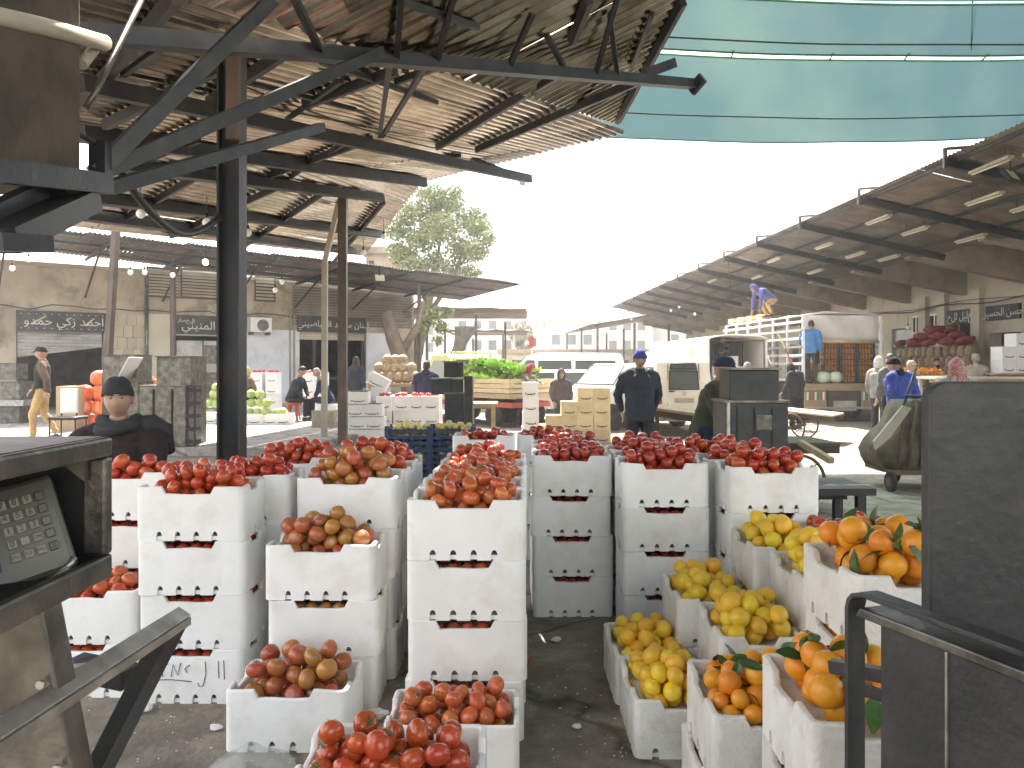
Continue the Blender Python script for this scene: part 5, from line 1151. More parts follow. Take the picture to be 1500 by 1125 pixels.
tc_ = thing('refuse_cart', 'olive sackcloth refuse cart on small wheels pulled by a man', 'cart', (gx(1325, 9.6), 9.8, 0))
xa, xb = gx(1290, 9.6), gx(1420, 9.6)
rings = []
for k in range(9):
    z = .26 + .84 * k / 8; f = k / 8; xl = xa + .02 + .32 * f ** 1.3 - .12 * math.sin(math.pi * min(1, f * 1.6)); n = 28; rr = []
    for j in range(n):
        a = 2 * math.pi * j / n; cx, cy = (xl + xb) / 2, 9.85; ex, ey = (xb - xl) / 2, .42
        ca, sa = math.cos(a), math.sin(a); p = V((cx + ex * math.copysign(abs(ca) ** .5, ca), cy + ey * math.copysign(abs(sa) ** .5, sa), z)); nn = .05 * noise.noise(p * 4.2) + .025 * noise.noise(p * 11)
        rr.append(p + V((ca, sa, 0)) * nn)
    rings.append(rr)
q = MB(); q.loft(rings, 0, True, True); q.build('sack_body', M['trashbag'], tc_)
for x in (gx(1318, 9.45), gx(1335, 9.45), gx(1352, 9.45), gx(1372, 9.45), gx(1395, 9.45)): q = MB(); q.tube([(x - .05, 9.40, .3), (x - .02, 9.395, .7), (x + .06, 9.40, 1.08)], .018, 6); q.build('frame_rib', M['rust'], tc_)
q = MB(); q.prism([(gx(1318, 9.45), 1.06), (gx(1330, 9.45), 1.03), (gx(1298, 9.45), .66), (gx(1278, 9.45), .52), (gx(1275, 9.45), .62)], 9.36, 9.40, lambda a, b_, c: V((a, c, b_))); q.build('loose_flap', M['pipe'], tc_)
q = MB(); q.bx(xa + .1, xb, 9.45, 10.25, .2, .26); q.build('frame', M['rust'], tc_)
for x, y, r_ in [(gx(1303, 9.45), 9.42, .12), (gx(1372, 9.45), 9.6, .1), (gx(1310, 10.2), 10.2, .12)]:
    wq = MB(); wq.tube([(x - .025, y, r_), (x + .025, y, r_)], r_, 18); wh = wq.build('wheel', M['rubber'], tc_); MB().tube([(x - .03, y, r_), (x + .03, y, r_)], r_ * .5, 12).build('hub', M['rust'], wh)
MB().tube([at(1322, 600, 9.6), at(1335, 560, 9.8), at(1341, 540, 10.2)], .018, 8).build('handle', M['steel'], tc_)
MB().tube([at(1326, 580, 9.6), at(1420, 583, 9.6)], .018, 8).build('handle_bar', M['steel'], tc_)
q = MB()
for k in range(26):
    p = at(1338 + 2.2 * k, 592 + rnd.uniform(-4, 6), 9.55); q.add([p, p + V((.04, .02, -.05 - rnd.random() * .06)), p + V((.07, .03, .01)), p + V((.02, .05, .05))], [(0, 1, 2, 3)])
q.build('torn_rags', M['teal_tarp'], tc_)
# clear bag of cucumbers and scraps of foam on the floor
bg_ = thing('plastic_bag', 'clear plastic bag of dark green cucumbers on the floor', 'bag', (-.93, 2.72, 0))
q = MB(); q.rev([(.17, .0), (.19, .05), (.165, .11), (.10, .155), (.035, .185), (.03, .20)], 26, (-.93, 2.72, .002)); 
for v in q.v: v += V((.02 * noise.noise(v * 17), .02 * noise.noise(v * 17 + V((5, 0, 0))), .0 + .012 * noise.noise(v * 14)))
for v in q.v: v.z = max(v.z, .001)
q.build('film', M['bagfilm'], bg_)
for k in range(9):
    a = rnd.uniform(0, 3.1); p = V((-.93 + rnd.uniform(-.06, .06), 2.72 + rnd.uniform(-.05, .05), .03 + .036 * (k // 3))); dv = V((math.cos(a), math.sin(a), 0)) * .065; q = MB(); q.tube([p - dv, p - dv * .8, p, p + dv * .8, p + dv], [.006, .016, .02, .016, .006], 10); q.build('cucumber', M['cucumber'], bg_)
scr = [(553, 1052, .045, 'foam crumb the size of a fist beside the low greenish crate'), (316, 1070, .028, 'small foam flake on the floor near the plastic bag'), (212, 1043, .035, 'thin curled scrap near the pencil-marked stack'), (815, 940, .03, 'pale flake in the aisle by the lemons'), (845, 1068, .02, 'tiny flake in the aisle between orange-red stack and lemons')]
for px, py, r_, lb in scr:
    d = CH * F / (py - HZ); q = MB(); q.ell((gx(px, d), d, r_ * .4), (r_, r_ * .8, r_ * .45), 9, 6, fn=lambda dd, p: p * (1 + .5 * noise.noise(dd * 2.3 + V((px, 0, 0)))))
    for f in range(len(q.s)): q.s[f] = False
    zm = min(v.z for v in q.v); q.v = [v - V((0, 0, zm - .001)) for v in q.v]; tag(q.build('foam_scrap', M['foam_old']), lb, 'scrap')
q = MB(); rg = random.Random(8)
for _ in range(420):
    px, py = rg.uniform(120, 1000), rg.uniform(900, 1120); d = CH * F / (py - HZ); r_ = rg.uniform(.002, .006); c = V((gx(px, d), d, .002)); a = rg.uniform(0, 6)
    q.add([c + V((math.cos(a + t) * r_ * rg.uniform(.5, 1.4), math.sin(a + t) * r_, rg.uniform(0, .003))) for t in (0, 1.6, 3.1, 4.7)], [(0, 1, 2, 3)])
tag(q.build('litter_specks', M['foam_old'], fix=False), 'tiny pale specks of litter strewn over the floor', 'litter', None, 'stuff')
o = tag(inst('tomato', TK['or'][0], (gx(767, 4.0), 4.0, .031), (.3, .2, 0), None, .036), 'fallen tomato on the floor beside the orange-red row', 'tomato')
# lamps and bulbs
def bulb(px, py, d, lit=False, hang=.35):
    p = at(px, py, d); t = thing('light_bulb', 'lit warm bulb glowing before the shop row' if lit else 'white hanging light bulb strung under the canopies', 'light bulb', p, 0, None if lit else 'unlit hanging bulbs')
    MB().ell(p, (.055, .055, .06), 12, 8).build('globe', M['bulb_lit'] if lit else M['bulb'], t)
    MB().tube([p + V((0, 0, .05)), p + V((0, 0, .11))], .022, 8).build('socket', M['black'], t); MB().tube([p + V((0, 0, .11)), p + V((0, 0, hang))], .006, 5).build('wire', M['cable'], t)
for px, py, d in [(206, 313, 9.5), (303, 326, 9.5), (363, 341, 11), (18, 393, 15), (42, 380, 15), (191, 399, 16), (212, 399, 16), (253, 403, 16), (403, 425, 17), (413, 413, 17), (532, 370, 15), (562, 347, 15), (925, 468, 40), (983, 455, 34), (995, 450, 34), (1018, 460, 30), (1330, 480, 22)]: bulb(px, py, d)
bulb(301, 384, 15, True)
def flood(px, py, d, label, yaw=0, pitch=-.9, s=1.0):
    p = at(px, py, d); t = thing('floodlight', label, 'floodlight', p, yaw); R3 = rotz(yaw) @ Matrix.Rotation(pitch, 3, 'X')
    MB().box(p, (.26 * s, .06 * s, .2 * s), R3).build('casing', M['black'], t, bevel=.01); MB().box(p + R3 @ V((0, -.034 * s, 0)), (.22 * s, .006, .16 * s), R3).build('lens', M['lamp_face'], t)
    MB().tube([p + V((0, 0, .05)), p + V((0, 0, .3 * s))], .014, 6).build('bracket', M['black'], t)
flood(470, 126, 7.4, 'square floodlight hung under the pale canopy near the column', .2, -1.1, .9); flood(664, 226, 11.6, 'floodlight on the girder end at the wavy eave', .1, -1.1, .9); flood(905, 80, 8.4, 'tilted floodlight under the dark eave next to the net', -.9, -.7, 1.2)
flood(556, 408, 18, 'floodlight on a post before the shop row', .4, -.4, 1.0); flood(1480, 258, 13.4, 'floodlight below the hall canopy rafter', .6, -.6, 1.3); flood(765, 268, 13.4, 'tiny spotlight at the tip of the long girder', .3, -.5, .4)
# slack cables
def cable(name, label, p, q_, sag, r=.012, n=14):
    pts = [p.lerp(q_, i / n) - V((0, 0, sag * math.sin(math.pi * i / n))) for i in range(n + 1)]; tag(MB().tube(pts, r, 6).build(name, M['cable']), label, 'cable')
cable('cable', 'thick slack cable drooping from the pier bracket to the column', at(158, 226, 3.4), at(322, 318, 5.2), .22, .02)
cable('cable', 'wire looping beneath the pale canopy toward its eave', at(300, 105, 6), at(720, 230, 12), .12, .008); cable('cable', 'wire sagging across the shop fronts to the lamp post', at(330, 400, 18), at(560, 402, 19), .12, .01)
cable('cable', 'thin wire hanging down from the hall canopy eave', at(1066, 375, 26), at(1072, 435, 26), -.0, .012); cable('cable', 'thin wire hanging from the middle of the hall canopy', at(1150, 398, 24), at(1156, 428, 24), 0, .012)
cable('cable', 'dark wire dangling through the shade net', at(1425, -10, 9), at(1423, 72, 10), .0, .008)
for px, d, y0, lb in [(753, 80, 405, 'slender street lamp pole far down the street'), (615, 60, 280, 'slim pole standing in front of the big tree')]:
    t = thing('street_lamp', lb, 'street lamp', (gx(px, d), d, 0)); MB().tube([(gx(px, d), d, 0), (gx(px, d), d, zz(y0, d))], [.11, .06], 8).build('pole', M['pipe'], t); MB().box((gx(px, d) + .4, d, zz(y0, d)), (.9, .2, .08)).build('lamp_head', M['steel_grey'], t)
# rolled dark tarps hanging from the sheds, flag
for k, (px, d, w_, y0, y1, lb) in enumerate([(618, 33, .7, 448, 520, 'brown striped tarp hanging bundled at the shop row corner'), (676, 37.5, .9, 478, 520, 'dark gathered tarp hanging from the rust-dark shed')]):
    x = gx(px, d); rings = []
    for i in range(9):
        f = i / 8; z = zz(y0, d) + (zz(y1, d) - zz(y0, d)) * f; rr = w_ * (.62 - .3 * math.sin(math.pi * min(1, f * .7)))
        rings.append([V((x + (.5 - f) * .5 + rr * math.cos(a) * (1 + .16 * math.cos(7 * a + f)), d + .35 * rr * math.sin(a) * (1 + .3 * math.cos(9 * a)), z)) for a in [j * 2 * math.pi / 30 for j in range(30)]])
    q = MB(); q.loft(rings, 0, True); tag(q.build('hanging_tarp', M['teal_tarp']), lb, 'tarp')
fp = thing('flag', 'green white and red flag on a short pole over the sheds', 'flag', (gx(779, 48), 48, 0)); x = gx(779, 48)
MB().tube([(x, 48, 0), (x, 48, zz(500, 48) + .2)], .03, 8).build('pole', M['white'], fp)
for k, (a, c_, m) in enumerate([(757, 768, 'green_paint'), (768, 775, 'white'), (773, 786, 'blue_stripe')]):
    q = MB(); n = 6; q.add([p for i in range(n + 1) for p in ((gx(a + (c_ - a) * i / n, 48), 47.9 + .08 * math.sin(i), zz(500 + 1.5 * math.sin(i + k) - (6 if k == 2 else 0), 48)), (gx(a + (c_ - a) * i / n, 48), 47.9 + .08 * math.sin(i + 1), zz(506 + 1.5 * math.sin(i) + (3 if k == 2 else 0), 48)))], [(2 * i, 2 * i + 2, 2 * i + 3, 2 * i + 1) for i in range(n)], 0, True); q.build('cloth', M[m], fp)
# ------------------------------------------------------------------ vehicles (front toward local +Y)
def wheel(parent, c, r, w_, ax):
    ax = V(ax).normalized(); c = V(c)
    q = MB(); Rm = ax.to_track_quat('Z', 'Y').to_matrix(); q.rev([(r * .62, -w_ / 2), (r * .94, -w_ / 2), (r, -w_ * .3), (r, w_ * .3), (r * .94, w_ / 2), (r * .62, w_ / 2)], 24, c, Rm); wh = q.build('wheel', M['rubber'], parent)
    q = MB(); q.rev([(.01, -w_ * .42), (r * .3, -w_ * .46), (r * .5, -w_ * .36), (r * .63, -w_ * .46), (r * .63, w_ * .46), (r * .5, w_ * .36), (r * .3, w_ * .46), (.01, w_ * .42)], 20, c, Rm); q.build('rim', M['shutter'], wh)
def vehicle(name, label, cat, loc, rz, prof, W, paint, belt, top, wheels, sidewin=(), rearwin=(), taper=.16, front=None, lights=True, extra=None):
    t = thing(name, label, cat, loc, rz); m4 = t.matrix_basis.copy()
    def wd(z): return W / 2 * (1 - taper * max(0, (z - belt) / (top - belt)))
    q = MB(); n = len(prof); vs_ = []
    for sx in (-1, 1): vs_ += [m4 @ V((sx * wd(z), y, z)) for y, z in prof]
    q.add(vs_, [list(range(n))[::-1], list(range(n, 2 * n))] + [(i, (i + 1) % n, n + (i + 1) % n, n + i) for i in range(n)])
    bd = q.build('body', paint, t); md = bd.modifiers.new('bevel', 'BEVEL'); md.width = .06; md.segments = 3; md.limit_method = 'ANGLE'; md.angle_limit = R(30)
    for poly in sidewin:
        for sx in (-1, 1):
            q = MB(); k = len(poly); q.add([m4 @ V((sx * (wd(z) + .006), y, z)) for y, z in poly], [list(range(k))]); wn = q.build('window', M['glass'] if front != 'pale' else M['glass_pale'], t)
            q = MB(); q.tube([m4 @ V((sx * (wd(z) + .008), y, z)) for y, z in poly + [poly[0]]], .014, 5); q.build('window_seal', M['black'], wn)
    for (yz0, yz1, hw0, hw1, m) in rearwin:                     # glass panes lying on sloping body faces: low edge, high edge, half widths
        nrm = V((0, -(yz1[1] - yz0[1]), (yz1[0] - yz0[0]))); nrm = (nrm if nrm.y * (1 if yz0[0] > 0 else -1) > 0 else -nrm).normalized() * .008
        q = MB(); ps = [V((-hw0, *yz0)), V((hw0, *yz0)), V((hw1, *yz1)), V((-hw1, *yz1))]; q.add([m4 @ (p + nrm * 4) for p in ps], [(0, 1, 2, 3)]); wn = q.build('window', M[m], t)
        q = MB(); q.tube([m4 @ (p + nrm * 4.3) for p in ps + [ps[0]]], .016, 5); q.build('window_seal', M['black'], wn)
    for y, r in wheels:
        for sx in (-1, 1):
            q = MB(); q.rev([(r * 1.22, -.004), (r * 1.22, .004)], 22, m4 @ V((sx * (W / 2 + .003), y, r)), (m4.to_3x3() @ Matrix.Rotation(R(90), 3, 'Y'))); q.build('wheel_arch', M['dark'], t)  # flat dark disc paints the shade of the wheel well on the solid body
            wheel(t, m4 @ V((sx * (W / 2 - .05), y, r)), r, .2, m4.to_3x3() @ V((1, 0, 0)))
    ys = [p[0] for p in prof]
    for yy, s in ((min(ys), -1), (max(ys), 1)):
        q = MB(); q.box(m4 @ V((0, yy + s * .04, .42)), (W * .96, .12, .14), m4.to_3x3()); q.build('bumper', M['steel_grey'], t, bevel=.02)
        if lights:
            for sx in (-1, 1): q = MB(); q.box(m4 @ V((sx * W * .41, yy + s * .005, .72)), (.14, .04, .2), m4.to_3x3()); q.build('tail_light' if s < 0 else 'headlight', M['blue_stripe'] if s < 0 else M['bulb'], t, bevel=.01)
    return t, m4
van, m4 = vehicle('parked_van', 'small cream van seen from its rear door behind the wooden handcart', 'van', (gx(996, 16.8), 18.5, 0), R(3),
    [(-1.7, .32), (-1.72, .9), (-1.62, 1.62), (-1.5, 1.70), (.7, 1.70), (1.35, 1.05), (1.75, .95), (1.78, .32)], 1.36, M['vanpaint'], .95, 1.70, [(-1.15, .28), (1.2, .28)],
    [[(-1.45, 1.06), (-.75, 1.06), (-.75, 1.5), (-1.38, 1.5)], [(-.6, 1.06), (.2, 1.06), (.2, 1.5), (-.6, 1.5)]],
    [((-1.685, 1.02), (-1.625, 1.42), .33, .31, 'glass'), ((-1.62, 1.46), (-1.605, 1.58), .30, .27, 'glass')])
for sx in (-.37, .37): q = MB(); q.bar(m4 @ V((sx, -1.735, .4)), m4 @ V((sx * .92, -1.64, 1.58)), .012, .012); q.build('door_seam', M['dark'], van)
q = MB(); q.box(m4 @ V((0, -1.735, .78)), (.42, .02, .1), m4.to_3x3()); q.build('number_plate', M['pipe'], van)
q = MB(); q.tube([m4 @ V((0, -1.725, .93)), m4 @ V((0, -1.74, .93))], .05, 14); q.build('badge', M['steel_raw'], van)
q = MB(); q.box(m4 @ V((-.28, -1.73, .98)), (.12, .03, .03), m4.to_3x3()); q.build('door_handle', M['black'], van)
vehicle('minibus', 'long white minibus parked side-on behind the lettuce truck', 'van', (gx(822, 25), 25.5, 0), R(90),
    [(-2.1, .38), (-2.12, 1.0), (-1.98, 1.85), (-1.85, 1.94), (.75, 1.95), (1.1, 1.84), (1.78, 1.15), (2.1, .98), (2.15, .38)], 1.65, M['carpaint'], 1.0, 1.95, [(-1.3, .32), (1.45, .32)],
    [[(-1.75, 1.2), (-.45, 1.2), (-.45, 1.68), (-1.72, 1.68)], [(-.3, 1.2), (.75, 1.2), (.75, 1.68), (-.3, 1.68)], [(.88, 1.2), (1.55, 1.2), (1.12, 1.7), (.88, 1.7)]], [((1.72, 1.2), (1.16, 1.78), .68, .62, 'glass'), ((-2.09, 1.2), (-2.01, 1.72), .6, .56, 'glass')])
car_p = [(-1.9, .3), (-1.92, .85), (-1.5, .92), (-1.0, 1.38), (-.85, 1.42), (.35, 1.42), (.5, 1.38), (1.05, .92), (1.8, .80), (1.88, .3)]
vehicle('parked_car', 'white hatchback with green-tinted windscreen next to the tan crates', 'car', (gx(916, 19), 19.5, 0), R(128), [(y * .95, z * 1.12) for y, z in car_p], 1.6, M['carpaint'], 1.0, 1.6, [(-1.2, .29), (1.2, .29)],
    [[(-1.0, 1.08), (-.1, 1.08), (-.1, 1.48), (-.85, 1.48)], [(.0, 1.08), (.85, 1.08), (.4, 1.48), (.0, 1.48)]], [((.97, 1.06), (.5, 1.52), .66, .56, 'glass_pale'), ((-1.4, 1.06), (-.97, 1.5), .66, .56, 'glass')])
vehicle('parked_car', 'white saloon car in front of the minibus, behind the hooded person', 'car', (gx(815, 21), 21.6, 0), R(84), car_p, 1.6, M['carpaint'], .9, 1.42, [(-1.2, .29), (1.2, .29)],
    [[(-.95, .97), (-.1, .97), (-.1, 1.33), (-.8, 1.33)], [(.0, .97), (.85, .97), (.42, 1.33), (.0, 1.33)]], [((1.0, .95), (.54, 1.35), .64, .54, 'glass_pale'), ((-1.45, .95), (-1.02, 1.35), .64, .54, 'glass_pale')])
# pickup full of lettuce
pk = thing('lettuce_truck', 'yellow-green pickup truck with a bed piled with lettuce', 'truck', (gx(700, 20.5), 21, 0), R(42)); m4 = pk.matrix_basis.copy(); R3 = m4.to_3x3()
def lb(x0, x1, y0, y1, z0, z1): q = MB(); return q.box(m4 @ V(((x0 + x1) / 2, (y0 + y1) / 2, (z0 + z1) / 2)), (x1 - x0, y1 - y0, z1 - z0), R3)
q = MB(); pf = [(.35, .5), (.35, 1.75), (.5, 1.86), (1.2, 1.86), (1.6, 1.2), (1.75, 1.1), (1.78, .5)]; q.prism(pf, -.75, .75, lambda a, b_, c: m4 @ V((c * (1 - .1 * max(0, b_ - 1.1)), a, b_))); q.build('cab', M['yellowpaint'], pk, bevel=.05)
for sx in (-1, 1): q = MB(); q.add([m4 @ V((sx * (.75 * (1 - .1 * max(0, z - 1.1)) + .008), y, z)) for y, z in [(.55, 1.2), (1.4, 1.2), (1.1, 1.68), (.55, 1.68)]], [(0, 1, 2, 3)]); q.build('window', M['glass_pale'], pk)
q = MB(); q.add([m4 @ V((x, .342, z)) for x, z in [(-.55, 1.3), (.55, 1.3), (.5, 1.7), (-.5, 1.7)]], [(0, 1, 2, 3)]); q.build('window', M['glass'], pk)
for z_ in (1.82,): q = MB(); q.tube([m4 @ V((-.7, .3, .95)), m4 @ V((-.66, .28, 1.9)), m4 @ V((.66, .28, 1.9)), m4 @ V((.7, .3, .95))], .03, 8); q.build('rack', M['yellowpaint'], pk)
lb(-.85, .85, -2.2, .3, .72, .84).build('bed', M['wood'], pk); lb(-.8, .8, -2.25, 1.7, .5, .62).build('chassis', M['blue_stripe'], pk)
for sx in (-1, 1):
    for k in range(3): lb(sx * .85 - .02, sx * .85 + .02, -2.2, .3, .86 + .12 * k, .96 + .12 * k).build('side_board', M['wood_pale'], pk)
for k in range(3): lb(-.83, .83, -2.22, -2.18, .86 + .12 * k, .96 + .12 * k).build('tail_board', M['wood_pale'], pk)
for y in (-1.5, 1.15):
    for sx in (-1, 1): wheel(pk, m4 @ V((sx * .7, y, .3)), .3, .2, R3 @ V((1, 0, 0)))
def lettuce_mesh(seed):
    b = MB(); rg = random.Random(seed)
    for k in range(26):
        a = rg.uniform(0, 6.28); el = rg.uniform(-.2, 1.3); l = rg.uniform(.7, 1.1); d = V((math.cos(a) * math.cos(el), math.sin(a) * math.cos(el), math.sin(el))); s_ = d.cross(V((0, 0, 1)) if abs(d.z) < .95 else V((1, 0, 0))).normalized(); u = s_.cross(d)
        row = []
        for i in range(4):
            t = i / 3; w_ = .42 * math.sin(math.pi * (t * .8 + .15)); row += [d * l * t - s_ * w_ + u * (.12 * t * rg.uniform(-1, 1) + .1), d * l * t, d * l * t + s_ * w_ + u * (.12 * t * rg.uniform(-1, 1) + .1)]
        b.add(row, [f for i in range(3) for f in ((i * 3, i * 3 + 3, i * 3 + 4, i * 3 + 1), (i * 3 + 1, i * 3 + 4, i * 3 + 5, i * 3 + 2))], 0, True)
    return b.mesh('lettuce', M['lettuce'])
LT = [lettuce_mesh(k) for k in range(3)]
rg = random.Random(21)
for i in range(8):
    for j in range(5):
        for k in range(2 if 0 < j < 4 and i < 7 else 1):
            o = inst('lettuce', rg.choice(LT), m4 @ V((-.68 + .34 * j + rg.uniform(-.05, .05), -2.0 + .29 * i + rg.uniform(-.05, .05), .95 + .26 * k + (.12 if 1 <= j <= 3 else 0) + .05 * i * (1 - k * .2))), (rg.uniform(-.4, .4), rg.uniform(-.4, .4), rg.uniform(0, 6)), None, rg.uniform(.19, .25)); tag(o, 'green lettuce head piled in the bed of the yellow-green truck', 'lettuce', 'lettuces in the truck bed')
# white canvas box truck, rear open
bt = thing('box_truck', 'white canvas box truck with open rear and cartons inside', 'truck', (6.3, 26, 0), R(2.3)); m4 = bt.matrix_basis.copy(); R3 = m4.to_3x3()
lb(-.86, .86, -4, 3.6, .8, .92).build('bed', M['wood_dark'], bt); lb(-.86, -.82, -4, 3.6, .92, 2.3).build('side_canvas', M['canvas_white'], bt); lb(.82, .86, -4, 3.6, .92, 2.3).build('side_canvas', M['canvas_white'], bt); lb(-.82, .82, 3.5, 3.6, .92, 2.3).build('front_canvas', M['canvas_white'], bt)
q = MB(); q.loft([[m4 @ V((.88 * math.sin(a), y, 2.3 + .14 * math.cos(a) + d_)) for a in [(-1.57 + 3.14 * i / 10) for i in range(11)] for d_ in (0,)] + [m4 @ V((.84 * math.sin(a), y, 2.27 + .13 * math.cos(a))) for a in [(1.57 - 3.14 * i / 10) for i in range(11)]] for y in (-4.03, -2, 0, 2, 3.62)], 0, True); q.build('roof_canvas', M['canvas_white'], bt)
for k in range(5): q = MB(); q.tube([m4 @ V((-.80, -3.9 + 1.8 * k, .92)), m4 @ V((-.79, -3.9 + 1.8 * k, 2.26)), m4 @ V((.79, -3.9 + 1.8 * k, 2.26)), m4 @ V((.80, -3.9 + 1.8 * k, .92))], .02, 6); q.build('hoop', M['steel_grey'], bt)
lb(-.865, -.862, -2.5, -2.1, 1.5, 2.1).build('poster', M['yellowpaint'], bt)
for y in (-2.4, 2.6):
    for sx in (-1, 1): wheel(bt, m4 @ V((sx * .72, y, .42)), .42, .25, R3 @ V((1, 0, 0)))
lb(-.7, .7, 3.7, 5.3, .5, 2.1).build('cab', M['carpaint'], bt, bevel=.1); lb(-.6, .6, -3.9, 5.2, .6, .78).build('chassis', M['steel'], bt)
for k, (x, y, n) in enumerate([(-.3, -3.0, 2), (.1, -3.1, 3), (.45, -2.9, 2)]):
    for j in range(n): o = inst('carton', CT, m4 @ V((x, y, .92 + .3 * j)), (0, 0, rnd.uniform(-.2, .2))); tag(o, '%s carton of the %s pile inside the open canvas truck' % (ORD[n][j], ['door-side', 'middle', 'far-side'][k]), 'carton', 'cartons in the canvas truck')
# stake truck loaded with oranges
sk = thing('stake_truck', 'tall painted stake truck with rolled tarp and orange crates at its tail', 'truck', (gx(1232, 21) - .2, 24, 0), R(5)); m4 = sk.matrix_basis.copy(); R3 = m4.to_3x3()
lb(-1.12, 1.12, -3, 3, .92, 1.06).build('bed', M['wood_dark'], sk)
for k in range(7):
    for sx in (-1, 1): lb(sx * 1.1 - .03, sx * 1.1 + .03, -2.98 + .96 * k, -2.9 + .96 * k, 1.06, 2.9).build('stake', M['white'], sk)
for k in range(8):
    for sx in (-1, 1): lb(sx * 1.14 - .012, sx * 1.14 + .012, -2.98, 2.98, 1.1 + .23 * k, 1.17 + .23 * k).build('rail', M[['white', 'shutter', 'white', 'white', 'pipe', 'white', 'shutter', 'white'][k]], sk)
for k in range(12): 
    y = -2.9 + .48 * k; q = MB(); q.bar(m4 @ V((-1.16, y, 1.12 + .46 * (k % 3))), m4 @ V((-1.16, y + .46, 1.55 + .46 * (k % 3))), .02, .04); q.build('lattice_bar', M[['white', 'blue_stripe', 'yellowpaint', 'pipe'][k % 4]], sk)
q = MB(); q.loft([[m4 @ V((x, -2.9 + .06 * math.sin(x * 5 + z * 7), z)) for x in [-1.0 + 2.06 * i / 10 for i in range(11)]] + [m4 @ V((x, -2.86 + .06 * math.sin(x * 5 + z * 7), z)) for x in [1.06 - 2.06 * i / 10 for i in range(11)]] for z in (2.2, 2.4, 2.6, 2.8, 2.92)], 0, True); q.build('tarp_curtain', M['canvas_white'], sk)
q = MB(); q.tube([m4 @ V((-1.0, -2.92, 2.2)), m4 @ V((1.06, -2.92, 2.2))], .05, 8); q.build('tarp_roll', M['wood_pale'], sk)
q = MB(); q.loft([[m4 @ V((x, y, 2.92 + .1 * math.cos(x * 1.3) + .03 * math.sin(y * 3 + x * 4))) for x in [-1.1 + 2.2 * i / 8 for i in range(9)]] + [m4 @ V((x, y, 2.88 + .1 * math.cos(x * 1.3))) for x in [1.1 - 2.2 * i / 8 for i in range(9)]] for y in (-2.9, -2, -1, 0, 1, 2, 3)], 0, True); q.build('tarp_roof', M['canvas_white'], sk)
lb(-1.1, 1.1, -3.05, -3.0, .86, 1.05).build('tail_beam', M['wood'], sk)
for x0, x1, m in [(-1.1, -.5, 'cardboard'), (.5, 1.1, 'cardboard'), (-.45, .45, 'wood_dark')]: lb(x0, x1, -3.04, -2.98, .42, .84).build('tail_panel', M[m], sk)
for x0 in (-1.05, .55):
    for k in range(7): lb(x0 + .075 * k, x0 + .04 + .075 * k, -3.06, -3.045, .6, .82).build('painted_stripe', M[['white', 'green_paint', 'blue_stripe'][k % 3]], sk)
lb(-.3, .35, -3.06, -3.045, .3, .58).build('mud_flap', M['shutter'], sk); lb(-1.1, 1.1, -3.1, -3.0, .36, .42).build('bumper', M['pipe'], sk); lb(-.5, .5, -2.9, 5, .6, .9).build('chassis', M['steel'], sk)
lb(-1.0, 1.0, 3.2, 5.0, .6, 2.5).build('cab', M['vanpaint'], sk, bevel=.12)
for y in (-1.8, 3.9):
    for sx in (-1, 1): wheel(sk, m4 @ V((sx * .85, y, .46)), .46, .3, R3 @ V((1, 0, 0)))
OC = slat_crate('orange_crate', .44, .34, .15, M['blackcrate'], 1); OF = fruit_mass(.42, .32, .025, .036, 66, M['orange'], 31)
for ci, (x, n) in enumerate([(-.72, 3), (-.22, 7), (.27, 7), (.76, 7)]):
    for k in range(n):
        o = inst('orange_crate', OC, m4 @ V((x, -2.66, 1.06 + .158 * k)), (0, 0, R(5) + rnd.uniform(-.02, .02))); tag(o, 'black crate of oranges, level %s of the %s column on the stake truck' % (['one', 'two', 'three', 'four', 'five', 'six', 'seven'][k], ['short', 'wrapped-bundle', 'middle', 'post-side'][ci]), 'crate', 'orange crates on the stake truck')
        c = inst('oranges', OF, (0, 0, -.005), (0, 0, 0), o); c['kind'] = 'stuff'
GB = sack_mesh('wrapped_bundle', M['palebundle'], 3, .2, .16, .06)
for k, x in enumerate((-.55, -.18)): o = inst('wrapped_bundle', GB, m4 @ V((x, -2.92 - .02, 1.22)), (0, 0, k)); tag(o, 'pale green wrapped bundle on the tail of the stake truck', 'bundle', 'green bundles on the truck tail')
for k in range(4): o = inst('crate', TC, m4 @ V((-.8 + .0 * k, .4 + .8 * k, 2.99)), (0, 0, R(5)), None, (1, 1, .6)); tag(o, 'small coloured crate on the roof load, number %s toward the cab' % ['one', 'two', 'three', 'four'][k], 'crate', 'crates on the stake truck roof')
# dark motorcycles and rack between truck and minibus
rk = thing('metal_rack', 'dark metal rack of odds and ends behind the lettuce truck', 'rack', (gx(735, 30), 30, 0)); x = gx(735, 30)
for sx in (-.45, .45):
    for y in (30, 30.6): MB().bx(x + sx - .02, x + sx + .02, y - .02, y + .02, 0, 1.75).build('post', M['steel'], rk)
for z_ in (.5, 1.0, 1.5): MB().bx(x - .47, x + .47, 29.97, 30.63, z_, z_ + .03).build('shelf', M['steel'], rk)
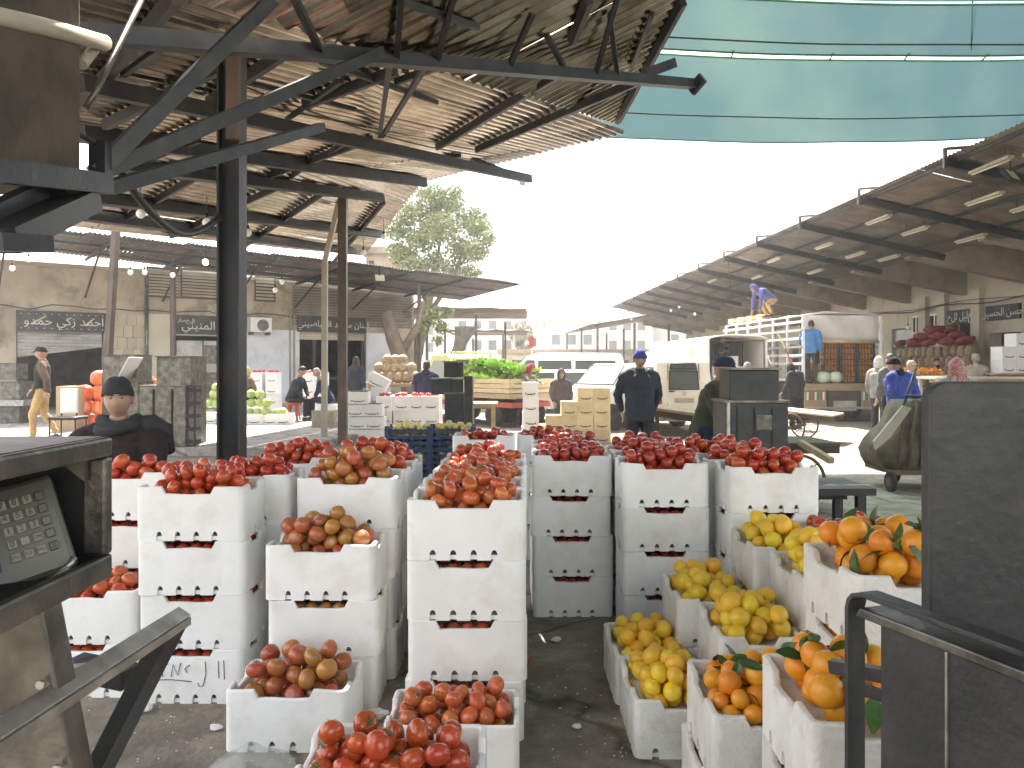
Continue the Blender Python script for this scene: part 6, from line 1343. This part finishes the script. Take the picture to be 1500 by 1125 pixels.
# ------------------------------------------------------------------ people
SK = {}
def cloth(name, c, c2=None, bump=.5): return mat(name, c, c2 or tuple(x * .7 for x in c), .9, 0, 5, bump, 16)
CL = {'teal': (.03, .05, .07), 'navy': (.03, .04, .075), 'slate': (.045, .055, .075), 'black': (.014, .014, .016), 'charcoal': (.035, .036, .04), 'olive': (.085, .082, .055), 'grey': (.14, .14, .14), 'tan': (.50, .34, .15), 'jeans': (.03, .045, .09), 'blue': (.07, .22, .50), 'royal': (.05, .08, .34), 'beige': (.42, .37, .29), 'maroon': (.026, .014, .016), 'khaki': (.24, .20, .14), 'plum': (.10, .075, .08), 'lgrey': (.32, .31, .30), 'red': (.36, .05, .06), 'white': (.62, .62, .60), 'brown': (.14, .09, .06), 'purple': (.12, .12, .32)}
CM = {k: cloth('cloth_' + k, v) for k, v in CL.items()}
def checks():
    m = mat('keffiyeh_cloth', (.40, .04, .055), (.34, .03, .045), .9, 0, 8, .3, 30); t = m.node_tree; N = t.nodes.new; K = t.links.new; b_ = t.nodes['Principled BSDF']
    c = N('ShaderNodeTexChecker'); c.inputs['Scale'].default_value = 55; c.inputs[1].default_value = (.30, .03, .045, 1); c.inputs[2].default_value = (.50, .36, .36, 1); tc_ = N('ShaderNodeTexCoord'); K(tc_.outputs['Object'], c.inputs[0]); K(c.outputs[0], b_.inputs['Base Color']); return m
CM['check'] = checks()
M['skin'] = mat('skin', (.40, .245, .175), (.35, .20, .14), .5, 0, 9, .12, 60, sub=.08); M['hair'] = mat('hair', (.025, .02, .018), (.04, .034, .03), .6, 0, 20, .6, 90); M['hair_grey'] = mat('grey_hair', (.38, .37, .36), (.28, .27, .26), .7, 0, 20, .6, 90)
M['shoe'] = mat('shoe', (.03, .026, .024), (.05, .045, .04), .6); M['lip'] = mat('lips', (.26, .12, .095), (.23, .10, .08), .5); M['eye'] = mat('eye', (.05, .035, .03), (.03, .02, .02), .2); M['eyewhite'] = mat('eye_white', (.30, .27, .24), (.26, .23, .20), .3)
def head_fn(d, p):
    x, y, z = p.x, p.y, p.z
    if z < -.02: x *= 1 - .30 * min(1, (-.02 - z) / .10); y *= 1 - .10 * min(1, (-.02 - z) / .10)
    if y > .02: z += .006 * y / .1
    fr = max(0, -d.y)
    if fr > .2:
        g = lambda cx, cz, sx, sz: math.exp(-((x - cx) / sx) ** 2 - ((z - cz) / sz) ** 2)
        y -= .034 * g(0, -.024, .014, .019) + .019 * g(0, .006, .011, .025) + .010 * g(0, .036, .05, .011) + .008 * g(0, -.098, .028, .018) + .005 * (g(.043, -.022, .02, .02) + g(-.043, -.022, .02, .02)) + .004 * g(0, -.066, .026, .012)
        y += .014 * (g(.031, .014, .017, .013) + g(-.031, .014, .017, .013)) + .004 * g(0, -.079, .022, .006)
    return V((x, y, z))
DEF = dict(pelvis=(0, 0, .93), chest=(0, .0, 1.28), neck=(0, .01, 1.47), head=(0, -.015, 1.605), sh=(.185, .01, 1.41), el=(.245, .03, 1.13), wr=(.25, -.05, .89), hip=(.09, 0, .90), kn=(.10, -.02, .49), an=(.10, .03, .085))
def person(label, loc, rz, cols, pose={}, hat=None, hatc='black', h=1.72, vox=.017, bulk=1.0, hy=(0, 0), group=None, scarf=None, beard=None, vest=None, hood=None, shirt=None):
    t = thing('person', label, 'person', loc, rz, group); s = h / 1.72
    J = {}
    for k, v in DEF.items():
        if k in ('pelvis', 'chest', 'neck', 'head'): J[k] = V(pose.get(k, v))
        else:
            for sd, sg in (('L', 1), ('R', -1)): J[k + sd] = V(pose.get(k + sd, (v[0] * sg, v[1], v[2])))
    top, legs = cols[0], cols[1]; MAT = [CM[top], CM[legs], M['skin'], M['shoe'], CM[vest or top], CM[shirt or top]]
    segs = []
    q = MB()
    def limb(pts, rs, n=12): q.tube(pts, rs, n)
    def mid(a, c, f): return a.lerp(c, f)
    rt = (J['shL'] - J['shR']).normalized(); hp = (J['hipL'] - J['hipR']).normalized(); up = (J['chest'] - J['pelvis']).normalized()
    def ell_ring(c, ax, fwd, a, b_): return [c + ax * a * math.copysign(abs(math.cos(t_)) ** .85, math.cos(t_)) + fwd * b_ * math.sin(t_) for t_ in [2 * math.pi * i / 18 for i in range(18)]]
    fw_h = hp.cross(up).normalized(); nu = (J['neck'] - J['chest']).normalized(); fw_s = rt.cross(nu).normalized(); B = bulk
    P, C, Nk = J['pelvis'], J['chest'], J['neck']
    tor = [(P - up * .11, hp, fw_h, .155 * B, .115 * B), (P - up * .02, hp, fw_h, .172 * B, .125 * B), (mid(P, C, .45), (hp + rt).normalized(), (fw_h + fw_s).normalized(), .160 * B, .115 * B), (C, rt, fw_s, .178 * B, .122 * B), (mid(C, Nk, .45), rt, fw_s, .176 * B, .112 * B), (mid(C, Nk, .74), rt, fw_s, .135, .09), (Nk, rt, fw_s, .068, .066), (mid(Nk, J['head'], .4), rt, fw_s, .056, .058)]
    q.loft([ell_ring(*r_) for r_ in tor], 0, True)
    for sd in 'LR':
        a, e, w_ = J['sh' + sd], J['el' + sd], J['wr' + sd]
        q.ell(a - V((0, 0, .012)) + (C - a) * .06, .072 * (.5 + .5 * B), 12, 9); q.ell(mid(a, mid(C, Nk, .8), .35), .075, 12, 9)
        limb([a - (e - a) * .02, mid(a, e, .15), mid(a, e, .5), e, mid(e, w_, .45), mid(e, w_, .97)], [.058 * B, .068 * B, .060 * B, .053 * B, .047 * B, .036 * B])
        hpj, kn, an = J['hip' + sd], J['kn' + sd], J['an' + sd]
        limb([hpj + (hpj - kn).normalized() * .04, mid(hpj, kn, .25), mid(hpj, kn, .7), kn, mid(kn, an, .4), mid(kn, an, .96)], [.098, .092, .074, .066, .062, .055])
    me = q.mesh('tmp', CM[top]); tmp = bpy.data.objects.new('tmp_body', me); col.objects.link(tmp)
    md = tmp.modifiers.new('r', 'REMESH'); md.mode = 'VOXEL'; md.voxel_size = vox; md.use_smooth_shade = True
    sm = tmp.modifiers.new('s', 'SMOOTH'); sm.iterations = 3; sm.factor = .5
    dg = bpy.context.evaluated_depsgraph_get(); bm_ = bpy.data.meshes.new_from_object(tmp.evaluated_get(dg)); bpy.data.objects.remove(tmp)
    body = MB(); sd_ = rnd.uniform(0, 50)
    vs_ = [v.co.copy() for v in bm_.vertices]; nn = [v.normal.copy() for v in bm_.vertices]
    waist = P - up * .03
    cuff = {sd: mid(J['el' + sd], J['wr' + sd], .90) for sd in 'LR'}
    out = []
    for p, nr in zip(vs_, nn):
        f = .007 * noise.noise(V((p.x * 9 + sd_, p.y * 9, p.z * 14))) + .004 * noise.noise(p * 24 + V((sd_, 0, 0)))
        out.append(p + nr * f * (1.3 if B > 1.05 else 1))
    fm = []
    for f in bm_.polygons:
        c = f.center; mi = 0
        dmin = 9; which = None
        for sd in 'LR':
            for nm, a, e in (('arm', J['sh' + sd], J['el' + sd]), ('arm', J['el' + sd], J['wr' + sd]), ('leg', J['hip' + sd], J['kn' + sd]), ('leg', J['kn' + sd], J['an' + sd])):
                ab = e - a; u = max(0, min(1, (c - a).dot(ab) / ab.length_squared)); dd = (c - (a + ab * u)).length
                if dd < dmin: dmin = dd; which = nm
        ab = C - P; u = max(-.3, min(1, (c - P).dot(ab) / ab.length_squared)); dt = (c - (P + ab * u)).length - .07
        if dt < dmin: which = 'torso'
        if which == 'leg': mi = 1
        elif which == 'torso': mi = 0 if (c - waist).dot(up) > -.07 else 1
        if which == 'torso' and vest and mi == 0: mi = 4
        hx = (c - Nk).dot(nu)
        if hx > .02 and (c - Nk - nu * hx).length < .078 and hx < .16: mi = 2
        if shirt and mi in (0, 4) and which == 'torso' and f.normal.dot(fw_s) < -.3 and abs((c - C).dot(rt)) < .07: mi = 5
        fm.append(mi)
    body.v = out; body.f = [list(f.vertices) for f in bm_.polygons]; body.m = fm; body.s = [True] * len(fm)
    bpy.data.meshes.remove(bm_)
    # hands
    for sd in 'LR':
        w_ = J['wr' + sd]; d = (w_ - J['el' + sd]).normalized(); sgn = 1 if sd == 'L' else -1
        side = d.cross(V((0, 0, 1)) if abs(d.z) < .9 else V((0, 1, 0))).normalized()
        if abs(d.z) > .9: side = V((0, -1, 0))
        nrm = d.cross(side).normalized()
        body.ell(w_ + d * .045, (.05, .042, .017), 10, 8, Matrix((d, side, nrm)).transposed(), 2)
        for k in range(4):
            b0 = w_ + d * .082 + side * (-.028 + .019 * k); l = [.062, .072, .068, .052][k]; cu = nrm * (-.014 if sgn > 0 else .014)
            body.tube([b0 - d * .02, b0 + d * l * .45, b0 + d * l * .8 + cu * .8, b0 + d * l * .98 + cu * 2], [.0095, .009, .008, .0065], 7, 2)
        tb = w_ + d * .03 - side * .036; body.tube([tb, tb + d * .028 - side * .016, tb + d * .055 - side * .018], [.012, .0105, .008], 7, 2)
    # shoes
    for sd in 'LR':
        an = J['an' + sd]; toe = V(pose.get('to' + sd, (an.x + (.015 if sd == 'L' else -.015), an.y - .17, an.z - .055))); d = (toe - an); d.z = 0; d.normalize(); sx = V((0, 0, 1)).cross(d)
        zb = an.z - .085; rings = []
        for f, hw, hh in ((-.075, .030, .06), (-.05, .038, .075), (.02, .040, .085), (.09, .046, .06), (.16, .044, .045), (.20, .022, .03)):
            c = V((an.x, an.y, zb)) + d * f; rings.append([c + sx * hw * math.cos(a) + V((0, 0, hh * .5 + hh * .5 * math.sin(a))) for a in [2 * math.pi * i / 12 for i in range(12)]])
        body.loft(rings, 3, True)
    # head
    hc = J['head']; Rh = Matrix.Rotation(hy[0], 3, 'Z') @ Matrix.Rotation(hy[1], 3, 'X')
    body.ell(hc, (.076, .096, .118), 26, 20, Rh, 2, head_fn)
    for sx in (-1, 1): body.ell(hc + Rh @ V((sx * .077, .012, -.005)), (.012, .022, .032), 8, 6, Rh, 2)
    body.v = [v * s for v in body.v]
    bo = body.build('body', MAT, t, world=False, fix=False)
    def hp_(p): return (hc + Rh @ V(p)) * s
    e = MB(); ew = MB(); eb = MB(); mo = MB()
    for sx in (-1, 1):
        ew.ell(hp_((sx * .031, -.077, .013)), (.0125 * s, .008 * s, .0052 * s), 10, 6, Rh); e.ell(hp_((sx * .030, -.0835, .013)), (.0048 * s, .004 * s, .0046 * s), 8, 6, Rh)
        eb.tube([hp_((sx * .013, -.097, .030)), hp_((sx * .032, -.0955, .035)), hp_((sx * .050, -.084, .030))], [.004 * s, .0055 * s, .003 * s], 6)
    mo.tube([hp_((-.024, -.083, -.072)), hp_((0, -.0935, -.068)), hp_((.024, -.083, -.072))], [.003 * s, .007 * s, .003 * s], 6)
    ew.build('eyes', M['eyewhite'], t, world=False); e.build('irises', M['eye'], t, world=False); eb.build('eyebrows', M['hair'] if hat != 'white_hair' else M['hair_grey'], t, world=False); mo.build('mouth', M['lip'], t, world=False)
    if beard:
        bq = MB(); bq.ell(hp_((0, -.045, -.085)), (.058 * s, .052 * s, .045 * s), 14, 10, Rh); bq.build('beard', M[beard], t, world=False)
    def cap_part(zf, zb, grow, name, m, cuffr=0, top_flat=1.0, fold=0):
        c_ = MB(); nu_, nv_ = 24, 9; b0 = len(c_.v)
        for i in range(nv_ + 1):
            for j in range(nu_):
                a = 2 * math.pi * j / nu_; zc = zf + (zb - zf) * (.5 + .5 * math.sin(a)); f = i / nv_; ph0 = math.asin(max(-1, min(1, zc / .118))); ph = ph0 + (math.pi / 2 - ph0) * f
                d = V((math.cos(ph) * math.cos(a), math.cos(ph) * math.sin(a), math.sin(ph))); rr_ = math.cos(ph) ** .62 / max(1e-6, math.cos(ph)) if f < 1 else 0; p = V((d.x * rr_ * .076 * grow, d.y * rr_ * .096 * grow, d.z * .118 * (grow if d.z < 0 else grow * top_flat)))
                if cuffr and i <= 2: p += V((math.cos(a), math.sin(a), 0)) * cuffr
                p += d * fold * noise.noise(d * 4 + V((sd_, 0, 0)))
                c_.v.append(hp_(p))
        for i in range(nv_):
            for j in range(nu_): c_.f.append([i * nu_ + j, i * nu_ + (j + 1) % nu_, (i + 1) * nu_ + (j + 1) % nu_, (i + 1) * nu_ + j]); c_.m.append(0); c_.s.append(True)
        o_ = c_.build(name, m, t, world=False); so = o_.modifiers.new('solid', 'SOLIDIFY'); so.thickness = .008; return o_
    if hat == 'beanie': cap_part(.035, -.01, 1.11, 'beanie', CM[hatc], .006, 1.02, .006)
    elif hat == 'cap':
        cap_part(.045, .0, 1.10, 'cap', CM[hatc], 0, 1.02)
        v = MB(); n_ = 9; v.add([hp_((.07 * math.sin(a), -.085 - .0 * k - (.075 * math.cos(a) * k), .05 - .012 * k)) for k in (0, 1) for a in [(-1.2 + 2.4 * i / (n_ - 1)) for i in range(n_)]], [(i, i + 1, n_ + i + 1, n_ + i) for i in range(n_ - 1)], 0, True); vo = v.build('visor', CM[hatc], t, world=False); so = vo.modifiers.new('solid', 'SOLIDIFY'); so.thickness = .008
    elif hat == 'hair': cap_part(.062, -.05, 1.045, 'hair', M['hair'], 0, 1.06, .012)
    elif hat == 'white_hair': cap_part(.07, -.05, 1.04, 'hair', M['hair_grey'], 0, 1.04, .01)
    elif hat in ('hood', 'keffiyeh'):
        c_ = MB(); nu_, nv_ = 28, 16; g = 1.26 if hat == 'hood' else 1.18; keep = {}
        for i in range(nv_ + 1):
            ph = -math.pi * .36 + (math.pi * .86) * i / nv_
            for j in range(nu_):
                a = 2 * math.pi * j / nu_; d = V((math.cos(ph) * math.cos(a), math.cos(ph) * math.sin(a), math.sin(ph))); p = V((d.x * .076 * g, d.y * .096 * g, d.z * .122 * g)) + d * .012 * noise.noise(d * 3 + V((sd_, 0, 0)))
                if d.z < -.2: p.x *= 1 + .5 * (-d.z - .2); p.y *= 1 + .35 * (-d.z - .2)
                c_.v.append(hp_(p)); keep[i * nu_ + j] = not (d.y < -.42 and abs(d.x) < .62 and -.9 < d.z < .50)
        for i in range(nv_):
            for j in range(nu_):
                ix = [i * nu_ + j, i * nu_ + (j + 1) % nu_, (i + 1) * nu_ + (j + 1) % nu_, (i + 1) * nu_ + j]
                if all(keep[k] for k in ix): c_.f.append(ix); c_.m.append(0); c_.s.append(True)
        o_ = c_.build('hood' if hat == 'hood' else 'headscarf', CM[hatc], t, world=False); so = o_.modifiers.new('solid', 'SOLIDIFY'); so.thickness = .014
        if hat == 'keffiyeh':
            k_ = MB(); k_.loft([[(mid(Nk, hc, f) + (rt * math.cos(a) * rr + fw_s * math.sin(a) * rr * .85) * (1 + .09 * math.sin(5 * a + f * 4)) + V((0, 0, -dz))) * s for a in [2 * math.pi * i / 24 for i in range(24)]] for f, rr, dz in ((.55, .082, 0), (.25, .11, 0), (.0, .15, .03), (-.0, .20, .11))], 0, True, False); ko = k_.build('scarf_drape', CM[hatc], t, world=False); so = ko.modifiers.new('solid', 'SOLIDIFY'); so.thickness = .012
    if scarf:
        for k, (f, rr, tr) in enumerate(((-.10, .104, .038), (.10, .092, .034))):
            c_ = MB(); c0 = mid(Nk, hc, f); c_.tube([(c0 + rt * rr * math.cos(a) * 1.06 + fw_s * rr * math.sin(a) + V((0, 0, .016 * math.sin(2 * a + k * 2)))) * s for a in [2 * math.pi * i / 22 for i in range(23)]], [(tr * (1 + .16 * noise.noise(V((i * .7, k, 0))))) * s for i in range(23)], 10, 0, False); c_.build('scarf', CM[scarf], t, world=False)
        c_ = MB(); a0 = Nk + fw_s * -.0 ; c_.tube([(Nk + rt * .10 - fw_s * .02) * s, (J['shL'] + V((0, -.02, .065))) * s, (J['shL'] + V((.05, .05, .02))) * s, (J['shL'] + V((.06, .12, -.12))) * s], [.05 * s, .06 * s, .055 * s, .04 * s], 10); c_.build('scarf_end', CM[scarf], t, world=False)
    if hood:
        c_ = MB(); c_.ell((Nk + fw_s * .0 + V((0, .085, .0))) * s, (.10 * s, .055 * s, .075 * s), 14, 10); c_.build('hood', CM[hood], t, world=False)
    return t
# seated pose (seat height sh), facing local -Y
def sit(sh=.45, lean=0.0, arms='knees', kx=.13, reach=.42):
    d = dict(pelvis=(0, 0, sh + .10), chest=(0, -lean * .36, sh + .44), neck=(0, -lean * .52, sh + .63), head=(0, -lean * .64 - .02, sh + .785))
    for sd, sg in (('L', 1), ('R', -1)):
        d['sh' + sd] = (.185 * sg, -lean * .48, sh + .57); d['hip' + sd] = (.09 * sg, -.02, sh + .08); d['kn' + sd] = (kx * sg, -.43, sh + .07); d['an' + sd] = (kx * sg, -.42, .085)
        if arms == 'knees': d['el' + sd] = (.25 * sg, -lean * .4 - .10, sh + .30); d['wr' + sd] = (.14 * sg, -.36, sh + .17)
        else: d['el' + sd] = (.25 * sg, -lean * .4 - .13, sh + .33); d['wr' + sd] = (.10 * sg, -reach, sh + .35)
    return d
# the seated seller in grey beanie on a stool
sx, sy = gx(178, 4.75), 4.75
person('seated man in dark coat, grey scarf and grey beanie behind the tomatoes', (sx, sy, .0), R(8), ('maroon', 'black'), sit(.53, .06, 'table', .15, .36), 'beanie', 'charcoal', 1.76, .012, 1.22, (R(14), R(4)), scarf='charcoal', shirt='navy')
stl = thing('stool', 'plain wooden stool under the man in grey beanie', 'stool', (sx, sy, 0)); MB().bx(sx - .2, sx + .2, sy - .2, sy + .2, .48, .53).build('seat', M['wood_dark'], stl)
for a in (-1, 1):
    for c in (-1, 1): MB().bar((sx + .15 * a, sy + .15 * c, .48), (sx + .19 * a, sy + .19 * c, 0), .035, .035).build('leg', M['wood_dark'], stl)
# walking man far left
d = 14.2; person('man in black cap, dark vest and tan trousers walking past the shutter', (gx(62, d), d, .15), R(-68), ('brown', 'tan'), dict(knL=(.10, -.14, .50), anL=(.11, -.12, .085), knR=(-.10, .02, .49), anR=(-.10, .22, .12), elL=(.25, .10, 1.14), wrL=(.26, .10, .90), elR=(-.25, -.05, 1.13), wrR=(-.25, -.2, .95)), 'cap', 'black', 1.74, .017, 1.08, (R(-10), R(8)), vest='black')
# man standing in the aisle
d = 10.0; person('man in navy cardigan and blue knitted cap standing with hands behind', (gx(937, d), d, 0), R(4), ('slate', 'charcoal'), dict(elL=(.27, .09, 1.15), wrL=(.20, .16, .93), elR=(-.27, .09, 1.15), wrR=(-.20, .16, .93)), 'beanie', 'royal', 1.74, .014, 1.16, (R(-5), R(12)), shirt='teal')
# man in olive jacket at the steel cabinet
d = 7.5; person('man in olive jacket and navy cap leaning on the steel cabinet', (gx(1040, d), d, 0), R(55), ('olive', 'jeans'), dict(pelvis=(0, .06, .90), chest=(0, -.05, 1.22), neck=(0, -.10, 1.40), head=(0, -.14, 1.53), shL=(.19, -.08, 1.34), shR=(-.19, -.08, 1.34), elL=(.26, -.16, 1.08), wrL=(.12, -.36, 1.04), elR=(-.27, -.18, 1.08), wrR=(-.10, -.38, 1.08)), 'cap', 'navy', 1.70, .014, 1.18, (R(10), R(14)))
# sitting man with head bowed
d = 19.6; person('grey-jacketed man sitting bowed on the red stool', (gx(428, d), d, .15), R(78), ('charcoal', 'black'), sit(.45, .38, 'knees', .12), 'hair', 'black', 1.74, .018, 1.15, (0, R(24)))
d = 20.2; person('navy-jacketed man stooping over the cartons behind the thin post', (gx(482, d), d, .15), R(-80), ('navy', 'jeans'), sit(.42, .45, 'knees', .12), 'white_hair', 'black', 1.72, .02, 1.12, (0, R(20)))
d = 19.0; person('man in patterned headcloth and grey jacket with his back turned', (gx(521, d), d, .15), R(160), ('slate', 'charcoal'), {}, 'keffiyeh', 'plum', 1.60, .02, 1.12)
d = 16.8; person('man in blue quilted jacket seen from behind by the lettuce truck', (gx(624, d), d, 0), R(175), ('navy', 'black'), dict(pelvis=(0, 0, .85), chest=(0, -.03, 1.2), neck=(0, -.05, 1.38), head=(0, -.08, 1.50), shL=(.19, -.03, 1.32), shR=(-.19, -.03, 1.32)), 'hair', 'black', 1.74, .018, 1.22, hood='navy')
d = 20.5; person('woman in tan headscarf bending behind the cabbages', (gx(372, d), d, .15), R(-60), ('brown', 'black'), sit(.5, .3, 'table', .12), 'hood', 'tan', 1.66, .02, 1.1, (0, R(20)))
d = 17.6; person('hooded person facing out from behind the tan crates', (gx(822, d), d, 0), R(8), ('plum', 'charcoal'), dict(pelvis=(0, 0, .74), chest=(0, 0, 1.08), neck=(0, 0, 1.26), head=(0, -.02, 1.39), shL=(.18, 0, 1.2), shR=(-.18, 0, 1.2), elL=(.24, .02, .94), elR=(-.24, .02, .94), wrL=(.2, -.1, .74), wrR=(-.2, -.1, .74), hipL=(.09, 0, .72), hipR=(-.09, 0, .72), knL=(.12, -.2, .42), knR=(-.12, -.2, .42)), 'hood', 'plum', 1.66, .018, 1.12)
d = 19.4; person('person in red headscarf reaching over the truckload of lettuce', (gx(762, d), d, 0), R(60), ('khaki', 'charcoal'), dict(pelvis=(0, .05, .9), chest=(0, -.12, 1.22), neck=(0, -.22, 1.36), head=(0, -.30, 1.47), shL=(.18, -.2, 1.30), shR=(-.18, -.2, 1.30), elL=(.24, -.36, 1.16), wrL=(.15, -.55, 1.12), elR=(-.24, -.36, 1.16), wrR=(-.15, -.55, 1.12)), 'hood', 'red', 1.7, .02, 1.12, (0, R(25)))
# men on the trucks
p = at(1124, 476, 23.2); person('man in blue hooded top crouching on top of the stake truck', (p.x, p.y, 3.0), R(-72), ('purple', 'tan'), dict(pelvis=(0, .15, .52), chest=(0, -.16, .72), neck=(0, -.34, .80), head=(0, -.46, .84), shL=(.18, -.30, .78), shR=(-.18, -.30, .78), elL=(.2, -.36, .5), wrL=(.2, -.40, .22), elR=(-.2, -.34, .5), wrR=(-.2, -.38, .22), hipL=(.09, .14, .5), hipR=(-.09, .14, .5), knL=(.15, -.12, .40), anL=(.14, .06, .085), knR=(-.15, -.1, .40), anR=(-.14, .1, .085)), 'hood', 'purple', 1.74, .018, 1.1, (0, R(40)))
p = at(1190, 558, 20.6); person('man in sky-blue jacket standing on the tail of the stake truck', (p.x + .1, 20.95, 1.06), R(150), ('blue', 'charcoal'), dict(elL=(.28, .02, 1.16), wrL=(.18, -.16, 1.05)), 'hair', 'black', 1.70, .018, 1.15, (R(20), R(6)))
d = 18.6; person('man in grey hood standing beside the stake truck with a red cuff', (gx(1165, d), d, 0), R(-150), ('charcoal', 'black'), dict(pelvis=(0, .02, .9), chest=(0, -.06, 1.22), neck=(0, -.1, 1.4), head=(0, -.14, 1.52), elL=(.25, -.05, 1.1), wrL=(.25, -.2, .92)), 'hood', 'charcoal', 1.66, .018, 1.12, (0, R(14)))
p = at(1062, 540, 22.6); person('man in dark clothes working inside the canvas truck', (p.x, 22.9, .92), R(-30), ('charcoal', 'black'), dict(elL=(.25, -.16, 1.2), wrL=(.12, -.38, 1.15)), 'hair', 'black', 1.5, .02, 1.1)
d = 14.0; person('bald old man beyond the steel cabinet next to the canvas truck', (gx(1062, d), d, 0), R(30), ('beige', 'charcoal'), {}, 'white_hair', 'black', 1.64, .02, 1.1)
d = 14.6; person('white-haired man in pale coat beyond the steel cabinet', (gx(1095, d), d, 0), R(170), ('beige', 'charcoal'), {}, 'white_hair', 'black', 1.60, .02, 1.12)
# man pulling the refuse cart and the men behind him
d = 12.0; person('man in blue and grey quilted jacket and black beanie leading the refuse cart', (gx(1318, d), d, 0), R(200), ('royal', 'khaki'), dict(chest=(0, -.05, 1.27), neck=(0, -.09, 1.45), head=(-.02, -.14, 1.57), elR=(-.27, .06, 1.14), wrR=(-.24, .12, .92), elL=(.27, .1, 1.16), wrL=(.24, .28, 1.04)), 'beanie', 'black', 1.70, .014, 1.25, (R(20), R(10)), hood='black')
d = 14.8; person('man in grey sweater with cropped hair near the onion sacks', (gx(1305, d), d, 0), R(190), ('grey', 'charcoal'), {}, 'hair', 'black', 1.76, .018, 1.1)
d = 16.4; person('man in white hood beside the grey-sweatered man', (gx(1300, d), d + .4, 0), R(120), ('lgrey', 'charcoal'), {}, 'hood', 'white', 1.72, .02, 1.1)
d = 16.0; person('old man in pale flat cap facing the refuse cart', (gx(1334, d), d, 0), R(20), ('lgrey', 'charcoal'), {}, 'cap', 'beige', 1.64, .02, 1.1)
d = 9.2; person('man in red checked headcloth behind the tall scale back', (gx(1402, d), d, 0), R(175), ('lgrey', 'charcoal'), {}, 'keffiyeh', 'check', 1.62, .016, 1.12)
d = 20.0; person('small man in dark jacket sitting in front of the potato sacks', (gx(1369, d), d, .45), R(5), ('navy', 'black'), sit(.45, .1), 'hair', 'black', 1.62, .02, 1.1, beard='hair')
d = 17.8; person('broad man in beige jacket with his back turned at the stall', (gx(1432, d), d, .28), R(178), ('beige', 'khaki'), sit(.62, .1, 'table'), 'white_hair', 'black', 1.74, .018, 1.3)
d = 18.6; person('man in grey coat seated side-on at the long stall', (gx(1462, d), d, .35), R(-60), ('grey', 'charcoal'), sit(.55, .12, 'table'), 'hair', 'black', 1.68, .02, 1.12)
d = 18.2; person('bearded man in dark striped beanie at the end of the stall', (gx(1482, d), d, .25), R(-70), ('slate', 'black'), sit(.52, .12, 'table'), 'beanie', 'black', 1.66, .02, 1.12, beard='hair_grey')
for (px, d, z, lb) in [(1369, 20.0, .45, 'crate seat under the small man by the potato sacks'), (1432, 17.8, .28, 'crate seat under the broad beige-jacketed man'), (1462, 18.6, .35, 'crate seat under the man in grey coat'), (1482, 18.2, .25, 'crate seat under the bearded man'), (482, 20.2, .15, 'crate seat under the stooping navy man'), (372, 20.5, .15, 'crate seat under the woman in tan headscarf')]:
    hgt = z + {1369: .45, 1432: .62, 1462: .55, 1482: .52, 482: .42, 372: .5}[px] - (.15 if z == .15 else 0) - .05; z0 = .15 if z == .15 else 0
    o = inst('crate', WC, (gx(px, d), d, z0), (0, 0, .1), None, (1, 1, hgt / .24)); tag(o, lb, 'crate')
# ------------------------------------------------------------------ haze volume added to stand in for lens glare over the street
hz_ = MB().bx(-80, 80, -12, 330, -1.0, 16.0)
hm = bpy.data.materials.new('glare_haze'); hm.use_nodes = True; t = hm.node_tree; t.nodes.remove(t.nodes['Principled BSDF'])
pv = t.nodes.new('ShaderNodeVolumePrincipled'); pv.inputs['Color'].default_value = (.97, .97, .97, 1); pv.inputs['Density'].default_value = .0021; pv.inputs['Anisotropy'].default_value = .3
pv.inputs['Density Attribute'].default_value = ''; hm.cycles.homogeneous_volume = True
t.links.new(pv.outputs[0], t.nodes['Material Output'].inputs['Volume'])
tag(hz_.build('haze', hm), 'thin bright haze added over the market in place of lens glare', 'haze', None, 'stuff')
